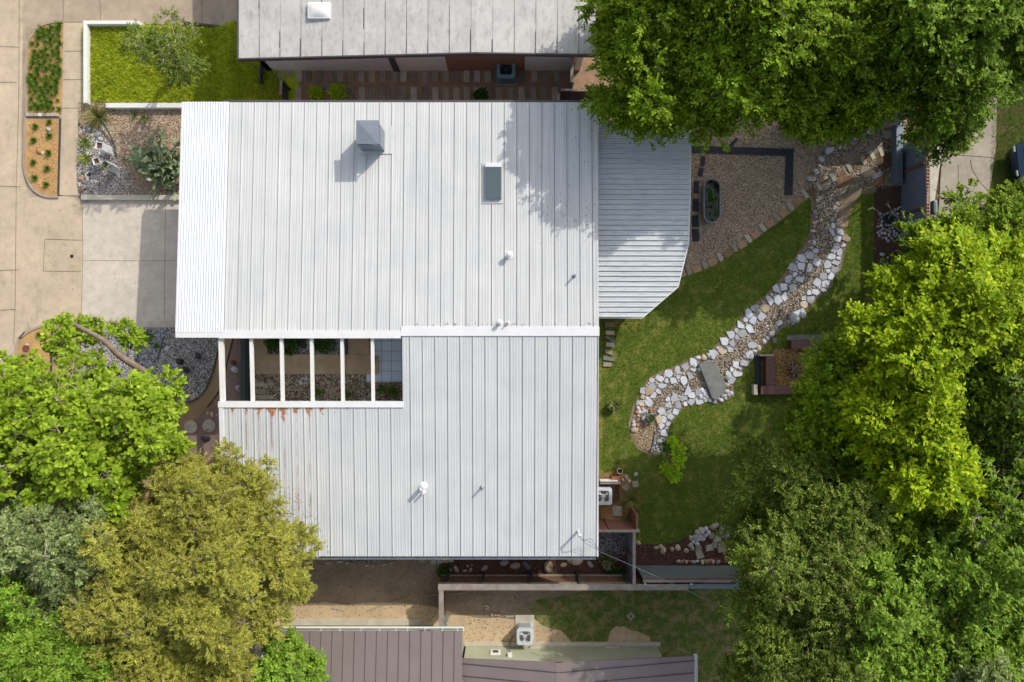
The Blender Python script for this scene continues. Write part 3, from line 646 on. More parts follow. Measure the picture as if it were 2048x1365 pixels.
# east gable, ridge runs to the south
rx = P(1117, 1327, 3.2)[0]; lx = P(884, 1318, 2.8)[0]; qx = P(1389, 1315, 2.65)[0]; ry = -14.55
def gz(x): return 3.25 - (rx-x)*(3.25-2.78)/(rx-lx) if x < rx else 3.25 - (x-rx)*(3.25-2.62)/(qx-rx)
g2 = MB(); ys_ = (ry, -24)
zz = lambda x, y: gz(x) + .0
g2.add([(x, y, zz(x, y)) for y in ys_ for x in (lx, rx, qx)] + [(x, y, zz(x, y)-.08) for y in ys_ for x in (lx, rx, qx)], [(1, 0, 3, 4), (2, 1, 4, 5), (6, 7, 10, 9), (7, 8, 11, 10), (0, 1, 7, 6), (1, 2, 8, 7), (2, 5, 11, 8), (3, 0, 6, 9)])
g2.build('roof', M['brown_metal'], sh, world=True)
rs = MB()
for k in range(1, 18):
    y = ry - .30 - .56*(k-1)
    for a, b, sl_ in ((lx, rx-.02, .10), (rx+.02, qx, -.10)):
        ya, yb = y + (0.18 if a < rx-1 else 0), y + (0 if a < rx-1 else .18)
        ya, yb = (y+.14, y-.14) if a < rx-1 else (y-.14, y+.10)
        rs.hexa([(a, ya-.012, gz(a)), (b, yb-.012, gz(b)), (b, yb+.012, gz(b)), (a, ya+.012, gz(a))], [(a, ya-.010, gz(a)+.035), (b, yb-.010, gz(b)+.035), (b, yb+.010, gz(b)+.035), (a, ya+.010, gz(a)+.035)])
rs.build('seam_and_shade', M['seam_brown'], sh, world=True)
MB().hexa([(rx-.15, ry, 3.19), (rx+.15, ry, 3.19), (rx+.15, -24, 3.19), (rx-.15, -24, 3.19)], [(rx-.15, ry, 3.25), (rx+.15, ry, 3.25), (rx+.02, -24, 3.31), (rx-.02, -24, 3.31)]).build('ridge_cap', M['brown_metal'], sh, world=True)
a = P(884, 1318, 2.85); b = P(930, 1372, 2.95); d = Vector((b[0]-a[0], b[1]-a[1], 0)).normalized(); n_ = Vector((-d.y, d.x, 0))*.09; e2 = Vector(a)+d*4
MB().hexa([(a[0]-n_.x, a[1]-n_.y, 2.8), (e2.x-n_.x, e2.y-n_.y, 3.3), (e2.x+n_.x, e2.y+n_.y, 3.3), (a[0]+n_.x, a[1]+n_.y, 2.8)], [(a[0]-n_.x, a[1]-n_.y, 2.9), (e2.x-n_.x, e2.y-n_.y, 3.42), (e2.x+n_.x, e2.y+n_.y, 3.42), (a[0]+n_.x, a[1]+n_.y, 2.9)]).build('valley_flashing', M['brown_metal'], sh, world=True)
gm = MB(); gm.box(qx+.003, qx+.15, -24, ry+.05, 2.48, 2.495); gm.box(qx+.135, qx+.15, -24, ry+.05, 2.495, 2.6); gm.build('gutter', M['white_trim'], sh, world=True)
MB().box(-2.3, 7.25, -15.45, -15.23, 0, 2.55).build('wall', M['sage_wall'], sh, world=True); MB().box(7.05, 7.25, -24, -15.45, 0, 2.45).build('wall', M['sage_wall'], sh, world=True)
MB().box(-11.6, -2.6, -14.4, -14.2, 0, 2.95).build('wall', M['sage_wall'], sh, world=True); MB().box(-2.6, -2.4, -15.2, -14.2, 0, 2.9).build('wall', M['sage_wall'], sh, world=True)
MB().box(-11.5, -4.6, -14.17, -13.86, 0, .10).build('foundation', M['pale_concrete'], sh, world=True); MB().box(-2.38, 7.4, -15.22, -15.02, 0, .10).build('foundation', M['pale_concrete'], sh, world=True)
MB().box(-11.3, -5.9, -14.2, -14.0, .6, 1.9).build('sill', M['sage_wall'], sh, world=True)
vb = MB().box(-1.05, -.55, -15.23, -15.17, .55, 1.0).build('wall_vent', M['white_trim'], sh, world=True)
g_ = MB().box(-.93, -.67, -15.17, -15.155, .65, .9).build('grille', M['dark_trim'], vb)
for v_ in g_.data.vertices: v_.co -= Vector(sh.location)
MB().box(-.2, 0.0, -15.23, -15.1, 1.0, 1.25).build('disconnect_box', M['white_trim'], sh, world=True)
MB().tube(smooth([(-.1, -15.17, 1.0), (-.12, -15.12, .5), (-.05, -14.9, .12), (.1, -14.7, .12)], 4, False), .018, 6).build('conduit', M['dark_trim'], sh, world=True)
for x0 in (.9, 4.6): MB().box(x0, x0+.75, -15.23, -15.15, .16, .32).build('wall_ledge', M['pale_concrete'], sh, world=True)
# ---------------- trees ----------------
basic('bark', srgb(128, 112, 96), 0.25, 6, 0.95, 0.8, fine=30, stretch=(1, 1, .3), obj=True, dist=0.02)
basic('bark_pale', srgb(166, 154, 140), 0.25, 6, 0.95, 0.6, fine=30, obj=True)
def leafm(name, cols, tr=(1.5, 1.35, 0.35, 1), f=0.18, var=0.28): return island(name, [K3(srgb(*c), k) for c, k in zip(cols, (0.92, 1.0, 1.06, 0.96, 1.0))], 0.6, var, (f, tr), patch=0.45)
leafm('leaf_elm', [(96, 130, 20), (128, 162, 32), (160, 186, 50), (110, 144, 26)])
leafm('leaf_deep', [(82, 114, 16), (112, 146, 24), (150, 176, 38), (94, 128, 20)])
leafm('leaf_yellow', [(110, 146, 14), (146, 176, 20), (186, 204, 36), (124, 158, 16)])
leafm('leaf_lime', [(104, 138, 22), (136, 168, 36), (168, 190, 62), (118, 152, 28)])
leafm('leaf_olive', [(140, 150, 50), (168, 172, 70), (200, 196, 100), (150, 158, 56), (186, 178, 90)], (1.2, 1.15, .4, 1), 0.25)
leafm('leaf_sage', [(104, 124, 62), (138, 156, 92), (176, 190, 130), (116, 136, 70)], (1.2, 1.2, .6, 1), 0.28)
leafm('leaf_fresh', [(92, 132, 30), (122, 160, 46), (158, 188, 74), (104, 142, 38)])
leafm('leaf_drab', [(78, 104, 32), (108, 136, 46), (164, 176, 82), (90, 118, 38)], (1.3, 1.25, .5, 1), 0.3)
leafm('leaf_mid', [(76, 108, 20), (106, 140, 30), (144, 172, 50), (88, 124, 24)])
def nrm(a): return a / np.maximum(np.linalg.norm(a, axis=-1, keepdims=True), 1e-9)
def foliage(clumps, rng, twigs, leaves, llen, lwid, tlen, droop=0.1, shape='broad', upb=0.6, spread=1.0):
    """clumps: (n,4) centre + radius, plus outward dirs. Sprays of leaves along twigs that radiate from each clump."""
    Cn = np.asarray(clumps)
    n = len(Cn); idx = np.repeat(np.arange(n), twigs); m = len(idx)
    d = nrm(rng.normal(size=(m, 3)) + Cn[idx, 4:7]*upb + np.array([0, 0, .25])); r = Cn[idx, 3]
    base = Cn[idx, :3] + d*np.array([1, 1, .75]) * (r*(.35+.65*rng.random(m)**.5)*.8)[:, None]
    ax = nrm(d*np.array([1, 1, .55]) + rng.normal(size=(m, 3))*.35); tl = tlen*(.6+.7*rng.random(m))
    # leaves along each twig
    k = leaves; t = (np.arange(k)+.5)/k; I = np.repeat(np.arange(m), k); t = np.tile(t, m) + rng.normal(size=m*k)*.04
    A = ax[I]; pos = base[I] + A*(tl[I]*t)[:, None]; pos[:, 2] -= droop*(t**2)*tl[I]
    up = nrm(np.c_[rng.normal(size=(m, 2))*.30+[.25, .27], np.ones(m)])[I]
    side = nrm(np.cross(A, up)); sgn = np.where(np.tile(np.arange(k) % 2, m) == 0, 1.0, -1.0)[:, None]
    ld = nrm(side*sgn*spread + A*.75 + rng.normal(size=(m*k, 3))*.28 - np.array([0, 0, .10]))
    nr = nrm(np.cross(ld, np.cross(up, ld)) + rng.normal(size=(m*k, 3))*.20); w = nrm(np.cross(ld, nr))
    L_ = (llen*(.65+.6*rng.random(m*k)))[:, None]; Wd = (lwid*(.7+.5*rng.random(m*k)))[:, None]
    N_ = m*k; V = np.empty((N_, 4, 3)); mid = pos + ld*L_*.48 + nr*L_*.05
    V[:, 0] = pos; V[:, 1] = mid + w*Wd*.5; V[:, 2] = pos + ld*L_ - np.array([0, 0, 1])*L_*.08; V[:, 3] = mid - w*Wd*.5
    return V, base, ax, tl
def tree(name, label, blobs, mat, dens=1.0, leaf=(0.14, 0.075), twigs=8, leaves=13, tlen=0.6, csz=(0.35, 0.75), seed=1, trunk=None, bark='bark', group='trees around the houses', droop=0.15, low=False, twigshow=0.03, cat='tree', nmain=None, spread=1.0, fill=0.22):
    """blobs in photo pixels (u, v, height, radius_m[, squash]); the crown is built round them at true height"""
    rng = np.random.default_rng(seed); B = []
    for b in blobs:
        x, y, z = P(b[0], b[1], b[2]); B.append((x, y, z, b[3], b[4] if len(b) > 4 else .7))
    B = np.array(B); cl = []
    Lb = []
    for (x, y, z, r, sq) in B:
        k = max(4, int(7.5*r**1.25)) if r > .75 else 1
        if k == 1: Lb.append((x, y, z, r, sq)); continue
        a0 = rng.random()*6.28
        for j in range(k):
            q = math.sqrt((j+.5)/k); a = a0 + j*2.39996 + rng.normal()*.45; rs = r*rng.uniform(.24, .46)/max(1, k/9)**.3
            e = q*(r-rs*.75)*rng.uniform(.85, 1.12); Lb.append((x+cos(a)*e, y+sin(a)*e, z + sq*r*(math.sqrt(max(0, 1-(q*.95)**2))-.35)*.95 + rng.normal()*.42*min(1.8, r), rs, .8))
    Lb = np.array(Lb)
    for i, (x, y, z, r, sq) in enumerate(Lb):
        cs = (csz[0]+csz[1])/2; n = max(4, int(dens*3.3*(r/cs)**2))
        d = nrm(rng.normal(size=(n, 3))); d[:, 2] = np.where(d[:, 2] < -.15, -d[:, 2]*.8, d[:, 2]); d = nrm(d)
        ph = rng.random(6)*6.28
        lump = 1 + .16*np.sin(d[:, 0]*4+ph[0]) * np.sin(d[:, 1]*4+ph[1]) + .13*np.sin(d[:, 0]*9+ph[2]) * np.cos(d[:, 1]*8+ph[3]) + .10*np.sin(d[:, 2]*7+ph[4])
        rf = np.where(rng.random(n) < fill, .35+.3*rng.random(n), .80+.28*rng.random(n))*lump
        p = np.c_[x + d[:, 0]*r*rf, y + d[:, 1]*r*rf, z + d[:, 2]*r*sq*rf]
        keep = np.ones(n, bool)
        for j, (x2, y2, z2, r2, s2) in enumerate(Lb):
            if j == i: continue
            q = ((p - (x2, y2, z2))/np.array([r2, r2, r2*s2])); dist = np.linalg.norm(q, axis=1)
            keep &= ~((dist < .62) & (rng.random(n) < .85))
        p, d = p[keep], d[keep]; cr = csz[0]+(csz[1]-csz[0])*rng.random(len(p))**1.4; cr *= 1.0
        cl.append(np.c_[p, cr, d])
    cl = np.vstack(cl)
    V, base, ax, tl = foliage(cl, rng, int(twigs*1.9), leaves, leaf[0]*1.05, leaf[1]*1.25, tlen*.62, droop, spread=spread)
    n = len(V); bx = B[:, 0].mean(); by = B[:, 1].mean()
    if trunk is None: tx, ty = bx, by
    else: tx, ty, _ = P(trunk[0], trunk[1], 0)
    gz_ = T(tx); root = thing(name, label, cat, (tx, ty, gz_), 0, group)
    V = V.reshape(-1, 3) - np.array([tx, ty, gz_])
    raw_mesh('crown', V, np.arange(4*n).reshape(-1, 4), M[mat], root)
    # trunk, limbs and the branches that show through the gaps
    zc = B[:, 2].mean(); R0 = .10 + .028*np.sqrt((B[:, 3]**2).sum()); m = MB(); fork = Vector((0, 0, max(.8, (zc-gz_)*.42)))
    if low: fork = Vector((0, 0, .25)); R0 *= .35
    m.tube(smooth([(0, 0, -.1), (.03, .02, fork.z*.5), tuple(fork)], 4, False), [R0*1.25]+[R0]*7+[R0*.85], 9)
    m.build('trunk', M[bark], root, sm=True)
    br = MB(); 
    for b in B:
        e = Vector((b[0]-tx, b[1]-ty, b[2]-gz_)); mid = fork.lerp(e, .5) + Vector((0, 0, .12*(e-fork).length))
        r1 = min(R0*.6, .03+.045*b[3]); path = smooth([tuple(fork-Vector((0, 0, .1))), tuple(mid), tuple(e)], 5, False); br.tube(path, list(np.linspace(r1, r1*.35, len(path))), 6)
        near = cl[np.linalg.norm((cl[:, :3]-b[:3]), axis=1) < b[3]*1.25]
        for q in near[rng.permutation(len(near))[:int(4+3*b[3])]]:
            e2 = Vector(q[:3]) - Vector((tx, ty, gz_)); s_ = Vector(path[rng.integers(4, len(path))])
            md = s_.lerp(e2, .5) + Vector(tuple(rng.normal(size=3)*.12*b[3])); pt = smooth([tuple(s_), tuple(md), tuple(e2)], 4, False)
            br.tube(pt, list(np.linspace(r1*.3, .008, len(pt))), 4, cap=False)
    sel = rng.permutation(len(base))[:int(len(base)*twigshow*2)]
    for i in sel:
        p0 = base[i]-np.array([tx, ty, gz_]); p1 = p0+ax[i]*tl[i]*.9; br.tube([tuple(p0-ax[i]*.25), tuple(p1)], [.015, .005], 3, cap=False)
    br.build('branch', M[bark], root)
    return root
TQ = 1.0
tree('shade_tree', 'bright green spreading tree whose branches overhang both metal roof and the patio cover', [(1310, 60, 6.0, 2.3), (1440, 60, 6.6, 2.3), (1245, 120, 4.9, 1.2), (1330, 170, 5.4, 1.7), (1440, 165, 5.8, 1.7), (1235, 215, 4.4, 0.8), (1390, 225, 4.9, 1.4), (1490, 190, 5.4, 1.1), (1340, 262, 4.5, 0.75), (1235, 20, 5.2, 1.2), (1340, 0, 6.6, 1.7), (1290, 215, 4.5, .8)], 'leaf_elm', .92, (.17, .085), 8, 12, .8, seed=3, trunk=(1420, 130), spread=.9)
tree('shade_tree', 'deep green tree crown behind the gravel patio, between two brighter crowns', [(1560, 50, 7.0, 1.9), (1640, 130, 6.2, 1.6), (1545, 190, 5.0, 1.1), (1700, 50, 7.2, 1.7), (1600, 250, 4.4, .8), (1740, 190, 5.6, 1.2), (1500, 20, 7.4, 1.6), (1680, 225, 4.6, .9), (1600, 180, 5.2, 1.0)], 'leaf_deep', 1.0, (.17, .09), 8, 12, .8, seed=5, trunk=(1600, 100))
tree('shade_tree', 'mid green tree overhanging the alley driveway and the corner of the fence', [(1850, 90, 7.0, 1.9), (1920, 185, 5.8, 1.5), (1850, 220, 5.4, 1.2), (1800, 20, 7.4, 1.6), (1960, 50, 7.2, 1.8), (1890, 262, 4.4, .8), (2015, 110, 6.2, 1.3), (2040, -30, 7, 1.7), (1780, 120, 6.2, 1.1)], 'leaf_mid', .95, (.17, .09), 8, 12, .8, seed=8, trunk=(2010, 150))
tree('shade_tree', 'dark bushy tree leaning over the alley below the parked blue bin', [(1900, 480, 4.8, 1.3), (1990, 450, 5.0, 1.4), (1840, 500, 4.2, 1.0), (2045, 420, 4.4, 1.1), (1960, 540, 5.2, 1.5), (1850, 450, 4.0, .7), (1800, 560, 4.0, .8), (1940, 420, 3.8, .7)], 'leaf_deep', 1.3, (.13, .07), 8, 13, .55, seed=12, trunk=(1990, 520))
tree('shade_tree', 'large yellow green tree glowing in full sun at the edge of the back lawn', [(1790, 620, 8.8, 1.0), (1870, 545, 9.0, 1.2), (1950, 540, 9.2, 1.2), (1900, 625, 10.0, 1.6), (1985, 640, 9.4, 1.3), (1770, 670, 9.6, 1.2), (1820, 710, 10.0, 1.2), (1800, 600, 8.6, 1.0), (1860, 700, 9.0, 1.0), (1760, 800, 9.0, 1.1), (1830, 815, 9.2, 1.1), (1730, 860, 8.2, .8), (1860, 910, 8.6, 1.2), (1820, 970, 8.6, 1.0), (1910, 960, 8.2, .9), (2030, 560, 8.8, 1.1)], 'leaf_yellow', 1.2, (.18, .09), 8, 12, .85, seed=21, trunk=(1700, 700))
tree('shade_tree', 'green tree with bare grey twigs showing at the east edge', [(2010, 720, 7.6, 1.8), (2060, 860, 7.6, 2.0), (1960, 830, 7.0, 1.3), (2000, 960, 7.4, 1.6), (1930, 1010, 7.6, 1.5), (2070, 620, 7.8, 1.6)], 'leaf_mid', 1.0, (.13, .07), 8, 12, .6, seed=23, trunk=(1960, 800), bark='bark_pale', twigshow=.16)
tree('shade_tree', 'olive green tree with long drooping sprays beside the corrugated fence', [(1560, 960, 6.6, 1.6), (1640, 1060, 7.6, 1.9), (1540, 1110, 7.0, 1.7), (1620, 1200, 7.2, 1.9), (1520, 1240, 6.4, 1.5), (1600, 1320, 7.0, 1.8), (1500, 1040, 5.2, .9), (1500, 1340, 5.6, 1.1), (1620, 940, 6.0, 1.1)], 'leaf_drab', 1.25, (.12, .05), 9, 14, .75, seed=31, droop=.45, trunk=(1600, 1050), spread=.7)
tree('shade_tree', 'green tree with pointed pale leaves filling the southeast corner', [(1760, 1180, 7.4, 2.0), (1880, 1150, 7.8, 2.0), (1990, 1160, 7.8, 1.9), (1720, 1290, 6.8, 1.6), (1830, 1290, 7.2, 1.9), (1960, 1290, 7.4, 1.8), (1860, 1060, 7.0, 1.4), (2050, 1060, 7.2, 1.6), (2060, 1260, 7.4, 1.6)], 'leaf_fresh', 1.15, (.17, .065), 8, 12, .55, seed=37, trunk=(1830, 1150))
tree('shade_tree', 'small pale leafed tree at the southeast corner under taller crowns', [(1940, 1365, 8.4, 1.2), (2020, 1380, 8.4, 1.2), (1880, 1400, 8, 1.0)], 'leaf_sage', 1.25, (.2, .07), 8, 12, .5, seed=41, trunk=(1930, 1340))
# western group
ft = tree('shade_tree', 'lime green maple with grey twigs beside the street and gravel garden', [(100, 830, 7.6, 2.3), (210, 825, 7.2, 1.6), (30, 920, 7.6, 1.8), (180, 920, 7.4, 1.8), (290, 870, 6.8, 1.3), (310, 800, 6.4, .8), (40, 800, 7.2, 1.3), (140, 700, 5.2, .5), (252, 668, 4.2, .3), (118, 668, 5.2, .4), (165, 742, 5.6, .6), (205, 735, 5.0, .4), (300, 775, 5.2, .45), (185, 655, 4.4, .3), (330, 910, 6.4, .7), (240, 960, 6.4, 1.1), (-20, 840, 7.2, 1.4)], 'leaf_lime', 1.05, (.17, .095), 7, 11, .5, seed=44, trunk=(330, 790), bark='bark_pale', twigshow=.16)
def big_limb():
    lx0, ly0, _ = P(330, 790, 0); off = Vector((lx0, ly0, T(lx0)))
    q = [Vector(P(150, 650, 5.7))-off, Vector(P(205, 680, 5.5))-off, Vector(P(240, 712, 5.1))-off, Vector(P(285, 742, 4.4))-off, Vector(P(318, 772, 2.8))-off, Vector((0, 0, .2))]
    MB().tube(smooth([tuple(p) for p in q], 4, False), list(np.linspace(.09, .20, 21)), 9).build('limb', M['bark'], ft, sm=True)
big_limb()
tree('cedar_tree', 'broad olive yellow cedar overhanging the southwest corner of the metal roof', [(400, 1000, 6.4, 1.6), (500, 1010, 5.6, 1.3), (300, 1080, 6.6, 1.7), (430, 1130, 7.4, 1.9), (550, 1090, 5.8, 1.3), (580, 1150, 5.2, .9), (300, 1200, 6.9, 1.8), (430, 1250, 6.8, 1.7), (200, 1280, 6.4, 1.5), (330, 1340, 6.8, 1.8), (530, 1220, 5.4, .9), (465, 935, 5.0, .7), (380, 945, 5.2, .9), (240, 1010, 6.0, 1.0), (460, 1350, 6.0, 1.2), (520, 955, 4.8, .6), (600, 1080, 4.8, .6)], 'leaf_olive', 1.45, (.11, .032), 12, 17, .5, csz=(.3, .6), seed=51, trunk=(440, 1100), twigshow=.05, spread=.6, bark='bark_pale')
tree('shade_tree', 'grey green tree wedged between the lime maple and the cedar', [(110, 1080, 8.0, 1.6), (60, 1020, 7.4, 1.1), (170, 1040, 7.6, 1.1), (20, 1110, 7.4, 1.3), (150, 1150, 7.2, 1.2), (200, 1100, 7.0, 1.1), (-10, 1040, 7.0, 1.2), (200, 1180, 6.8, 1.1)], 'leaf_sage', 1.2, (.13, .05), 9, 13, .5, seed=55, trunk=(120, 1060), bark='bark_pale', twigshow=.06)
tree('shade_tree', 'fresh green tree at the southwest corner below the grey green crown', [(50, 1230, 7.6, 1.5), (130, 1290, 7.6, 1.4), (10, 1330, 7.6, 1.5), (100, 1370, 7.6, 1.5), (200, 1340, 7.2, 1.1), (20, 1000, 6.0, 1.2), (-10, 1180, 6.8, 1.3), (160, 1230, 6.8, 1.1)], 'leaf_fresh', 1.2, (.14, .055), 9, 13, .55, seed=58, trunk=(90, 1250))
tree('shade_tree', 'small fresh green tree spilling over the brown metal roof', [(600, 1320, 5.2, 1.05), (540, 1350, 5.2, 1.1), (630, 1365, 5.4, .9), (570, 1290, 4.6, .6)], 'leaf_fresh', 1.2, (.12, .06), 8, 12, .4, csz=(.25, .5), seed=61, trunk=(560, 1300), bark='bark_pale', twigshow=.06)
tree('crape_myrtle', 'sparse young tree with pinkish seed heads on the sunny front lawn', [(340, 110, 3.0, 1.2), (370, 140, 2.9, .9), (330, 60, 3.0, .6), (300, 100, 2.6, .5), (380, 80, 2.6, .5)], 'leaf_drab', .28, (.10, .045), 7, 9, .5, csz=(.25, .4), seed=66, trunk=(352, 125), bark='bark_pale', twigshow=.10, group=None)

tree('shade_tree', 'tree beyond the north end of the gravel yard', [(2000, -120, 7.5, 2.2), (2080, -220, 8, 2.3), (1960, -260, 8, 2.3)], 'leaf_mid', .9, (.17, .09), 7, 11, .6, seed=71)
tree('shade_tree', 'tree beside the alley far beyond the north fence', [(2150, -380, 8, 2.5), (2020, -420, 8, 2.4), (2230, -380, 8, 2.2)], 'leaf_deep', .9, (.17, .09), 7, 11, .6, seed=73)

tree('shade_tree', 'green tree under the yellow green crown, overhanging the straw pit', [(1680, 790, 7.0, 1.5), (1660, 770, 6.2, 1.0), (1700, 710, 6.8, 1.1), (1640, 880, 6.2, 1.1), (1740, 920, 6.6, 1.5), (1790, 1010, 6.6, 1.4), (1612, 828, 5.2, .6), (1900, 760, 6.6, 1.6), (1800, 760, 6.6, 1.4), (1680, 960, 6.0, 1.2)], 'leaf_elm', 1.2, (.18, .09), 8, 12, .8, seed=81, trunk=(1740, 820))
# ---------------- small builders ----------------
island('agave_leaf', [srgb(88, 112, 44), srgb(132, 146, 66), srgb(170, 168, 96), srgb(110, 128, 50)], 0.6, 0, (0.2, (1.1, 1.1, .5, 1)))
island('yucca_leaf', [srgb(84, 96, 44), srgb(120, 122, 62), srgb(150, 142, 88), srgb(70, 82, 36)], 0.6, 0, (0.2, (1.1, 1.1, .5, 1)))
island('tuft_leaf', [srgb(60, 92, 26), srgb(96, 128, 42), srgb(128, 152, 62), srgb(74, 108, 30)], 0.7, 0, (0.3, (1.1, 1.1, .4, 1)))
island('shrub_leaf', [srgb(40, 78, 22), srgb(64, 106, 34), srgb(92, 134, 48)], 0.6, 0, (0.3, (1.2, 1.2, .4, 1)))
island('shrub_lime', [srgb(130, 172, 20), srgb(164, 200, 34), srgb(190, 214, 60)], 0.6, 0, (0.4, (1.2, 1.2, .4, 1)))
basic('cactus', srgb(150, 168, 126), 0.22, 4, 0.6, 0.2, obj=True)
basic('stone_white', srgb(202, 203, 206), 0.14, 6, 0.85, 0.5, fine=30, obj=True)
basic('stone_flag', srgb(206, 211, 222), 0.16, 3, 0.85, 0.6, fine=24, dist=0.02)
basic('stone_tan', srgb(206, 188, 162), 0.2, 6, 0.85, 0.5, fine=30, obj=True)
basic('stone_grey', srgb(150, 152, 152), 0.2, 6, 0.85, 0.5, fine=30, obj=True)
basic('stone_black', srgb(46, 46, 54), 0.3, 6, 0.6, 0.6, fine=20, obj=True)
basic('stone_orange', srgb(176, 124, 88), 0.25, 6, 0.85, 0.5, fine=20, obj=True)
basic('stone_red', srgb(120, 72, 60), 0.25, 6, 0.85, 0.5, fine=20, obj=True)
basic('slab_stone', srgb(124, 126, 122), 0.25, 2.2, 0.8, 0.5, fine=20)
basic('paver', srgb(184, 178, 162), 0.22, 3, 0.9, 0.4)
basic('paver_dark', srgb(146, 140, 126), 0.3, 2, 0.9, 0.4)
basic('paver_light', srgb(176, 166, 146), 0.15, 3, 0.9, 0.4)
basic('rubber', srgb(46, 52, 62), 0.15, 3, 0.85, 0.4)
basic('old_wood', srgb(150, 140, 130), 0.28, 2, 0.9, 0.6, fine=30, dist=0.01)
basic('red_wood', srgb(132, 92, 78), 0.28, 2, 0.9, 0.6, fine=30)
basic('brown_wood', srgb(126, 96, 72), 0.3, 2, 0.9, 0.6, fine=30)
basic('corten', srgb(104, 76, 74), 0.15, 2, 0.7, 0.3)
basic('corten_red', srgb(96, 40, 32), 0.15, 2, 0.7, 0.3)
basic('fence_metal', srgb(112, 126, 142), 0.12, 1.2, 0.5, 0.1, metal=0.2)
basic('fence_green', srgb(126, 138, 138), 0.12, 1.2, 0.5, 0.1, metal=0.2)
basic('dark_steel', srgb(60, 66, 74), 0.15, 2, 0.5, 0.1)
basic('hose_green', srgb(30, 72, 62), 0.1, 2, 0.5, 0.0)
basic('planter_white', srgb(232, 233, 236), 0.05, 3, 0.5, 0.05)
basic('ac_grey', srgb(196, 200, 204), 0.06, 3, 0.5, 0.05)
basic('ac_teal', srgb(124, 156, 170), 0.08, 3, 0.5, 0.05)
basic('black_hole', srgb(22, 24, 28), 0.1, 3, 0.8, 0.0)
basic('fan_blade', srgb(168, 172, 178), 0.05, 3, 0.35, 0.0)
basic('teal_paint', srgb(90, 140, 150), 0.08, 3, 0.5, 0.0)
basic('terracotta', srgb(172, 116, 92), 0.12, 3, 0.8, 0.2)
t = NT('blue_tile'); v = t.pos((1, 1, 1)); bt = t.N('ShaderNodeTexBrick'); bt.offset = 0; bt.inputs['Scale'].default_value = 1.0; bt.inputs['Brick Width'].default_value = 0.5; bt.inputs['Row Height'].default_value = 0.5; bt.inputs['Mortar Size'].default_value = 0.009; bt.inputs['Mortar Smooth'].default_value = 0
bt.inputs['Color1'].default_value = srgb(206, 220, 236); bt.inputs['Color2'].default_value = srgb(196, 212, 232); bt.inputs['Mortar'].default_value = srgb(70, 82, 98); t.L(v, bt.inputs['Vector']); t.col(bt.outputs[0]); t.rough(0.5); M['blue_tile'] = t.m
def spikes(n, r, h, w, rng, mat, name, parent, tilt=(0.2, 1.2), curve=0.35, seg=3, up0=0.0):
    """a fountain of tapering leaves"""
    th = rng.random(n)*2*pi; ti = tilt[0] + (tilt[1]-tilt[0])*rng.random(n); L_ = r*(.7+.5*rng.random(n))
    V = []; Fc = []
    for a, t_, l in zip(th, ti, L_):
        d = np.array([cos(a), sin(a), 0]); s = np.array([-sin(a), cos(a), 0]); b = len(V)
        for k in range(seg+1):
            q = k/seg; ang = t_ + curve*q; p = d*(sin(ang)*l*q) + np.array([0, 0, max(.01, cos(ang))*l*q*h + up0]); ww = w*(1-q**1.6)*.5 + .001
            V.append(p - s*ww + d*.01); V.append(p + s*ww + d*.01)
        for k in range(seg): Fc.append((b+2*k, b+2*k+1, b+2*k+3, b+2*k+2))
    return raw_mesh(name, np.array(V), np.array(Fc), M[mat], parent)
def leafball(n, r, h, rng, mat, name, parent, ll=.08, lw=.05, z0=0):
    d = nrm(rng.normal(size=(n, 3))); d[:, 2] = abs(d[:, 2]); q = rng.random(n)**.4
    p = d*q[:, None]*np.array([r, r, h])*(1+.25*np.sin(d[:, 0]*7)*np.cos(d[:, 1]*6))[:, None] + np.array([0, 0, z0])
    a = nrm(d + rng.normal(size=(n, 3))*.7); nn = nrm(np.cross(a, rng.normal(size=(n, 3)))*.6 + np.array([0, 0, .8])); w = nrm(np.cross(a, nn))
    L_ = (ll*(.6+.8*rng.random(n)))[:, None]; V = np.empty((n, 4, 3)); V[:, 0] = p; V[:, 1] = p+a*L_*.5+w*lw*.5; V[:, 2] = p+a*L_; V[:, 3] = p+a*L_*.5-w*lw*.5
    return raw_mesh(name, V.reshape(-1, 3), np.arange(4*n).reshape(-1, 4), M[mat], parent)
ROCKS = []
def rock_mesh(seed, sq=.6, pointy=0.25, sub=2):
    bm = bmesh.new(); bmesh.ops.create_icosphere(bm, subdivisions=sub, radius=1); rr = random.Random(seed); off = Vector((rr.random()*50, rr.random()*50, rr.random()*50))
    for v in bm.verts:
        n_ = mnoise.noise(v.co*1.1+off); n2 = mnoise.noise(v.co*2.6+off); v.co *= 1+pointy*n_*2+pointy*.5*n2
        v.co.z = v.co.z*sq + sq*.55; v.co.x *= 1.15
    me = bpy.data.meshes.new('stone'); bm.to_mesh(me); bm.free(); return me
RM = {}
def rock(u, v, r, mat='stone_white', name='stone', label=None, cat='stone', group=None, rz_=None, sq=.6, dz=0.03, rr=random, pointy=.22, world=None, stretch=1.0):
    key = (mat, rr.randint(0, 3), sq > .7)
    if key not in RM: me = rock_mesh(hash(key[1:]) % 1000 + key[1]*17, sq, pointy); me.materials.append(M[mat]); [setattr(p, 'use_smooth', pointy < .3) for p in me.polygons]; RM[key] = me
    o = bpy.data.objects.new(name, RM[key]); C.objects.link(o); x, y, z = world if world else G(u, v)
    o.location = (x, y, z+dz); s = r*.82; o.scale = (s*stretch*rr.uniform(.9, 1.15), s*rr.uniform(.75, .95), s*rr.uniform(.8, 1.1)); o.rotation_euler = (0, 0, rr.uniform(0, 6.28) if rz_ is None else rz_)
    return tag(o, label, cat, group)
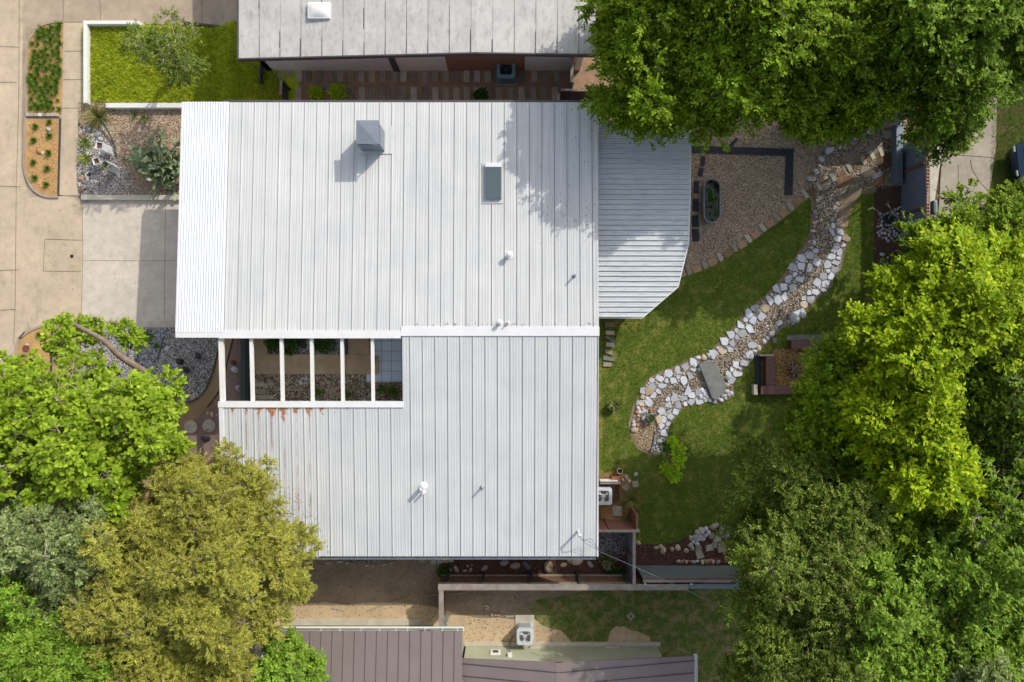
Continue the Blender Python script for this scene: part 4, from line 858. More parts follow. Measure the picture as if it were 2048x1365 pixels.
def flatstone(name, px, h, mat, label, cat='paver', group=None, dz=0.03, taper=0.03, world=None):
    pts = world if world else [G(u, v)[:2] for u, v in px]
    x = sum(p[0] for p in pts)/len(pts); z = T(x)+dz
    return tag(MB().prism(pts, z-.02, z+h, taper).build(name, M[mat], origin='base'), label, cat, group)
def rect(cu, cv, w, h, rot=0.0, dz=0):
    """ground rectangle: centre in pixels, size in metres"""
    x, y, _ = G(cu, cv, dz); ca, sa = cos(rot), sin(rot)
    return [(x+a*ca-b*sa, y+a*sa+b*ca) for a, b in ((-w/2, -h/2), (w/2, -h/2), (w/2, h/2), (-w/2, h/2))]
ORD = ['first', 'second', 'third', 'fourth', 'fifth', 'sixth', 'seventh', 'eighth', 'ninth', 'tenth', 'eleventh', 'twelfth', 'thirteenth', 'fourteenth', 'fifteenth', 'sixteenth', 'seventeenth', 'eighteenth', 'nineteenth', 'twentieth', 'twenty first', 'twenty second', 'twenty third', 'twenty fourth', 'twenty fifth']

# ---------------- low walls round the front yard ----------------
def lowwall(name, px, w, h, mat, label, z0=-.95):
    q = [Vector(P(u, v, T(P(u, v, -.5)[0])+h)) for u, v in px]; m = MB()
    for i, (a, b) in enumerate(zip(q, q[1:])):
        d = (b-a); d.z = 0; d.normalize(); n = Vector((-d.y, d.x, 0))*w/2; b2 = b + d*(w/2 if i < len(q)-2 else 0); a2 = a + d*(w/2+.002 if i else 0)
        m.hexa([(p.x, p.y, z0) for p in (a2-n, b2-n, b2+n, a2+n)], [(p.x, p.y, a.z) for p in (a2-n, b2-n, b2+n, a2+n)])
    return tag(m.build(name, M[mat], origin='base', bevel=.01), label, 'low wall')
lowwall('garden_wall', [(278, 45), (170, 45), (170, 206)], .18, .42, 'white_trim', 'white L-shaped low wall round the corner of the bright front lawn')
lowwall('garden_wall', [(211, 211), (368, 211)], .24, .35, 'white_trim', 'straight white low wall between the front lawn and the cactus bed')
lowwall('garden_wall', [(162, 395), (365, 395)], .25, .22, 'pale_concrete', 'beige concrete low wall along the north side of the driveway')
lowwall('garden_wall', [(366, 44), (480, 43)], .10, .20, 'dark_trim', 'dark thin edging wall at the shaded end of the front lawn')

# ---------------- street-side planting strips ----------------
rg = np.random.default_rng(77); rr_ = random.Random(9)
def make_tuft(seed, n, r, h, w, mat, name, label, cat, group, tilt=(.1, 1.1)):
    r_ = thing(name, label, cat, (0, 0, 0), 0, group); spikes(n, r, h, w, np.random.default_rng(seed), mat, 'leaves', r_, tilt); return r_
protos = [make_tuft(s, 60, .24, 1.0, .022, 'tuft_leaf', 'border_plant', 'small strappy green plant in the crowded planting strip beside the street', 'plant', 'green border plants in the street planting strip') for s in (1, 2, 3)]
inner = [(66, 88), (78, 70), (95, 57), (122, 50), (121, 222), (60, 222), (61, 150)]
pts = []; tries = 0
while len(pts) < 78 and tries < 6000:
    tries += 1; u, v = rr_.uniform(56, 125), rr_.uniform(48, 224)
    if not inside(np.array([[u, v]]), inner)[0]: continue
    if 98 < u < 112 and 95 < v < 210 and rr_.random() < .75: continue
    if all((u-a)**2+(v-b)**2 > 9.5**2 for a, b in pts): pts.append((u, v))
used = set()
for i, (u, v) in enumerate(pts):
    k = i % 3; o = protos[k] if k not in used else copy_tree(protos[k]); used.add(k)
    x, y, z = G(u, v); o.location = (x, y, z+.05); o.rotation_euler.z = rr_.uniform(0, 6); s = rr_.uniform(.6, 1.4); o.scale = (s, s, s*rr_.uniform(.7, 1.2))
mp = make_tuft(5, 170, .21, 1.0, .016, 'tuft_leaf', 'grass_mound', 'x', 'plant', 'round grass mounds in orange mulch', (.0, 1.2))
md = [(74, 255, 'beside the white rock, at the north end of the mulch bed'), (101, 246, 'close to the brick divider'), (101, 273, 'just south of the white rock'), (70, 283, 'at mid height by the kerb'), (100, 308, 'beside the orange rock'), (70, 326, 'by the kerb below the orange rock'), (97, 338, 'near the steel edging, second from the south end'), (72, 357, 'by the curved kerb corner'), (95, 371, 'at the south tip of the bed'), (81, 671, 'at the north tip of the southern bed'), (49, 714, 'beside the round brown cover'), (81, 722, 'near the sidewalk in the southern bed'), (48, 751, 'half under the lime tree'), (98, 790, 'hidden below the lime tree')]
for i, (u, v, w) in enumerate(md):
    o = mp if i == 0 else copy_tree(mp); x, y, z = G(u, v); o.location = (x, y, z+.05); o.rotation_euler.z = i*1.3; s = rr_.uniform(.85, 1.15)*1.1; o.scale = (s, s, s); o['label'] = 'round green grass mound ' + w
rock(98, 260, .14, 'stone_white', label='small white rock in the orange mulch near the brick divider', rr=rr_)
rock(80, 304, .19, 'stone_orange', label='rusty orange rock in the middle of the mulch bed', rr=rr_, sq=.4)
rock(86, 307, .13, 'stone_tan', label='tan rock touching the rusty orange rock', rr=rr_, sq=.4)
rock(55, 690, .08, 'stone_white', label='small white stone near the round brown cover', rr=rr_)
rock(95, 690, .06, 'stone_white', label='tiny white stone in the southern mulch bed', rr=rr_)
for i in range(8):
    flatstone('edging_brick', None, .12, 'paver_light' if i % 3 else 'stone_white', 'pale brick, %s from the street in the divider across the planting strip' % ORD[i], 'brick', 'bricks dividing the planting strip', .03, world=rect(58.5+i*8.3, 231.5, .185, .15))
tag(MB().lathe([(.17, 0), (.17, .06), (.15, .065), (.15, .05), (.02, .05)], n=24).build('utility_cover', M['stone_red']), 'round brown utility cover set in the southern mulch bed', 'cover').location = Vector(G(54, 697))+Vector((0, 0, .03))
tag(MB().lathe([(.09, 0), (.09, .008), (.03, .009)], n=20).build('valve_cover', M['black_hole']), 'small black round valve cover in the concrete apron', 'cover').location = Vector(G(144, 513))+Vector((0, 0, .014))
x, y, z = G(46, 671); tag(MB().box(-.03, .03, -.22, .22, 0, .11).build('storm_inlet', M['dark_steel']), 'narrow dark drain slot with white plate in the curved kerb', 'drain').location = (x, y, z+.0); bpy.data.objects['storm_inlet'].rotation_euler.z = -.7
x, y, z = G(98, 657); o = thing('sprinkler', 'dark fallen landscape spotlight at the tip of the southern bed', 'garden light', (x, y, z+.06)); MB().tube([(0, 0, .05), (.25, -.1, .04)], .02, 8).build('stem', M['dark_steel'], o); MB().tube([(-.12, .06, .06), (0, 0, .05)], [.08, .04], 10).build('head', M['dark_steel'], o)
def edging(name, px, label, w=.03, h=.10, mat='dark_steel'):
    q = [Vector(G(u, v)) for u, v in px]; m = MB()
    for a, b in zip(q, q[1:]):
        d = (b-a); d.z = 0; d.normalize(); n = Vector((-d.y, d.x, 0))*w/2
        m.hexa([(p.x, p.y, p.z-.02) for p in (a-n, b-n, b+n, a+n)], [(p.x, p.y, p.z+h) for p in (a-n, b-n, b+n, a+n)])
    return tag(m.build(name, M[mat], origin='base'), label, 'edging')
edging('steel_edging', [(122, 238), (118, 392)], 'straight dark steel edging between the mulch bed and sidewalk', .05)
edging('steel_edging', [(106, 650), (103, 760), (101, 830)], 'dark green steel edging beside the sidewalk south of the driveway', .06)
edging('steel_edging', smooth([(437, 700), (424, 752), (410, 782), (392, 800), (374, 806)], 4, False), 'curved dark edging round the lower end of the grey gravel')
edging('steel_edging', smooth([(470, 665), (461, 700), (450, 745), (440, 780), (415, 815)], 4, False), 'dark edging between tan path and pink granite bed')
edging('steel_edging', smooth([(330, 672), (322, 700), (316, 720)], 4, False), 'short dark edging splitting white and grey gravel')
edging('steel_edging', smooth([(250, 700), (266, 692), (277, 702), (274, 722), (262, 732)], 4, False), 'looped dark edging round the fallen bark near the limb')

# ---------------- agave, yucca, cactus bed ----------------
def plant(name, u, v, label, n, r, h, w, mat, seed, tilt=(.2, 1.3), curve=.3, cat='plant', dz=.05, hgt=0):
    x, y, z = P(u, v, T(P(u, v, -.5)[0])+hgt) if hgt else G(u, v); z = T(x)+dz
    o = thing(name, label, cat, (x, y, z)); spikes(n, r, h, w, np.random.default_rng(seed), mat, 'leaves', o, tilt, curve); return o
plant('yucca', 200, 238, 'big fountain of long olive yucca leaves at the corner of the white walls', 170, .95, 1.0, .035, 'yucca_leaf', 11, (.1, 1.25), .5)
plant('agave', 172, 287, 'variegated spiky agave beside the tall white planters, the upper one', 46, .52, .9, .06, 'agave_leaf', 12)
plant('agave', 174, 318, 'variegated spiky agave below its twin beside the white planters', 46, .52, .9, .06, 'agave_leaf', 13)
plant('ornamental_grass', 271, 232, 'thin dry grassy plant under the white wall in the cactus bed', 60, .38, .9, .02, 'yucca_leaf', 14)
plant('ornamental_grass', 290, 238, 'yellowing small plant next to the dry grassy plant in the cactus bed', 40, .3, .8, .03, 'agave_leaf', 15)
plant('agave', 300, 672, 'dark spiky agave in the white gravel south of the driveway', 55, .42, .9, .04, 'tuft_leaf', 16)
plant('agave', 316, 692, 'small spiky agave just southeast of the larger one', 40, .26, .9, .035, 'tuft_leaf', 17)
plant('agave', 229, 654, 'green agave against the south curb of the driveway', 60, .55, .9, .05, 'agave_leaf', 18)
plant('agave', 284, 686, 'spiky agave beside the leaning limb of the lime tree', 50, .42, .9, .05, 'agave_leaf', 19)
plant('agave', 144, 716, 'dark agave at the sidewalk edge under the lime tree', 50, .45, .9, .05, 'tuft_leaf', 20)
def column_planter(u, v, h, rot, label, s=.34, grass=True):
    zt = -.82+h; x, y, _ = P(u, v, zt); o = thing('planter', label, 'planter', (x, y, -.86), rot)
    m = MB(); t_ = .025; a = s/2
    m.box(-a, a, -a, -a+t_, 0, h); m.box(-a, a, a-t_, a, 0, h); m.box(-a, -a+t_, -a+t_, a-t_, 0, h); m.box(a-t_, a, -a+t_, a-t_, 0, h); m.build('body', M['planter_white'], o)
    MB().box(-a+t_, a-t_, -a+t_, a-t_, h*.4, h-.1).build('soil_fill', M['soil'], o)
    if grass:
        l = spikes(60, .42, 1, .02, np.random.default_rng(int(u)), 'yucca_leaf', 'leaves', o, (.3, 1.3), .5); l.location = (0, 0, h-.1)
column_planter(197, 291, .95, -.15, 'tall white square planter with open dark top beside the upper agave', .36, False)
column_planter(191, 322, .62, .3, 'short white square planter tucked between its two taller neighbours', .34, False)
column_planter(209, 329, .95, -.72, 'tall white square planter set diagonally, casting a long shadow on gravel', .34, True)
x, y, z = G(213, 245); q = [Vector(G(u, v))+Vector((0, 0, h)) for u, v, h in ((213, 243, .5), (218, 256, .35), (226, 275, .2), (231, 295, .12), (235, 316, .1))]
tag(MB().tube(smooth([tuple(p) for p in q], 4, False), .035, 8).build('hose', M['hose_green'], origin='base'), 'thick dark green hose bent from the yucca down to the gravel', 'hose')
for i, (u, v, r, mt, d) in enumerate([(205, 258, .16, 'stone_white', 'pale'), (198, 270, .20, 'stone_white', 'large pale'), (202, 279, .17, 'stone_white', 'smooth'), (180, 261, .17, 'stone_grey', 'grey'), (190, 262, .13, 'stone_grey', 'grey'), (170, 262, .1, 'stone_white', 'small'), (160, 250, .1, 'stone_black', 'black'), (165, 256, .09, 'stone_black', 'black'), (186, 272, .12, 'stone_tan', 'tan'), (212, 224, .15, 'stone_white', 'white'), (216, 232, .13, 'stone_tan', 'tan'), (163, 272, .13, 'stone_orange', 'orange'),
        (169, 345, .16, 'stone_grey', 'grey'), (165, 360, .13, 'stone_orange', 'orange'), (170, 366, .14, 'stone_grey', 'grey'), (174, 376, .12, 'stone_grey', 'grey'), (163, 383, .14, 'stone_orange', 'bright orange'), (173, 386, .1, 'stone_white', 'white'), (180, 350, .12, 'stone_black', 'black'), (178, 362, .09, 'stone_white', 'white'), (192, 387, .1, 'stone_white', 'white'), (184, 385, .08, 'stone_black', 'black'), (190, 344, .15, 'stone_grey', 'grey'), (179, 340, .11, 'stone_grey', 'grey')]):
    rock(u, v, r, mt, label=d + ' boulder among rocks %s the white planters' % ('north of' if v < 300 else 'south of'), group='mixed boulders by the white planters', rr=rr_, cat='rock')
def prickly_pear(u, v, r, h, label):
    rg = np.random.default_rng(99); x, y, z = G(u, v); root = thing('prickly_pear', label, 'cactus', (x, y, z+.05))
    pads = [((0, 0, 0), nrm(rg.normal(size=3)*[.5, .5, .2]+[0, 0, 1.]))]; m = MB(); ph = [(k*pi/4) for k in range(8)]
    def pad(p, ax, nn, L_, W_):
        w = np.cross(ax, nn); b = len(m.v)
        for sgn, th in ((-1, .022), (1, .022)):
            for s_, wd in ((0.0, .25), (.25, .8), (.55, 1.0), (.82, .75), (1.0, .3)):
                for e in (-1, -.5, 0, .5, 1): m.v.append(tuple(p + ax*L_*s_ + w*W_*.5*wd*e + nn*sgn*th*(1-abs(e)**3*.9)*(1 if 0 < s_ < 1 else .4)))
        for k in range(2):
            for i in range(4):
                for j in range(4):
                    f = (b+k*25+i*5+j, b+k*25+i*5+j+1, b+k*25+(i+1)*5+j+1, b+k*25+(i+1)*5+j); m.f.append(f if k else f[::-1])
        for i in range(4):
            m.f.append((b+i*5, b+(i+1)*5, b+25+(i+1)*5, b+25+i*5)); m.f.append((b+i*5+4, b+25+i*5+4, b+25+(i+1)*5+4, b+(i+1)*5+4))
    n = 0; stems = []
    for k in range(64):
        a = rg.random()*6.28; q = r*.75*rg.random()**.6; p = np.array([cos(a)*q, sin(a)*q, 0]); ax = nrm(np.array([cos(a)*.5*q/r, sin(a)*.5*q/r, 1])+rg.normal(size=3)*.25); depth = 0
        while depth < 7 and p[2] < h*(1-.35*(np.hypot(p[0], p[1])/r)**2):
            nn = nrm(np.cross(ax, rg.normal(size=3))); L_ = .24+.10*rg.random(); pad(p, ax, nn, L_, .17+.05*rg.random()); p = p+ax*L_*.9; out = np.array([p[0], p[1], 0])*.35
            if rg.random() < .9:
                a2 = nrm(ax+rg.normal(size=3)*.75+out); pad(p-ax*.03, a2, nrm(np.cross(a2, rg.normal(size=3))), .26, .18)
            ax = nrm(ax + rg.normal(size=3)*.55 + out*.6 + np.array([0, 0, .1])); depth += 1
    m.build('pads', M['cactus'], root, sm=True)
prickly_pear(326, 330, 1.05, 1.15, 'big grey green prickly pear cactus spreading beside the carport roof')

# ---------------- gravel garden south of the driveway ----------------
for u, v, r, l in ((362, 724, .21, 'black boulder in the grey gravel, the western of a pair'), (374, 740, .22, 'black boulder in the grey gravel, the southern of a pair'), (398, 712, .19, 'lone black boulder nearest the courtyard beam in grey gravel')):
    rock(u, v, r, 'stone_black', 'boulder', l, 'rock', rr=rr_, sq=.75, pointy=.35)
rock(332, 659, .16, 'stone_grey', 'boulder', 'smooth grey boulder against the driveway curb', 'rock', rr=rr_)
rock(336, 698, .15, 'stone_white', 'boulder', 'pale boulder at the split between two gravels', 'rock', rr=rr_)
rock(388, 795, .17, 'stone_tan', 'boulder', 'tan flat boulder at the lower tip of the grey gravel', 'rock', rr=rr_, sq=.35)
for u, v, r, l, mt in ((416, 827, .10, 'small pale stone beside the pergola post', 'stone_tan'), (425, 829, .13, 'tan stone, larger of two by the house corner', 'stone_tan'), (436, 831, .12, 'bluish stone half under the roof edge', 'stone_grey')):
    rock(u, v, r, mt, label=l, rr=rr_)
for u, v, l in ((344, 862, 'round grey stepping stone partly under the lime tree'), (382.5, 854, 'middle round stepping stone of the three in a row'), (419, 852, 'round stepping stone nearest the house wall')):
    x, y, z = G(u, v); o = MB().lathe([(.33, 0), (.335, .04), (.32, .05), (.01, .052)], n=32).build('stepping_stone', M['paver']); o.location = (x, y, z+.03); tag(o, l, 'stepping stone', 'round stepping stones')
rock(413, 877, .2, 'stone_black', 'boulder', 'dark wedge shaped boulder on pink granite below the stepping stones', 'rock', rr=rr_, sq=.75, pointy=.35)
o = thing('garden_light', 'small dark path light on the round stepping stone by the house', 'garden light', tuple(Vector(G(420, 859))+Vector((0, 0, .08)))); MB().lathe([(.015, 0), (.015, .3), (.05, .31), (.01, .36)], n=10).build('post', M['dark_steel'], o)
if 0: x0, y0, _ = P(392, 880, 2.2); o = thing('timber_post', 'timber post whose shadow crosses the pink granite', 'post', (x0+1.7, y0+2.4, -.1)); MB().box(-.1, .1, -.1, .1, 0, 2.6).build('shaft', M['white_trim'], o)

# ---------------- courtyard ----------------
def cp(pts): return zp(420, 630, 4.876, pts)
def pxbox(name, px0, px1, z0, z1, mat, label, cat, group=None, bevel=.008):
    a = P(px0[0], px0[1], z1); b = P(px1[0], px1[1], z1)
    return tag(MB().box(min(a[0], b[0]), max(a[0], b[0]), min(a[1], b[1]), max(a[1], b[1]), z0, z1).build(name, M[mat], origin='base', bevel=bevel), label, cat, group)
sheet('courtyard_gravel', cp([(345, 100), (1900, 100), (1900, 900), (345, 900)]), M['gravel_mixed'], 0.040)
sheet('courtyard_gravel', cp([(830, 100), (1300, 100), (1300, 385), (830, 385)]), M['gravel_blue'], 0.044)
sheet('courtyard_tiles', cp([(1575, 60), (2000, 60), (2000, 655), (1530, 655), (1530, 580), (1575, 580)]), M['blue_tile'], 0.10)

def slab(name, a, b, z1, mat, kind='structure'):
    a = cp([a])[0]; b = cp([b])[0]; p = P(a[0], a[1], z1); q = P(b[0], b[1], z1)
    return tag(MB().box(p[0], q[0], q[1], p[1], 0.0, z1).build(name, M[mat], origin='base', bevel=.008), kind=kind)
slab('courtyard_walk', (400, 386), (985, 580), .14, 'walk_concrete'); slab('courtyard_walk', (987, 386), (1325, 580), .14, 'walk_concrete'); slab('courtyard_walk', (1328, 386), (1585, 580), .14, 'walk_concrete'); slab('courtyard_walk', (1587, 398), (1645, 580), .17, 'walk_concrete')
slab('courtyard_step', (380, 250), (555, 384), .15, 'walk_concrete'); slab('courtyard_step', (380, 120), (555, 248), .32, 'walk_concrete')
slab('courtyard_step', (1340, 250), (1555, 384), .15, 'walk_concrete'); slab('courtyard_step', (1345, 120), (1545, 248), .32, 'walk_concrete')
pxbox('planter_box', cp([(1286, 150)])[0], cp([(1338, 384)])[0], 0.0, .30, 'dark_steel', 'low dark box between the pebble bed and the courtyard steps', 'planter')
pxbox('courtyard_wall', (481, 640), (489.5, 830), -.1, .75, 'dark_steel', 'low dark green wall closing the street side of the courtyard', 'low wall')
b0 = thing('slatted_bench', 'narrow teal slatted bench at the edge of the blue tiles', 'bench', tuple(Vector(P(747, 688, .4))*1)); b0.location.z = .1
for k in range(13): MB().box(-.09, .09, -.95+k*.148, -.86+k*.148, .38, .41).build('slat', M['teal_paint'], b0)
for y in (-.85, .8): MB().box(-.08, .08, y, y+.06, 0, .38).build('leg', M['dark_steel'], b0)
def shrub(name, u, v, r, h, n, mat, label, seed, ll=.09, lw=.05, cat='shrub', dz=.04, stem=True):
    x, y, z = G(u, v); o = thing(name, label, cat, (x, y, z+dz)); leafball(n, r, h, np.random.default_rng(seed), mat, 'foliage', o, ll, lw)
    if stem: MB().tube([(0, 0, -.05), (.02, 0, h*.6)], [.03, .01], 6).build('stem', M['bark'], o)
    return o
for u, v, r, l, s in ((546, 686, .36, 'leafy green shrub beside the western courtyard steps', 1), (578, 690, .55, 'bushy green shrub between two white beams in the courtyard', 2), (650, 686, .55, 'rounded green shrub beyond the black rocks in the courtyard', 3), (596, 672, .35, 'small green shrub against the blue pebbles', 4)):
    shrub('courtyard_shrub', u, v, r, .45, int(1500*r), 'shrub_leaf', l, s, .11, .06)
for p, r, l in (((905, 285), .28, 'large flat black rock among bluish pebbles'), ((1020, 320), .2, 'smaller black rock near the second white beam'), ((925, 215), .17, 'black rock tucked under the roof edge')):
    u, v = cp([p])[0]; rock(u, v, r, 'stone_black', 'boulder', l, 'rock', rr=rr_, sq=.3, pointy=.35)
def rowpavers(lst, label, mat='paver', group=None):
    for i, (a, b) in enumerate(lst):
        (u0, v0), (u1, v1) = cp([a, b]); x0, y0, _ = G(u0, v0); x1, y1, _ = G(u1, v1)
        flatstone('paver', None, .03, mat, label % ORD[i], 'paver', group, .045, .02, world=[(x0, y1), (x1, y1), (x1, y0), (x0, y0)])
rowpavers([((415, 658), (545, 700)), ((415, 726), (545, 766)), ((415, 784), (545, 824)), ((550, 658), (628, 696)), ((550, 784), (630, 822))], 'rectangular tan paver, %s of five in the courtyard gravel', group='courtyard gravel pavers')
rowpavers([((1172, 700), (1235, 760)), ((1170, 765), (1218, 820))], 'square pale paver beside the courtyard yucca, %s of two', 'paver_light')
for i, (a, b, r) in enumerate([(905, 618, .12), (940, 625, .13), (885, 658, .15), (930, 665, .11), (1215, 600, .1), (1395, 600, .1), (1510, 832, .12), (250, 535, .22), (150, 655, .12), (142, 700, .17), (280, 710, .16), (290, 735, .1), (235, 465, .15), (820, 372, .1), (1070, 370, .1), (1130, 376, .1), (1185, 372, .09), (770, 660, .08)]):
    u, v = cp([(a, b)])[0]; rock(u, v, r, 'stone_white' if i not in (12,) else 'stone_red', label='pale rounded stone lying in the open-beamed courtyard' if i != 12 else 'reddish stone in the pink granite of the courtyard', group='pale stones in the courtyard' if i != 12 else None, rr=rr_)
for (a, b), r, l, s in (((1060, 755), .42, 'dark spiky yucca in the courtyard gravel beside square pavers', 31), ((1345, 775), .36, 'small spiky plant between two beams in the courtyard gravel', 32), ((1790, 740), .5, 'low dark green plant in the shaded courtyard corner', 33), ((1680, 720), .35, 'faint green plant below the tile edge', 34)):
    u, v = cp([(a, b)])[0]; plant('courtyard_plant', u, v, l, 60, r, .9, .03, 'tuft_leaf', s)
u, v = cp([(277, 195)])[0]; x, y, _ = G(u, v); tag(MB().box(x-.07, x+.07, y-.1, y+.1, 0, .25).build('utility_box', M['ac_grey'], origin='base'), 'small pale utility box on pink granite by the courtyard wall', 'box')
# ---------------- north side yard ----------------
basic('paver_brown', srgb(124, 98, 72), 0.25, 2, 0.9, 0.5); basic('paver_sand', srgb(178, 148, 116), 0.2, 2, 0.9, 0.5)
island('chip_straw', [srgb(*c) for c in ((196, 158, 96), (150, 116, 70), (220, 184, 124), (120, 92, 60))], 0.9)
rr_ = random.Random(21)
x_a = [zp(480, 0, 3.25, [(a, 0)])[0][0] for a in (385, 447, 518, 588, 655, 722, 790, 860, 928, 1005, 1063, 1132, 1200, 1270, 1340, 1405, 1473, 1540, 1612)]
tone = lambda: rr_.choice(['paver', 'paver', 'paver_dark', 'paver_dark', 'paver_light'])
NR = 'rectangular pavers in the narrow north side yard'
for i, u in enumerate(x_a + [1046, 1068, 1090, 1113]): flatstone('paver', None, .03, tone(), 'rectangular paver, %s from the street in the row nearer the brick wall' % ORD[i], 'paver', NR, .03, .02, world=rect(u, 152, .31, .66, rr_.uniform(-.03, .03)))
x_b = [597, 640, 661, 682, 703, 724, 745, 765, 786, 807, 828, 850, 871, 892, 913, 934, 955, 976, 998, 1020, 1043, 1066, 1087, 1110]
for i, u in enumerate(x_b): flatstone('paver', None, .03, tone(), 'rectangular paver, %s from the street in the row nearer the white roof' % ORD[i], 'paver', NR, .03, .02, world=rect(u, 189, .31, .68, rr_.uniform(-.03, .03)))
for i, (u, v) in enumerate([(555, 128), (556, 154), (577, 148), (530, 178), (548, 176)]): flatstone('paver', None, .03, 'paver', ['square paver under the neighbour roof corner', 'square paver at the west end of the side yard', 'square brown paver beside the concrete ledge', 'small paver at the lawn edge', 'pale small paver touching the front lawn'][i], 'paver', None, .03, .02, world=rect(u, v, .42, .38 if i < 3 else .15))
def fence_plain(name, a, b, h, label, board='fence_metal', rails='red_wood', posts=5, cap='old_wood', capw=.14, z0=0.0, pitch=.15, side=1, face_rails=True, th=.03, zb=None):
    """a fence from a to b (ground pixels of its foot): ribbed board sheet, posts, rails, cap"""
    A = Vector(G(*a)); B_ = Vector(G(*b)); d = B_-A; L_ = d.length; ang = math.atan2(d.y, d.x)
    o = thing(name, label, 'fence', tuple(A), ang); m = MB(); n = max(2, int(L_/pitch)); 
    for k in range(n):
        x = L_*k/n; m.box(x+.004, x+L_/n-.004, -th/2, th/2 + (.012 if k % 2 else 0), .04, h-.06)
    m.build('panel', M[board], o)
    for k in range(posts):
        x = (L_-.1)*k/max(1, posts-1); MB().box(x, x+.1, th/2*side+.014*side if side > 0 else -.1-th/2, th/2+.114 if side > 0 else -th/2, 0, h-.04).build('post', M[rails], o)
    if face_rails:
        for z in (.4, h*.5, h-.3): MB().box(0, L_, (th/2+.014) if side > 0 else -th/2-.06, (th/2+.06) if side > 0 else -th/2, z, z+.09).build('rail', M[rails], o)
    MB().box(-.02, L_+.02, -capw/2, capw/2, h-.04, h).build('cap_rail', M[cap], o, bevel=.005)
    return o
fence_plain('wood_fence', (577, 178), (576, 206), 1.1, 'short dark fence stub between the front lawn and the side yard', 'dark_steel', 'dark_steel', 2, 'old_wood', .12)
fence_plain('wood_fence', (1141, 122), (1136, 193), 1.9, 'old timber gate frame running from the brick wall toward the white roof', 'brown_wood', 'old_wood', 3, 'old_wood', .14)
fence_plain('wood_fence', (1118, 205), (1196, 207), 1.7, 'dark slatted fence panel with pale posts at the roof corner', 'dark_steel', 'red_wood', 3, 'old_wood', .10)
x, y, _ = P(1117, 185, 1.9); o = thing('fence_post', 'thick pale weathered post at the east end of the side yard', 'post', (x, y-.5, 0)); MB().box(-.07, .07, -.35, .45, 0, 1.9).build('shaft', M['old_wood'], o)
def condenser(u, v, zt, s, h, body, label, rot=0, blade='fan_blade', pad=True, top=None):
    x, y, _ = P(u, v, zt); z0 = zt-h; o = thing('air_conditioner', label, 'air conditioner', (x, y, z0), rot); a = s/2
    def rsq(r, k=.12, n=6): 
        p = []
        for cx, cy, a0 in ((r-k, r-k, 0), (-r+k, r-k, 90), (-r+k, -r+k, 180), (r-k, -r+k, 270)):
            for i in range(n+1): t_ = R(a0+90*i/n); p.append((cx+k*cos(t_), cy+k*sin(t_)))
        return p
    MB().prism(rsq(a-.02), .06, h-.15).build('casing', M[body], o)
    m = MB(); n = 22
    for sd in range(4):
        for k in range(n):
            q = -a+.12+(2*a-.24)*k/(n-1); bx = (q-.007, q+.007)
            if sd == 0: m.box(bx[0], bx[1], -a-.004, -a+.02, .1, h-.1)
            if sd == 1: m.box(bx[0], bx[1], a-.02, a+.004, .1, h-.1)
            if sd == 2: m.box(-a-.004, -a+.02, bx[0], bx[1], .1, h-.1)
            if sd == 3: m.box(a-.02, a+.004, bx[0], bx[1], .1, h-.1)
    m.build('louvre', M[body], o)
    # top pan with a round opening
    ring = rsq(a, .12, 8); N_ = len(ring); ri = a*.80; t0 = MB(); vs = []
    for (px_, py_) in ring: vs.append((px_, py_, h))
    for (px_, py_) in ring: tt = math.atan2(py_, px_); vs.append((ri*cos(tt), ri*sin(tt), h+.01))
    for (px_, py_) in ring: vs.append((px_, py_, h-.16))
    for (px_, py_) in ring: tt = math.atan2(py_, px_); vs.append((ri*cos(tt), ri*sin(tt), h-.12))
    t0.add(vs, [(i, (i+1) % N_, N_+(i+1) % N_, N_+i) for i in range(N_)] + [(2*N_+i, 2*N_+(i+1) % N_, (i+1) % N_, i) for i in range(N_)] + [(N_+i, N_+(i+1) % N_, 3*N_+(i+1) % N_, 3*N_+i) for i in range(N_)])
    t0.build('top_pan', M[top or body], o)
    MB().lathe([(ri+.005, h-.13), (ri+.005, h-.125), (.01, h-.125)], n=28).build('fan_well', M['black_hole'], o)
    for k in range(3):
        b = MB(); t0_ = k*2.094+.4; vs = []
        for i in range(6):
            q = i/5; r0 = .06+(ri-.09)*q; wd = .16+.14*q; vs += [(r0*cos(t0_-wd), r0*sin(t0_-wd), h-.095), (r0*cos(t0_+wd*1.3), r0*sin(t0_+wd*1.3), h-.06)]
        b.add(vs, [(2*i, 2*i+1, 2*i+3, 2*i+2) for i in range(5)]); b.build('fan_blade', M[blade], o)
    MB().lathe([(.085, h-.11), (.085, h-.03), (.02, h-.015)], n=16).build('fan_hub', M[blade], o)
    g = MB()
    for k in range(12): t_ = k*pi/6; g.tube([(.07*cos(t_), .07*sin(t_), h+.012), (ri*cos(t_), ri*sin(t_), h+.012)], .004, 4)
    for r_ in (ri*.3, ri*.5, ri*.7, ri*.88): g.tube([(r_*cos(t_*pi/12), r_*sin(t_*pi/12), h+.014) for t_ in range(25)], .0035, 4)
    g.build('fan_guard', M['dark_steel' if body == 'ac_teal' else 'ac_grey'], o)
    if pad: MB().box(-a-.1, a+.1, -a-.1, a+.1, -.02, .05).build('pad', M['grey_concrete'], o, bevel=.01)
    return o
condenser(1012, 138, .88, .90, .8, 'ac_teal', 'dark teal air conditioner on a pad against the neighbour brick wall', 0, 'dark_steel')
for u, v, r, mt, l, s in ((635, 194, .34, 'shrub_lime', 'yellow green shrub peeking over the roof edge, smaller of two', 5), (678, 192, .42, 'shrub_lime', 'yellow green shrub peeking over the roof edge, larger of two', 6), (962, 197, .34, 'shrub_leaf', 'green shrub growing beside the side yard pavers', 7)):
    shrub('shrub', u, v, r, .9, 420, mt, l, s, .13, .08)
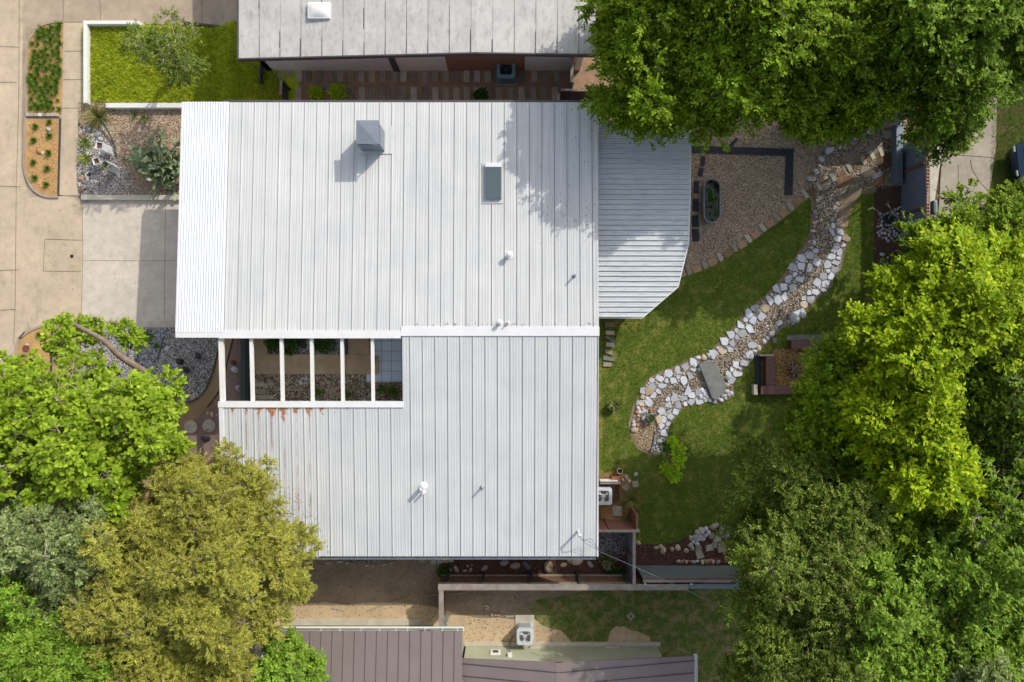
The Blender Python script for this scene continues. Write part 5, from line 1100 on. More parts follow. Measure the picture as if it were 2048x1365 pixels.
x, y, _ = G(538, 152); tag(MB().lathe([(.05, 0), (.05, .06), (.02, .07)], n=12).build('water_valve', M['teal_paint']), 'tiny teal valve cap beside the side yard pavers', 'valve').location = (x, y, .03)
rock(733, 137, .09, 'stone_white', label='small white stone beside the concrete ledge', rr=rr_); rock(748, 140, .05, 'stone_white', label='tiny white pebble east of the small white stone', rr=rr_)
MB_ = MB().tube(smooth([tuple(P(500, 122, 1.5)), tuple(P(520, 150, .9)), tuple(P(528, 168, .1))], 3, False), .012, 6).build('cable', M['dark_trim'], origin='base'); tag(MB_, 'dark guy cable dropping from the neighbour roof corner to the grass', 'cable')
fence_plain('wood_fence', (526, 123), (524, 172), .35, 'short dark picket edge where the lawn meets the mulch', 'dark_trim', 'dark_trim', 3, 'dark_trim', .06)

# ---------------- patio yard ----------------
def trough():
    x, y, z = P(1424, 402, .55); o = thing('stock_tank_pond', 'oval galvanised tank full of dark water plants on the gravel patio', 'water tank', (x, y, 0)); w, l = .40, 1.07
    def stad(r, e, n=12): return [((r)*cos(t_), e-w+(r)*sin(t_)) for t_ in [pi*i/n for i in range(n+1)]] + [((r)*cos(t_), -(e-w)+(r)*sin(t_)) for t_ in [pi+pi*i/n for i in range(n+1)]]
    p = stad(w, l); m = MB(); n = len(p); q = stad(w-.03, l); 
    m.add([(a, b, 0) for a, b in p]+[(a, b, .55) for a, b in p]+[(a, b, .55) for a, b in q]+[(a, b, .3) for a, b in q], [(i, (i+1) % n, n+(i+1) % n, n+i) for i in range(n)]+[(n+i, n+(i+1) % n, 2*n+(i+1) % n, 2*n+i) for i in range(n)]+[(2*n+i, 2*n+(i+1) % n, 3*n+(i+1) % n, 3*n+i) for i in range(n)])
    m.build('tank_wall', M['galv'], o); t_ = NT('pond_water'); t_.col(srgb(20, 26, 22)); t_.rough(.06); M['pond_water'] = t_.m
    wm = MB(); wm.add([(a, b, .46) for a, b in q], [tuple(range(n))]); wm.build('water', M['pond_water'], o)
    MB().tube([(a, b, .55) for a, b in p]+[(p[0][0], p[0][1], .55)], .02, 6).build('rim', M['galv'], o)
    l_ = leafball(80, .30, .12, np.random.default_rng(4), 'shrub_leaf', 'water_plants', o, .12, .07, .45); l_.scale = (1, 2.6, 1)
    for dx, dy in ((-.02, .55), (.03, .2), (0, -.15), (-.12, -.5), (.1, -.62)): k = spikes(8, .1, .8, .05, np.random.default_rng(int(dy*100+99)), 'stone_white' if 0 else 'agave_leaf', 'water_plant', o); k.location = (dx, dy, .46)
trough()
def poly_thing(name, px, h, mat, label, cat, dz=.02): return flatstone(name, px, h, mat, label, cat, None, dz, 0.0)
poly_thing('rubber_edging', [(1370, 292), (1586, 299), (1584, 391), (1568, 391), (1571, 313), (1370, 305)], .05, 'rubber', 'long black L-shaped rubber edging on the gravel patio', 'edging')
for i, (u, v, w, h, r_) in enumerate([(1405, 323, .22, .45, -.12), (1401, 345, .24, .42, -.2), (1392, 375, .26, .6, -.05), (1391, 411, .30, .62, -.02), (1390, 443, .32, .58, .05), (1391, 471, .34, .60, .1)]):
    flatstone('rubber_paver', None, .04, 'rubber', 'black rubber stepping paver, %s from the north beside the water tank' % ORD[i], 'paver', 'black pavers beside the water tank', .02, 0, world=rect(u, v, w, h, r_))
flatstone('paver', None, .05, 'paver_light', 'pale rectangular paver just above the black rubber edging', 'paver', None, .03, .02, world=rect(1442, 289, .64, .28))
flatstone('rubber_paver', None, .05, 'rubber', 'short black strip set diagonally above the rubber edging', 'paver', None, .03, 0, world=rect(1467, 285, .5, .13, .75))
arc = [(1376, 541), (1408, 530), (1439, 515), (1468, 496), (1496, 478), (1524, 456), (1551, 434), (1579, 413), (1609, 389), (1636, 373), (1665, 356), (1697, 336), (1726, 322), (1743, 312), (1761, 305)]
for i, (u, v) in enumerate(arc):
    a, b = arc[max(i-1, 0)], arc[min(i+1, len(arc)-1)]; an = math.atan2(-(b[1]-a[1]), b[0]-a[0])
    flatstone('paver', None, .05, 'paver' if i % 3 else 'paver_light', 'narrow paver, %s from the patio roof along the curved lawn edge' % ORD[i], 'paver', 'narrow pavers along the curved lawn edge', .035, .02, world=rect(u, v, .20, .46, an))
for i, (a, b) in enumerate(zip(arc, arc[1:])):
    flatstone('edging_slab', None, .03, 'paver_sand' if i < 8 else 'paver_brown', 'tan flat stone filling the gap after the %s narrow paver of the curve' % ORD[i], 'paver', 'tan stones between the curved pavers', .03, .02, world=rect((a[0]+b[0])/2+1, (a[1]+b[1])/2+3, .40, .34, math.atan2(-(b[1]-a[1]), b[0]-a[0])))
for i, (u, v, w, h, r_) in enumerate([(1705, 318, .8, .55, .4), (1745, 300, .55, .5, .2), (1770, 325, .7, .7, .5), (1690, 365, .9, .5, .3), (1730, 345, .6, .5, .1), (1778, 270, .5, .5, .2), (1650, 372, .6, .4, .6)]):
    flatstone('flagstone', None, .04, rr_.choice(['paver_dark', 'paver_brown', 'paver']), 'brown flat stone in the shaded gravel near the fence corner', 'flagstone', 'brown flat stones by the fence corner', .025, .05, world=[(x+rr_.uniform(-.08, .08), y+rr_.uniform(-.08, .08)) for x, y in rect(u, v, w, h, r_)])
for u, v, r, mt, l in ((1738, 348, .27, 'stone_tan', 'upright pale pointed stone beside the dead shrub'), (1753, 352, .22, 'stone_white', 'leaning pale stone next to the pointed one'), (1757, 363, .22, 'stone_orange', 'orange stone below the two pointed stones'), (1745, 356, .12, 'stone_grey', 'small grey stone between the pointed stones')): rock(u, v, r, mt, label=l, rr=rr_, pointy=.35, stretch=1.4)

# ---------------- the dry creek ----------------
UP_OUT = [(1529, 600), (1505, 618), (1476, 653), (1453, 678), (1432, 698), (1419, 711)]
UP_IN = [(1452, 708), (1474, 683), (1492, 662), (1520, 643), (1532, 622), (1550, 603)]
bands = {
 'upper': [(1603, 507), (1589, 531), (1572, 553), (1560, 571)] + UP_OUT + UP_IN + [(1566, 599), (1581, 581), (1597, 562), (1606, 544), (1621, 537), (1632, 525), (1632, 501)],
 'mid': [(1397, 717), (1371, 729), (1344, 744), (1303, 760), (1293, 770), (1286, 790), (1271, 815), (1283, 826), (1297, 802), (1318, 782), (1332, 767), (1356, 764), (1379, 758), (1391, 738)],
 'lower': [(1414, 798), (1385, 804), (1362, 810), (1347, 832), (1335, 846), (1332, 866), (1318, 866), (1318, 846), (1321, 823), (1335, 799), (1368, 791), (1390, 782), (1409, 776)],
 'east': [(1677, 440), (1691, 476), (1683, 495), (1678, 519), (1675, 538), (1658, 559), (1655, 575), (1628, 593), (1606, 618), (1590, 642), (1574, 645), (1596, 616), (1604, 600), (1622, 580), (1632, 567), (1649, 547), (1652, 532), (1666, 507), (1663, 485), (1658, 458)],
 'low east': [(1514, 692), (1505, 711), (1482, 738), (1460, 762), (1451, 755), (1467, 732), (1491, 711), (1503, 690)]}
def clip(poly, nx, ny, c):
    out = []
    for i in range(len(poly)):
        a, b = poly[i-1], poly[i]; da = a[0]*nx+a[1]*ny-c; db = b[0]*nx+b[1]*ny-c
        if (da <= 0) != (db <= 0): t_ = da/(da-db); out.append((a[0]+(b[0]-a[0])*t_, a[1]+(b[1]-a[1])*t_))
        if db <= 0: out.append(b)
    return out
seeds = []
BIG = {'upper': .25, 'mid': .24, 'lower': .22, 'east': .22, 'low east': .24}
desc = {'upper': 'in the western edging of the dry creek', 'mid': 'in the creek edging northwest of the slab', 'lower': 'in the creek edging southwest of the slab', 'east': 'in the eastern edging of the dry creek', 'low east': 'in the creek edging northeast of the slab'}
for key, px in bands.items():
    poly = [G(u, v)[:2] for u, v in px]; q = sample_poly(poly, 1500, np.random.default_rng(len(key)*7)); loc = []
    for rad in (BIG[key]*1.0, BIG[key]*.66, .105, .07):
        for x, y in (q if rad > .2 else q[::-1])[:1500]:
            if rad >= BIG[key]*.9 and rr_.random() < .3: continue
            if all(math.hypot(x-a, y-b) > (rad+r)*.78 for a, b, r, _ in loc): loc.append((x, y, rad, key))
    seeds += loc
nflag = 0
for i, (x, y, r, key) in enumerate(seeds):
    if r < .12 and key != 'none':
        rock(0, 0, r*rr_.uniform(.85, 1.1), rr_.choice(['stone_white', 'stone_white', 'stone_tan', 'stone_grey']), 'cobble', 'small rounded cobble ' + desc[key], 'stone', 'small cobbles ' + desc[key], rr=rr_, world=(x, y, 0), dz=.02); continue
    R_ = r*1.14; n = rr_.choice((4, 5, 5, 6)); ph = rr_.random()*6.28; ex, ea = rr_.uniform(.62, .9), rr_.random()*3.14; poly = [(x+R_*(rr_.uniform(.8, 1.25)*(cos(a_)*cos(ea)-ex*sin(a_)*sin(ea))), y+R_*(rr_.uniform(.8, 1.25)*(cos(a_)*sin(ea)+ex*sin(a_)*cos(ea)))) for a_ in sorted(ph+2*pi*(k+rr_.uniform(-.3, .3))/n for k in range(n))]
    for j, (a, b, r2, _) in enumerate(seeds):
        if j == i: continue
        d = math.hypot(a-x, b-y)
        if d > R_+r2*1.2: continue
        nx, ny = (a-x)/d, (b-y)/d; t_ = (d*d+r*r-r2*r2)/(2*d) - .014
        poly = clip(poly, nx, ny, x*nx+y*ny+t_)
        if len(poly) < 3: break
    if len(poly) < 3 or area(poly) < .02: continue
    h = rr_.uniform(.035, .08); mt = 'stone_flag' if rr_.random() < .93 else rr_.choice(['paver_light', 'stone_tan'])
    o = flatstone('flagstone', None, h, mt, 'pale angular flagstone ' + desc[key], 'flagstone', 'flagstones ' + desc[key], .03, .06, world=poly)
    o.rotation_euler = (rr_.uniform(-.05, .05), rr_.uniform(-.05, .05), 0); nflag += 1
# single stones traced along the thin parts of the edging
thin = [(1735, 265, .1), (1726, 268, .11), (1717, 272, .14), (1708, 278, .1), (1700, 284, .13), (1694, 287, .1), (1689, 291, .12), (1679, 295, .12), (1671, 299, .09), (1641, 319, .2), (1646, 312, .13), (1637, 333, .15), (1631, 344, .17), (1629, 352, .1), (1626, 358, .14), (1617, 358, .15), (1635, 404, .08), (1631, 415, .1), (1629, 426, .16), (1629, 436, .1), (1628, 446, .12), (1628, 454, .1), (1625, 463, .1), (1625, 476, .14), (1627, 487, .16), (1622, 496, .1), (1615, 503, .12), (1672, 407, .1), (1672, 416, .1), (1671, 423, .11), (1667, 418, .1), (1669, 432, .14), (1674, 442, .14), (1664, 440, .11)]
for i, (u, v, r) in enumerate(thin):
    w = 'north stretch' if v < 370 else ('west side of the upper creek' if u < 1650 else 'east side of the upper creek')
    rock(u, v, r, rr_.choice(['stone_white', 'stone_white', 'stone_grey', 'stone_tan']), 'edging_stone', 'loose pale stone along the %s' % w + ('' if v > 370 else ' of the creek edging'), 'stone', 'loose stones along the %s' % w, rr=rr_, sq=.5)
flatstone('flagstone', zp(1560, 230, 3.25, [(295, 215), (350, 212), (345, 235), (305, 262), (288, 250)]), .08, 'stone_flag', 'large lone white flagstone at the north bend of the creek', 'flagstone', None, .03, .05)
flatstone('flagstone', zp(1560, 230, 3.25, [(245, 285), (280, 262), (300, 275), (280, 318), (240, 318)]), .08, 'paver_light', 'grey angular flagstone just below the large lone white one', 'flagstone', None, .03, .05)
strip = [(1516, 697), (1527, 684), (1534, 677), (1541, 669), (1545, 661), (1550, 655), (1557, 647), (1508, 703), (1453, 770), (1455, 755), (1395, 716), (1388, 732), (1407, 716), (1416, 712), (1425, 716), (1402, 737)]
for i, (u, v) in enumerate(strip): rock(u, v, .15 if i % 3 else .2, 'stone_white' if i % 4 else 'stone_tan', 'cobble', 'rounded cobble near the stone slab bridge or the stretch above it', 'stone', 'rounded cobbles near the slab bridge', rr=rr_)
for u, v in [(1428, 803), (1435, 797), (1441, 800), (1446, 792), (1450, 797), (1456, 790), (1462, 787), (1452, 783), (1403, 781), (1408, 789), (1414, 794), (1407, 798), (1400, 793), (1419, 800)]: rock(u, v, rr_.uniform(.12, .17), 'stone_white', 'cobble', 'white rounded cobble clustered at the south end of the slab bridge', 'stone', 'white cobbles at the slab bridge foot', rr=rr_)
tag(MB().prism([G(u, v)[:2] for u, v in [(1395, 729), (1404, 723), (1420, 720), (1430, 729), (1451, 771), (1449, 783), (1429, 802), (1421, 796), (1409, 764)]], .10, .24, .03).build('stone_bridge', M['slab_stone'], origin='base', bevel=.015), 'large grey stone slab bridging the dry creek', 'stone slab')
rock(1588, 637, .36, 'stone_white', 'boulder', 'big round white boulder at the lawn edge of the creek', 'rock', rr=rr_, sq=.5)
rock(1604, 630, .22, 'stone_flag', 'boulder', 'pale boulder right beside the big round white one', 'rock', rr=rr_)
for p, l, mt in (([(370, 600), (400, 590), (440, 615), (430, 640), (380, 655)], 'peach coloured flat stone on the northwest curve of the creek', 'stone_tan'), ([(445, 800), (470, 780), (498, 800), (485, 838), (455, 845)], 'peach pointed stone beside the green pot', 'stone_tan'), ([(635, 650), (665, 572), (692, 630), (670, 652)], 'white triangular stone standing out in the creek gravel', 'stone_flag'), ([(1180, 600), (1180, 600), (1180, 600)], '', '')):
    if l: flatstone('flagstone', zp(1180, 600, 3.4115, p), .1, mt, l, 'flagstone', None, .03, .05)
for i, (a, b, r) in enumerate([(340, 715, .13), (357, 717, .11), (325, 740, .14), (353, 743, .13), (320, 768, .13), (328, 790, .1), (362, 808, .18), (296, 833, .1), (297, 856, .15), (320, 853, .14), (304, 886, .2), (421, 713, .1), (412, 754, .12), (370, 660, .1), (367, 690, .1), (385, 672, .12), (465, 855, .1), (472, 965, .15)]):
    u, v = zp(1180, 600, 3.4115, [(a, b)])[0]; rock(u, v, r, rr_.choice(['stone_tan', 'stone_tan', 'stone_white', 'stone_orange']), 'cobble', 'tan rounded stone scattered at the southwest end of the creek', 'stone', 'tan stones at the creek end', rr=rr_)
sheet('creek_end', zp(1180, 600, 3.4115, [(300, 860), (430, 790), (440, 900), (420, 1045), (330, 1000), (300, 920)]), M['tan_granite'], .036)
sheet('white_gravel', zp(1180, 600, 3.4115, [(440, 890), (515, 880), (505, 1040), (415, 1035)]), M['gravel_blue'], .040)
edging('steel_edging', zp(1180, 600, 3.4115, [(440, 900), (425, 980), (410, 1042)]), 'short dark edging at the south end of the creek')
# chips over the gravel (uncountable)
def chips(name, px, per, size, mat, lift, maxn=16000):
    poly = [G(u, v)[:2] for u, v in px]; n = min(maxn, int(area(poly)*per)); p = sample_poly(poly, n); z = Tn(p[:, 0])+lift
    s = size*(.5+RNG.random(n)); a = RNG.random(n)*6.28; oct_ = np.array([(1, 0, 0), (0, .7, 0), (-1, 0, 0), (0, -.7, 0), (0, 0, .55), (0, 0, -.3)])
    ca, sa = np.cos(a), np.sin(a); V = np.empty((n, 6, 3)); o_ = oct_[None]*s[:, None, None]*(1+.3*RNG.normal(size=(n, 6, 1))*.5)
    V[..., 0] = o_[..., 0]*ca[:, None]-o_[..., 1]*sa[:, None]+p[:, :1]; V[..., 1] = o_[..., 0]*sa[:, None]+o_[..., 1]*ca[:, None]+p[:, 1:]; V[..., 2] = o_[..., 2]+z[:, None]
    f = np.array([(0, 1, 4), (1, 2, 4), (2, 3, 4), (3, 0, 4), (1, 0, 5), (2, 1, 5), (3, 2, 5), (0, 3, 5)]); Fc = (f[None]+(np.arange(n)*6)[:, None, None]).reshape(-1, 3)
    return tag(raw_mesh(name, V.reshape(-1, 3), Fc, M[mat]), kind='stuff')
island('chip_mixed', [srgb(*c) for c in ((104, 86, 70), (134, 116, 96), (182, 168, 146), (206, 198, 184), (80, 68, 58), (226, 220, 210))], 0.9)
island('chip_white', [srgb(*c) for c in ((226, 224, 220), (160, 156, 152), (100, 94, 90), (200, 194, 184), (130, 122, 114), (240, 240, 238))], 0.9)
island('chip_brown', [srgb(*c) for c in ((204, 180, 152), (164, 142, 120), (226, 208, 184), (120, 102, 86), (188, 164, 138))], 0.9)
island('chip_red', [srgb(*c) for c in ((90, 56, 46), (120, 80, 64), (70, 44, 38), (150, 112, 88))], 0.9)
chips('creek_gravel', CREEK, 260, .04, 'chip_mixed', .04)
chips('garden_gravel', GW, 300, .035, 'chip_white', .045)
chips('garden_gravel', cp([(415, 585), (1560, 585), (1875, 665), (1875, 880), (400, 880)]), 260, .045, 'chip_mixed', .055)
chips('garden_gravel', cp([(835, 100), (1280, 100), (1280, 380), (835, 380)]), 260, .045, 'chip_white', .055)
chips('patio_chips', PG, 240, .028, 'chip_brown', .03, 24000)
chips('cactus_gravel', NG, 240, .028, 'chip_brown', .065)
chips('bed_gravel', zp(140, 190, 5.93, [(160, 1180), (900, 1180), (700, 980), (560, 760), (460, 1000)]), 260, .035, 'chip_white', .07)
LIT = [(P(u, v, 3.5)[0], P(u, v, 3.5)[1]) for u, v in [(443, 880), (620, 1000), (660, 1110), (443, 1110)]]
def litter(name, poly, n, mat, zf, label=None):
    p = sample_poly(poly, n); a = RNG.random(n)*6.28; s = .02+.03*RNG.random(n); z = np.array([zf(y) for y in p[:, 1]])+.012
    d = np.c_[np.cos(a), np.sin(a), np.zeros(n)]; w = np.c_[-np.sin(a), np.cos(a), np.zeros(n)]; b = np.c_[p, z]; V = np.empty((n, 4, 3))
    V[:, 0] = b-d*s[:, None]; V[:, 1] = b+w*s[:, None]*.4; V[:, 2] = b+d*s[:, None]+np.array([0, 0, .01]); V[:, 3] = b-w*s[:, None]*.4
    tag(raw_mesh(name, V.reshape(-1, 3), np.arange(4*n).reshape(-1, 4), M[mat]), kind='stuff')
island('dead_leaf', [srgb(*c) for c in ((120, 84, 56), (146, 116, 76), (92, 70, 52), (160, 140, 96))], 0.9)
litter('leaf_litter', LIT, 500, 'dead_leaf', rz)
litter('leaf_litter', [(-13.0, Y_S-.14), (3.8, Y_S-.14), (3.8, Y_S-.01), (-13.0, Y_S-.01)], 500, 'dead_leaf', lambda y: 3.072)
litter('leaf_litter', [(-4.8, 0.66), (3.8, .66), (3.8, .8), (-4.8, .8)], 60, 'dead_leaf', rz)
litter('leaf_litter', [(1.2, 4), (3.8, 4), (3.8, 10.6), (1.2, 10.6)], 90, 'dead_leaf', rz)
litter('leaf_litter', [(-20, -6), (-17.5, -6), (-17.5, 12), (-24, 12), (-24, -6)], 260, 'dead_leaf', lambda y: -.89)
litter('leaf_litter', [(4.5, -9), (14, -9), (14, 2), (4.5, 2)], 420, 'dead_leaf', lambda y: .05)
island('dirt_chip', [srgb(*c) for c in ((150, 128, 100), (120, 100, 80), (196, 176, 146), (90, 76, 60))], 0.95)
chips('yard_debris', [(560, 1120), (875, 1120), (875, 1245), (560, 1245)], 60, .03, 'dirt_chip', .02)
chips('yard_debris', [(900, 1185), (1130, 1185), (1130, 1284), (930, 1284)], 60, .03, 'dirt_chip', .022)
chips('bark_mulch', [(56, 60), (122, 50), (121, 226), (56, 226)], 160, .03, 'chip_straw', .055)
chips('bark_mulch', [(57, 240), (118, 240), (114, 388), (80, 380), (58, 345)], 160, .03, 'chip_straw', .055)
chips('mulch_chips', RB, 260, .035, 'chip_red', .035)
chips('side_mulch_chips', [(880, 1118), (1255, 1112), (1255, 1150), (880, 1150)], 240, .035, 'chip_red', .03)
# ---------------- benches, pots and things on the lawn ----------------
rr_ = random.Random(33)
def bench(name, u0, v0, u1, v1, h, label, endside='x', white=True):
    a = P(u0, v0, h); b = P(u1, v1, h); x0, x1, y0, y1 = a[0], b[0], b[1], a[1]; o = thing(name, label, 'bench', ((x0+x1)/2, (y0+y1)/2, 0)); cx, cy = o.location.x, o.location.y
    MB().box(x0-cx, x1-cx, y0-cy, y1-cy, h-.06, h).build('seat', M['corten'], o, bevel=.008)
    MB().box(x0-cx+.02, x1-cx-.02, y0-cy+.02, y1-cy-.02, 0, h-.063).build('base', M['corten_red'], o); return o
bench('timber_bench', 1583, 681, 1690, 698.5, .46, 'low red brown bench half hidden under the yellow green tree')
bench('timber_bench', 1532.5, 713.5, 1549, 771, .46, 'low red brown bench standing north to south beside the straw pit')
bench('timber_bench', 1522, 772, 1640, 789, .46, 'low red brown bench closing the south side of the straw pit')
pxbox('bench_end', (1508, 770), (1515.5, 790), 0, .35, 'pale_concrete', 'white block at the street end of the south bench', 'block')
pxbox('bench_end', (1521, 709.5), (1548, 712.8), 0, .40, 'stone_tan', 'thin pale board capping the north end of the upright bench', 'block')
def gpoly(px): return [G(u, v)[:2] for u, v in px]
flatstone('slate_slab', zp(1480, 640, 7.585, [(700, 240), (870, 230), (1270, 225), (1270, 300), (700, 310)]), .05, 'slab_stone', 'row of grey slate slabs behind the north bench', 'slab', None, .03, .02)
flatstone('slate_slab', zp(1480, 640, 7.585, [(215, 530), (310, 520), (310, 985), (235, 985)]), .05, 'rubber', 'dark slate slab strip on the west side of the upright bench', 'slab', None, .03, .02)
flatstone('slate_slab', zp(1480, 640, 7.585, [(490, 275), (545, 270), (560, 340), (520, 362), (490, 350)]), .04, 'slab_stone', 'small rounded slate slab in the grass northwest of the benches', 'slab', None, .03, .02)
sheet('straw', smooth(zp(1480, 640, 7.585, [(470, 530), (550, 440), (760, 440), (1250, 430), (1300, 1000), (520, 1000), (510, 600)]), 3), M['straw_chips'], .034)
chips('straw_chips', zp(1480, 640, 7.585, [(520, 540), (600, 450), (1250, 440), (1300, 1000), (520, 1000)]), 420, .045, 'chip_straw', .04)
def firepit():
    x, y, z = G(1586, 739); o = thing('branch_pile', 'dark pile of sticks and charred branches in the straw pit', 'wood pile', (x, y, .03)); rg = random.Random(3)
    for k in range(26):
        a = rg.uniform(0, 6.28); l = rg.uniform(.25, .45); c = (rg.uniform(-.2, .2), rg.uniform(-.2, .2), rg.uniform(.03, .2)); MB().tube([(c[0]-cos(a)*l, c[1]-sin(a)*l, c[2]), c, (c[0]+cos(a+.3)*l, c[1]+sin(a+.3)*l, c[2]+rg.uniform(0, .15))], [.02, .028, .012], 6).build('stick', M['brown_wood' if k % 4 else 'bark_pale'], o)
    MB().lathe([(.3, 0), (.28, .06), (.05, .08)], n=14).build('ash_bed', M['black_hole'], o)
firepit()
def pot(u, v, zt, r, h, mat, label, seed, leaf='shrub_leaf', n=120, name='potted_plant', spiky=False, empty=False):
    x, y, _ = P(u, v, zt); o = thing(name, label, 'flower pot' if empty else 'potted plant', (x, y, zt-h))
    MB().lathe([(r*.75, 0), (r, h), (r*.9, h), (r*.82, h*.86), (r*.8, h*.8)], n=22).build('pot', M[mat], o)
    MB().lathe([(r*.86, h*.80), (r*.86, h*.82), (.01, h*.83)], n=20).build('soil_fill', M['black_hole' if empty else 'soil'], o)
    if not empty:
        l = spikes(30, r*1.3, .9, .05, np.random.default_rng(seed), leaf, 'leaves', o) if spiky else leafball(n, r*1.0, r*.9, np.random.default_rng(seed), leaf, 'leaves', o, .1, .06)
        l.location = (0, 0, h*.8)
pot(1227, 812, .35, .27, .35, 'dark_steel', 'dark pot with pale spiky succulent on the lawn beside the house', 1, 'agave_leaf', spiky=True)
pot(1303, 837, .35, .21, .35, 'ac_teal', 'green glazed pot with leafy plant at the end of the creek', 2, n=70)
pot(1240, 943, .4, .14, .4, 'stone_tan', 'small empty tan clay pot standing on the grass by the air conditioner', 3, name='clay_pot', empty=True)
pot(1213, 1131, .5, .19, .5, 'galv', 'silver pot with sprawling plant at the southeast house corner', 4, 'agave_leaf', n=80)
shrub('shrub', 1213, 1120, .42, .35, 260, 'yucca_leaf', 'brownish leafy plant surrounding the silver pot', 8, .16, .09)
shrub('shrub', 1226, 1143, .38, .3, 420, 'shrub_leaf', 'fresh green low shrub in front of the rail fence', 9, .08, .05); shrub('shrub', 1248, 1143, .28, .3, 260, 'shrub_leaf', 'small dark green shrub in the fence corner', 10, .08, .05)
shrub('shrub', 888, 1142, .36, .5, 420, 'shrub_leaf', 'green shrub at the west end of the rail fence', 11, .1, .05)
x, y, _ = G(1335, 925); st = thing('sapling', 'slim young tree with bright yellow green leaves at the end of the creek', 'young tree', (x, y, 0)); rgn = np.random.default_rng(5)
for i, (dx, dy, h, r, mt) in enumerate([(.2, .75, 1.3, .42, 'shrub_lime'), (-.35, .95, 1.0, .3, 'shrub_leaf'), (-.3, -.1, .9, .3, 'shrub_lime'), (.1, -.45, 1.0, .34, 'shrub_lime'), (.25, .25, 1.2, .35, 'shrub_lime'), (-.05, 1.2, 1.1, .25, 'shrub_lime')]):
    l = leafball(170, r, r, rgn, mt, 'leaves', st, .13, .07); l.location = (dx, dy, h); MB().tube([(0, 0, 0), (dx*.4, dy*.4, h*.6), (dx, dy, h+.1)], [.03, .02, .008], 6).build('branch', M['bark'], st)
plant('ornamental_grass', 1262, 998, 'large arching tuft of ornamental grass beside the air conditioner', 260, .75, 1.0, .022, 'yucca_leaf', 41, (.0, 1.3), .6)
condenser(1207, 993, .86, .84, .8, 'ac_grey', 'white air conditioner partly under the east roof edge', 0, 'ac_grey')
sheet('dirt_patch', jag([(1196, 955), (1250, 945), (1262, 975), (1250, 1040), (1196, 1036)], 3), M['straw_chips'], .030)
def plankbox(): 
    a = P(1196, 962, .9); o = thing('wood_lattice', 'small leaning lattice screen with orange slats beside the air conditioner', 'lattice', (a[0]+.1, a[1], 0))
    MB().box(0, .85, -.03, .03, .6, .95).build('panel', M['white_trim'], o); MB().box(0, 1.0, -.16, -.08, .1, .9).build('board', M['old_wood'], o)
    for k in range(6): MB().hexa([(.55+k*.07, .03, .9), (.59+k*.07, .03, .9), (.63+k*.07, .22, .9), (.59+k*.07, .22, .9)], [(.55+k*.07, .03, .94), (.59+k*.07, .03, .94), (.63+k*.07, .22, .94), (.59+k*.07, .22, .94)]).build('slat', M['terracotta'], o)
    for k in range(9): MB().box(1.0, 1.03, -.3-k*.1, -.24-k*.1, .05, .8).build('slat', M['red_wood'], o)
plankbox()
rock(1271, 948, .13, 'stone_white', label='round white stone on the grass east of the clay pot', rr=rr_); 
flatstone('paver', None, .08, 'paver_light', 'square white paver block beside the ornamental grass', 'paver', None, .03, .03, world=rect(1270, 968, .3, .3, .1))
for u, v, r in ((1252, 955, .13), (1245, 960, .1), (1258, 962, .12)): rock(u, v, r, 'stone_tan', label='tan rock on the bare patch by the clay pot', group='tan rocks by the clay pot', rr=rr_)
flatstone('paver', None, .05, 'paver', 'square tan paver below the air conditioner', 'paver', None, .03, .03, world=rect(1234, 1022, .48, .5, 0))
flatstone('paver', None, .05, 'paver_dark', 'grey paver at the foot of the ornamental grass', 'paver', None, .03, .03, world=rect(1252, 975, .35, .3, .6))
# stepping pavers by the rear door
for i, (p, mt) in enumerate([([(100, 150), (165, 155), (165, 185), (100, 190)], 'paver_dark'), ([(105, 210), (165, 212), (167, 238), (105, 238)], 'paver'), ([(95, 255), (110, 246), (178, 280), (168, 300)], 'slab_stone'), ([(110, 290), (168, 292), (165, 326), (107, 318)], 'paver'), ([(105, 334), (160, 355), (150, 380), (97, 360)], 'paver_light'), ([(88, 383), (170, 395), (168, 420), (88, 410)], 'slab_stone'), ([(90, 425), (150, 430), (146, 456), (88, 455)], 'paver')]):
    flatstone('paver', zp(1180, 600, 3.4115, p), .05, mt, 'stepping paver, %s from the patio roof down the east house wall' % ORD[i], 'paver', 'stepping pavers by the east wall', .03, .02)
x, y, _ = G(1203, 800); tag(MB().box(4.30, 4.335, P(0, 950, 0)[1], P(0, 645, 0)[1], -.02, .13).build('cedar_edging', M['terracotta'], origin='base'), 'long thin orange cedar edging board between lawn and house wall', 'edging')

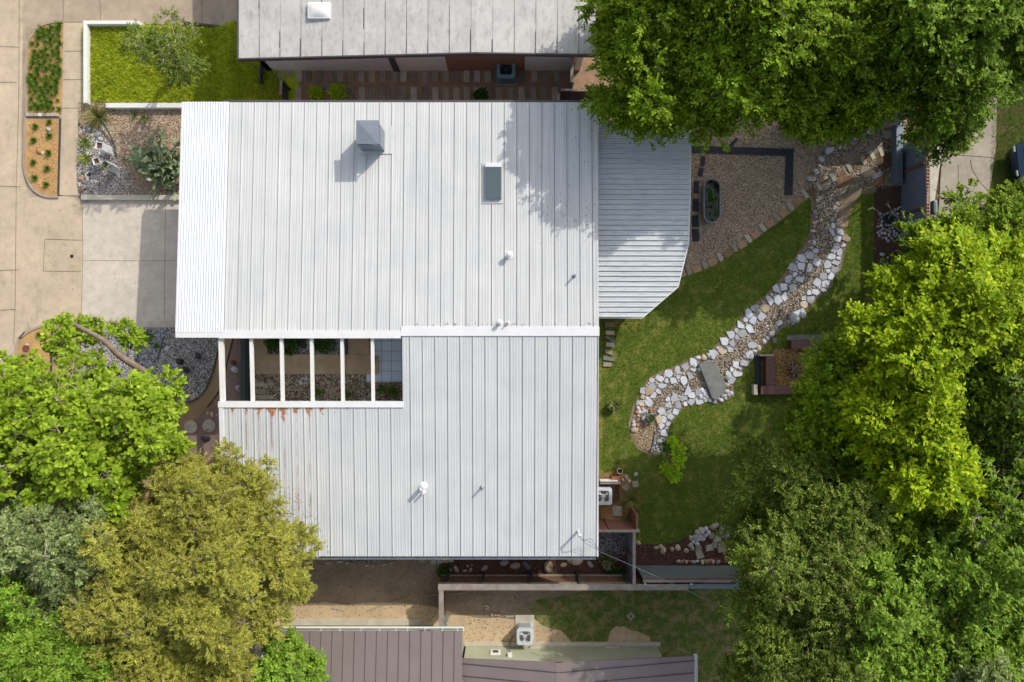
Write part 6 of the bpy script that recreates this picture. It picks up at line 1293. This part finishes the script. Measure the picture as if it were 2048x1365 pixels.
# ---------------- fences ----------------
def top_beam(name, pts, w, z, th, mat, label, cat='fence beam'):
    q = [Vector(P(u, v, z)) for u, v in pts]; a, b = q; d = (b-a).normalized(); n = Vector((-d.y, d.x, 0))*w/2; m = MB()
    m.hexa([(p.x, p.y, z-th) for p in (a-n, b-n, b+n, a+n)], [(p.x, p.y, z) for p in (a-n, b-n, b+n, a+n)]); return m, a, b
def south_fence():
    m, a, b = top_beam('', [(876, 1174.5), (1376, 1174.5)], .26, 1.85, .05, 'old_wood', ''); ln = b.x-a.x
    o = thing('rail_fence', 'long weathered timber fence with wide cap south of the white roof', 'fence', (a.x, a.y, 0))
    MB().box(0, ln, -.13, .13, 1.80, 1.85).build('cap_rail', M['old_wood'], o, bevel=.006); MB().box(0, ln, -.16, -.13, 1.72, 1.84).build('side_board', M['old_wood'], o)
    bd = MB(); n = int(9.3/.14)
    for k in range(n): bd.box(k*.14+.004, k*.14+.134, -.01, .012+.004*(k % 2), .05, 1.79)
    bd.build('boards', M['brown_wood'], o)
    for z in (.35, 1.45): MB().box(0, 9.3, .02, .09, z, z+.09).build('rail', M['old_wood'], o)
    for px in (895, 967, 1062, 1157, 1250): 
        x = P(px, 1160, .9)[0]-a.x; MB().box(x-.05, x+.05, .092, .19, 0, 1.78).build('post', M['dark_steel'], o)
    MB().box(ln+.01, ln+3.5, -.1, .12, 1.74, 1.8).build('cap_rail', M['slate_metal'], o)
    bd = MB()
    for k in range(24): bd.box(9.32+k*.14+.004, 9.32+k*.14+.134, -.06, -.03, .05, 1.72)
    bd.build('boards', M['brown_wood'], o)
south_fence()
m, a, b = top_beam('', [(882, 1168), (884, 1258)], 0, 1.85, 0, '', '')
o = thing('timber_fence', 'grey timber fence stub running south to the brown metal roof', 'fence', (a.x, a.y-.13, 0)); l = (a.y-.15)-b.y
MB().box(-.11, .11, -l, 0, 1.72, 1.82).build('cap_rail', M['old_wood'], o, bevel=.006)
bd = MB()
for k in range(int(l/.14)): bd.box(.0, .025, -.14*(k+1)+.004, -.14*k-.006, 0, 1.71)
bd.build('boards', M['brown_wood'], o)
for k in (0.05, .5, .95): MB().box(-.1, 0, -l*k-.05, -l*k+.05, 0, 1.71).build('post', M['old_wood'], o)
def metal_fence_south():
    x0, y0, _ = G(1272, 1131); x1 = P(1452, 1131, 0)[0]+1.5; o = thing('corrugated_fence', 'grey green corrugated metal fence panel in front of the southeast mulch bed', 'fence', (x0, y0, 0)); L_ = x1-x0
    m = MB(); n = int(L_/.19)
    for k in range(n): m.box(k*.19, k*.19+.17, -.03, 0, .02, 1.78); m.box(k*.19+.17, k*.19+.19, -.03, -.02, .02, 1.78)
    m.build('panel', M['fence_green'], o); MB().box(0, L_, -.075, -.035, 1.6, 1.85).build('trim_board', M['red_wood'], o); MB().box(0, L_, -.2, -.078, 1.78, 1.86).build('cap_rail', M['old_wood'], o)
    for k in range(4):
        x = .04+k*2.18; MB().box(x, x+.1, -.2, -.1, 0, 1.775).build('post', M['old_wood'], o); MB().lathe([(.035, 1.86), (.04, 1.9), (.01, 1.93)], (x+.05, -.26), 10).build('post_cap', M['white_trim'], o)
metal_fence_south()
def ns_fence():
    a = P(1268.5, 1062, 1.9); b = P(1270.5, 1172, 1.9); o = thing('timber_fence', 'grey fence running north to south between house corner and mulch bed', 'fence', (a[0], a[1], 0)); l = a[1]-b[1]
    MB().box(-.07, .07, -l, 0, 1.85, 1.9).build('cap_rail', M['old_wood'], o, bevel=.005)
    m = MB()
    for k in range(int(l/.15)): m.box(-.03, 0, -.15*(k+1)+.004, -.15*k-.004, .03, 1.84)
    m.build('boards', M['slate_metal'], o)
    for k in (.02, .5, .97): MB().box(-.1, -.03, -l*k-.06, -l*k+.02, 0, 1.84).build('post', M['red_wood'], o)
ns_fence()
def plank_screen():
    a = P(1197, 1062, 1.9); b = P(1280, 1061, 1.9); o = thing('plank_screen', 'reddish plank privacy screen with pale top rail beside the air conditioner', 'screen', (a[0]-.05, a[1], 0)); L_ = b[0]-a[0]
    m = MB()
    for k in range(9): m.box(0, L_-.1, .0, .03+.003*(k % 2), .05+k*.2, .235+k*.2)
    m.build('planks', M['red_wood'], o); MB().box(0, L_+.05, -.07, .05, 1.88, 1.93).build('cap_rail', M['old_wood'], o, bevel=.005)
    MB().box(L_-.1, L_, 0, .1, 0, 1.87).build('post', M['old_wood'], o); MB().box(.95*0+.55, .62, .035, .10, 0, 1.87).build('post', M['brown_wood'], o)
    MB().hexa([(L_-.12, .1, 0), (L_-.04, .1, 0), (L_-.04, .75, 0), (L_-.12, .75, 0)], [(L_-.12, .1, 1.85), (L_-.04, .1, 1.85), (L_-.04, .75, 1.85), (L_-.12, .75, 1.85)]).build('side_board', M['red_wood'], o)
plank_screen()
# north and east metal fences
def metal_fence(name, A, B_, h, label, side, rail_l, post_at, cap='red_wood', capw=.10, ladder=False):
    a = Vector(A); b = Vector(B_); d = b-a; L_ = d.length; o = thing(name, label, 'fence', (a.x, a.y, 0), math.atan2(d.y, d.x)); s = side
    m = MB(); n = int(L_/.2)
    for k in range(n): m.box(k*L_/n, (k+1)*L_/n-.012, min(0, .025*s), max(0, .025*s), .03, h-.05)
    m.box(0, L_, min(0, .01*s), max(0, .01*s)-.002, .03, h-.06); m.build('panel', M['fence_metal'], o)
    for x in post_at: MB().box(x-.05, x+.05, min(.03*s, .13*s), max(.03*s, .13*s), 0, h-.05).build('post', M['stone_red'], o)
    if ladder:
        MB().box(0, L_, -.12*s-.02, -.12*s+.02, h-.06, h).build('cap_rail', M['old_wood'], o)
        for k in range(int(L_/.16)): MB().box(k*.16, k*.16+.075, min(-.1*s, .02*s), max(-.1*s, .02*s), h-.05, h).build('cap_block', M['terracotta'], o) if k < 60 else None
    else: MB().box(0, L_, -.03, .05, h-.045, h).build('cap_rail', M[cap], o)
    return o
n0 = G(1560, 245); n1 = G(1800, 245)
metal_fence('metal_fence', (n0[0], n0[1]), (n1[0], n1[1]), 2.1, 'blue grey metal fence along the north edge of the gravel yard', -1, True, (0.3, 2.4, 4.5))
e0 = G(1803, 470); e1 = G(1803, 292)
metal_fence('metal_fence', (e0[0], e0[1]), (e1[0], e1[1]), 2.1, 'blue grey metal fence with rust brown posts beside the alley', 1, True, (.95, 3.05), ladder=True)
e2 = G(1803, 700); metal_fence('metal_fence', (e2[0], e2[1]), (e0[0], e0[1]-.02), 2.1, 'metal fence stretch hidden under the yellow green tree', 1, True, (.3, 2.6, 4.9))
a = P(1793, 366, .5); b = P(1806, 248, .5); tag(MB().box(a[0], b[0], a[1], b[1], 0, .5).build('gutter_board', M['fence_metal'], origin='base', bevel=.01), 'light blue grey metal trough along the foot of the alley fence', 'trough')
x, y, _ = G(1772, 440)
def dead_shrub():
    o = thing('dead_shrub', 'leafless pale shrub in a dark pot above white cobbles', 'shrub', (x, y, 0)); rg = random.Random(8)
    MB().lathe([(.2, 0), (.24, .3), (.2, .3), (.18, .2)], n=18).build('pot', M['rubber'], o)
    def br(p, d, l, r, k):
        q = p + d*l; MB().tube([tuple(p), tuple(p.lerp(q, .5)+Vector((rg.uniform(-.04, .04), rg.uniform(-.04, .04), .02))), tuple(q)], [r, r*.8, r*.55], 6).build('branch', M['bark_pale'], o)
        if k:
            for _ in range(2 if k < 3 else 3): br(q, (d+Vector((rg.uniform(-.8, .8), rg.uniform(-.6, .8), rg.uniform(-.2, .4)))).normalized(), l*.72, r*.55, k-1)
    br(Vector((0, 0, .2)), Vector((-.15, .35, 1)).normalized(), .5, .03, 3)
    MB().tube([(-.3, .1, .1), (-.6, .35, .4), (-.95, .5, .5), (-1.2, .4, .55)], [.03, .025, .02, .01], 6).build('branch', M['bark_pale'], o)
dead_shrub()
cob = []; cp_px = [(1757, 424), (1772, 428), (1805, 412), (1806, 452), (1800, 478), (1775, 486), (1754, 470)]
for _ in range(4000):
    u, v = rr_.uniform(1752, 1808), rr_.uniform(410, 488)
    if inside(np.array([[u, v]]), cp_px)[0] and all((u-a)**2+(v-b)**2 > 5.6**2 for a, b in cob) and (u-1772)**2+(v-440)**2 > 90: cob.append((u, v))
for u, v in cob: rock(u, v, rr_.uniform(.075, .10), 'stone_white' if rr_.random() < .8 else 'stone_grey', 'cobble', 'white rounded cobble packed round the dead shrub', 'stone', 'white cobbles round the dead shrub', rr=rr_)
for a, b, r in ((660, 908, .13), (697, 928, .08), (653, 953, .1), (697, 965, .08), (643, 995, .1), (672, 1048, .12), (628, 980, .06), (615, 870, .05)):
    u, v = zp(1560, 230, 3.25, [(a, b)])[0]; rock(u, v, r, 'stone_white', 'cobble', 'single white cobble on dark mulch below the packed cobbles', 'stone', 'scattered white cobbles on dark mulch', rr=rr_)

# ---------------- southeast mulch bed ----------------
for a, b in [(1135, 620), (1088, 632), (1062, 645), (1040, 640), (1110, 660), (1020, 662), (1088, 685), (1060, 660), (1043, 693), (1003, 693), (968, 705), (1066, 715), (1028, 718), (1000, 720), (985, 740), (965, 762), (1018, 752), (980, 788), (1172, 600), (1148, 612)]:
    u, v = zp(1140, 900, 4.014, [(a, b)])[0]; rock(u, v, rr_.uniform(.13, .18), rr_.choice(['stone_white', 'stone_white', 'stone_tan']), 'cobble', 'pale rounded cobble in the cluster between lawn and red mulch', 'stone', 'cobble cluster at the red mulch bed', rr=rr_)
for a, b in [(930, 808), (865, 785), (817, 795), (747, 810), (728, 775), (545, 742), (690, 785)]:
    u, v = zp(1140, 900, 4.014, [(a, b)])[0]; rock(u, v, rr_.uniform(.12, .18), 'stone_tan', 'cobble', 'pale stone spaced along the curved north edge of the red mulch', 'stone', 'stones along the red mulch edge', rr=rr_)
for i, (a, b, s) in enumerate([(1140, 685, .28), (1178, 712, .34), (1240, 660, .55), (1117, 780, .36), (1158, 760, .3), (1040, 838, .36), (1030, 788, .3), (1215, 778, .45)]):
    u, v = zp(1140, 900, 4.014, [(a, b)])[0]; flatstone('flagstone', None, .05, rr_.choice(['paver_light', 'paver']), ['small squarish paver by the cobble cluster', 'rounded grey paver beside the cobble cluster', 'largest flat stone under the olive tree edge', 'square pale paver in the middle of the red mulch', 'narrow broken paver near the square one', 'southernmost square pale paver in the mulch', 'triangular pale paver near the cobbles', 'brown flat stone beside the olive tree'][i], 'paver', None, .035, .04, world=[(x+rr_.uniform(-.05, .05), y+rr_.uniform(-.05, .05)) for x, y in rect(u, v, s, s*.95, rr_.uniform(-.3, .3))])
for i, a in enumerate([868, 890, 908, 932, 955, 988, 1020, 1058, 1085, 1100, 1122, 1148, 1160, 1188]):
    u, v = zp(1140, 900, 4.014, [(a, 892+6*(i % 2))])[0]; rock(u, v, rr_.uniform(.09, .16), rr_.choice(['stone_tan', 'stone_white', 'stone_tan', 'stone_orange']), 'cobble', 'rounded stone in the row at the foot of the corrugated fence', 'stone', 'stone row at the corrugated fence', rr=rr_)
for i, (a, b, s) in enumerate([(575, 210, .16), (325, 215, .16), (750, 155, .22), (845, 182, .26), (950, 182, .22), (1140, 192, .30), (1275, 178, .15), (1395, 145, .25), (1515, 172, .16), (1335, 150, .14), (465, 178, .08), (425, 188, .08), (270, 225, .1), (450, 222, .1), (400, 228, .1)]):
    u, v = zp(840, 1090, 4.452, [(a, b)])[0]; rock(u, v, s, rr_.choice(['stone_tan', 'stone_grey', 'paver']), 'stone', 'flat rock on mulch between white roof and rail fence', 'rock', 'flat rocks south of the white roof', rr=rr_, sq=.3, stretch=1.25, pointy=.3)
for i, (a, b) in enumerate([(120, 150), (175, 143), (225, 135), (275, 130), (20, 130)]):
    u, v = zp(840, 1090, 4.452, [(a, b)])[0]; flatstone('paver', None, .04, 'paver', 'small square paver, %s from the west under the south gutter' % ORD[[1, 2, 3, 4, 0][i]], 'paver', 'small pavers under the south gutter', .025, .02, world=rect(u, v, .26, .22))
for i, (a, b, w, r_) in enumerate([(700, 160, .3, .1), (870, 160, .2, .3), (920, 170, .2, .1), (1045, 183, .16, 0), (1095, 186, .16, .1), (1180, 178, .4, .15), (1260, 158, .3, .3), (570, 165, .3, .8), (800, 150, .25, 0)]):
    u, v = zp(500, 1090, 4.452, [(a, b)])[0]; flatstone('edging_stone', None, .06, 'paver', 'thin stone edging the dark gravel pocket under the south gutter', 'edging', 'stones edging the south gravel pocket', .015, .02, world=rect(u, v, w, .08, r_))

# ---------------- neighbour yard ----------------
condenser(1050, 1274, .82, .80, .82, 'ac_grey', 'grey air conditioner on a pale pad beside the sage green wall', 0, 'ac_grey', pad=False)
x, y, _ = P(1050, 1274, .82); tag(MB().box(x-.47, x+.47, y-.45, y+.75, 0, .06).build('equipment_pad', M['pale_concrete'], origin='base', bevel=.01), 'pale concrete pad under the grey air conditioner', 'pad')
fl = []
for k in range(48): t_ = k*2*pi/48; r_ = .19+.035*cos(4*t_); fl.append((r_*cos(t_), r_*sin(t_)))
x, y, _ = G(1261, 1232); o = thing('flower_stone', 'pale flower shaped stone ring with dark square hole on the grass', 'garden ornament', (x, y, .03)); MB().prism(fl, 0, .05, .05).build('ring', M['paver_light'], o); MB().box(-.045, .045, -.045, .045, .05, .054).build('hole', M['black_hole'], o)
for i, (a, b, w, h, r_, l) in enumerate([(600, 545, .26, .12, -.5, 'brick on bare dirt, upper of a pair'), (598, 568, .22, .1, -.1, 'brick on bare dirt, lower of a pair'), (685, 622, .3, .1, 0, 'pale brick lying alone north of the concrete pad'), (640, 618, .12, .2, .2, 'short brick end beside the pale brick'), (800, 635, .4, .08, .1, 'thin broken slab piece near the grey air conditioner')]):
    u, v = zp(840, 1090, 4.452, [(a, b)])[0]; flatstone('brick', None, .06, 'paver_light', l, 'brick', None, .02, .02, world=rect(u, v, w, h, r_))
for i, (a, b, s) in enumerate([(1830, 778, .08), (1832, 845, .14), (1760, 750, .08), (1740, 800, .12), (1900, 790, .10)]):
    u, v = zp(840, 1090, 4.452, [(a, b)])[0]; rock(u, v, s, 'stone_tan', 'stone', 'tan flat rock on the bare patch near the sage wall', 'rock', 'tan rocks by the sage wall', rr=rr_, sq=.15, dz=-.01, pointy=.3)
sheet('bare_dirt', jag([(1222, 1262), (1240, 1252), (1262, 1262), (1295, 1270), (1290, 1288), (1222, 1288)], 3), M['dirt_light'], .027)
def stick(a, b, l, r=.025, mat='bark_pale', name='plank', cat='plank'):
    p, q = Vector(G(*a)), Vector(G(*b)); d = (q-p).normalized(); n = Vector((-d.y, d.x, 0))*r; tag(MB().hexa([(v_.x, v_.y, .02) for v_ in (p-n, q-n, q+n, p+n)], [(v_.x, v_.y, .05) for v_ in (p-n, q-n, q+n, p+n)]).build(name, M[mat], origin='base'), l, cat)
s5 = lambda a, b: zp(500, 1090, 4.452, [(a, b)])[0]
stick(s5(730, 562), s5(840, 585), 'pale thin board lying on the sunny dirt strip, shorter one', .035); stick(s5(1040, 590), s5(1190, 535), 'pale thin board lying slanted on the sunny dirt strip, longer one', .035)
stick(s5(1550, 450), s5(1660, 442), 'thin pale stick on the dark dirt near the fence stub'); stick(s5(1240, 505), s5(1390, 462), 'broken grey branch on dark dirt', .02, 'bark')
stick(s5(1810, 455), s5(1890, 545), 'thin stick on bare dirt behind the fence stub', .012); stick(s5(1770, 440), s5(1900, 425), 'short stick under the long timber fence', .02)
x, y, _ = G(893, 1240); o = thing('junk_pile', 'heap of pale boards and teal hose beside the fence stub', 'wood pile', (x, y, 0))
for i, (dx, dy, a_, l) in enumerate([(-.02, -.1, 1.4, .7), (.1, .05, 1.2, .5), (-.08, .2, 1.7, .5), (.05, -.3, 1.1, .35)]): MB().box(-l/2+dx, l/2+dx, dy-.04, dy+.04, .02+.04*i, .05+.04*i, a_).build('board', M['paver_light' if i % 2 else 'old_wood'], o)
MB().tube(smooth([(.0, .5, .2), (.08, .1, .22), (-.05, -.1, .22), (.0, -.4, .15)], 4, False), .02, 6).build('hose', M['teal_paint'], o)

# ---------------- alley: bin and pickup ----------------
basic('navy_paint', srgb(16, 44, 72), 0.08, 2, 0.3, 0.0); basic('bin_lid', srgb(120, 132, 148), 0.1, 2, 0.5, 0.0); basic('silver_paint', srgb(150, 158, 166), 0.06, 2, 0.35, 0.0)
def car(u, v, paint, label, rot):
    x, y, _ = G(u, v); o = thing('parked_car', label, 'car', (x, y, 0), rot)
    prof = [(0, .35), (.05, .75), (.5, .88), (1.1, .95), (4.2, .95), (4.45, .75), (4.45, .35)]; m = MB()
    w = [.62, .78, .86, .88, .86, .78, .72]
    top = [(px_, -w[i], z) for i, (px_, z) in enumerate(prof)] + [(px_, w[i], z) for i, (px_, z) in enumerate(prof)]
    n = len(prof); m.add(top, [(i, i+1, n+i+1, n+i) for i in range(n-1)] + [tuple(range(n-1, -1, -1)), tuple(range(n, 2*n)), (0, n, 2*n-1, n-1)]); m.build('body', M[paint], o, bevel=.05)
    c = MB(); c.hexa([(1.1, -.8, .95), (4.0, -.8, .95), (4.0, .8, .95), (1.1, .8, .95)], [(1.75, -.62, 1.42), (3.5, -.62, 1.42), (3.5, .62, 1.42), (1.75, .62, 1.42)]); c.build('window', M['black_hole'], o)
    MB().box(1.8, 3.45, -.6, .6, 1.422, 1.45).build('roof', M[paint], o, bevel=.02); MB().box(.42, .5, -.6, .6, .885, .91).build('grille', M['galv'], o)
    for sx in (.85, 3.6):
        for sy in (-.8, .8): wo_ = MB().tube([(sx, sy-.1, .33), (sx, sy+.1, .33)], .33, 18).build('wheel', M['black_hole'], o)
    for sy in (-.6, .6): MB().box(.02, .10, sy-.14, sy+.14, .62, .72).build('headlight', M['white_trim'], o)
car(2010, 330, 'navy_paint', 'dark blue car nosing in from the east edge beside the alley', .12)
car(2026, 385, 'silver_paint', 'silver car below the dark blue one, mostly hidden by leaves', .1)
x, y, _ = P(1876, 410, .4); o = thing('air_duct', 'pale blue rounded metal tank standing on the alley curb', 'tank', (x-.1, y-.4, 0)); MB().box(-.12, .12, -.05, .65, 0, .4).build('body', M['slate_metal'], o, bevel=.1); MB().box(-.12, .12, -.75, -.12, 0, .35).build('body', M['dark_steel'], o, bevel=.08)

# ---------------- labels: every repeat gets its own ----------------
ONES = ['', 'first', 'second', 'third', 'fourth', 'fifth', 'sixth', 'seventh', 'eighth', 'ninth', 'tenth', 'eleventh', 'twelfth', 'thirteenth', 'fourteenth', 'fifteenth', 'sixteenth', 'seventeenth', 'eighteenth', 'nineteenth']
TENS = {20: ('twentieth', 'twenty'), 30: ('thirtieth', 'thirty'), 40: ('fortieth', 'forty'), 50: ('fiftieth', 'fifty'), 60: ('sixtieth', 'sixty'), 70: ('seventieth', 'seventy'), 80: ('eightieth', 'eighty'), 90: ('ninetieth', 'ninety')}
def ordw(n):
    if n < 20: return ONES[n]
    t_ = n//10*10; return TENS[t_][0] if n == t_ else TENS[t_][1] + ' ' + ONES[n-t_]
bp = [o for o in C.objects if o.parent is None and o.name.startswith('border_plant')]; bp.sort(key=lambda o: -o.location.y)
rows = [bp[i:i+5] for i in range(0, len(bp), 5)]
for i, rw in enumerate(rows):
    for j, o in enumerate(sorted(rw, key=lambda o: o.location.x)): o['label'] = 'strappy border plant, %s from the street in the %s row from the north' % (ordw(j+1), ordw(i+1))
by = {}
for o in C.objects:
    if o.parent is None and 'label' in o.keys() and 'category' in o.keys(): by.setdefault(o['label'], []).append(o)
for lab, os_ in by.items():
    if len(os_) < 2: continue
    X = [o.location.x for o in os_]; Y = [o.location.y for o in os_]
    if max(X)-min(X) > max(Y)-min(Y): os_.sort(key=lambda o: o.location.x); d = 'west'
    else: os_.sort(key=lambda o: -o.location.y); d = 'north'
    for i, o in enumerate(os_):
        w = (lab + ', %s from the %s' % (ordw(i+1), d)).split()
        o['label'] = ' '.join(w)
        if len(w) > 16: print('LONG', o['label'])
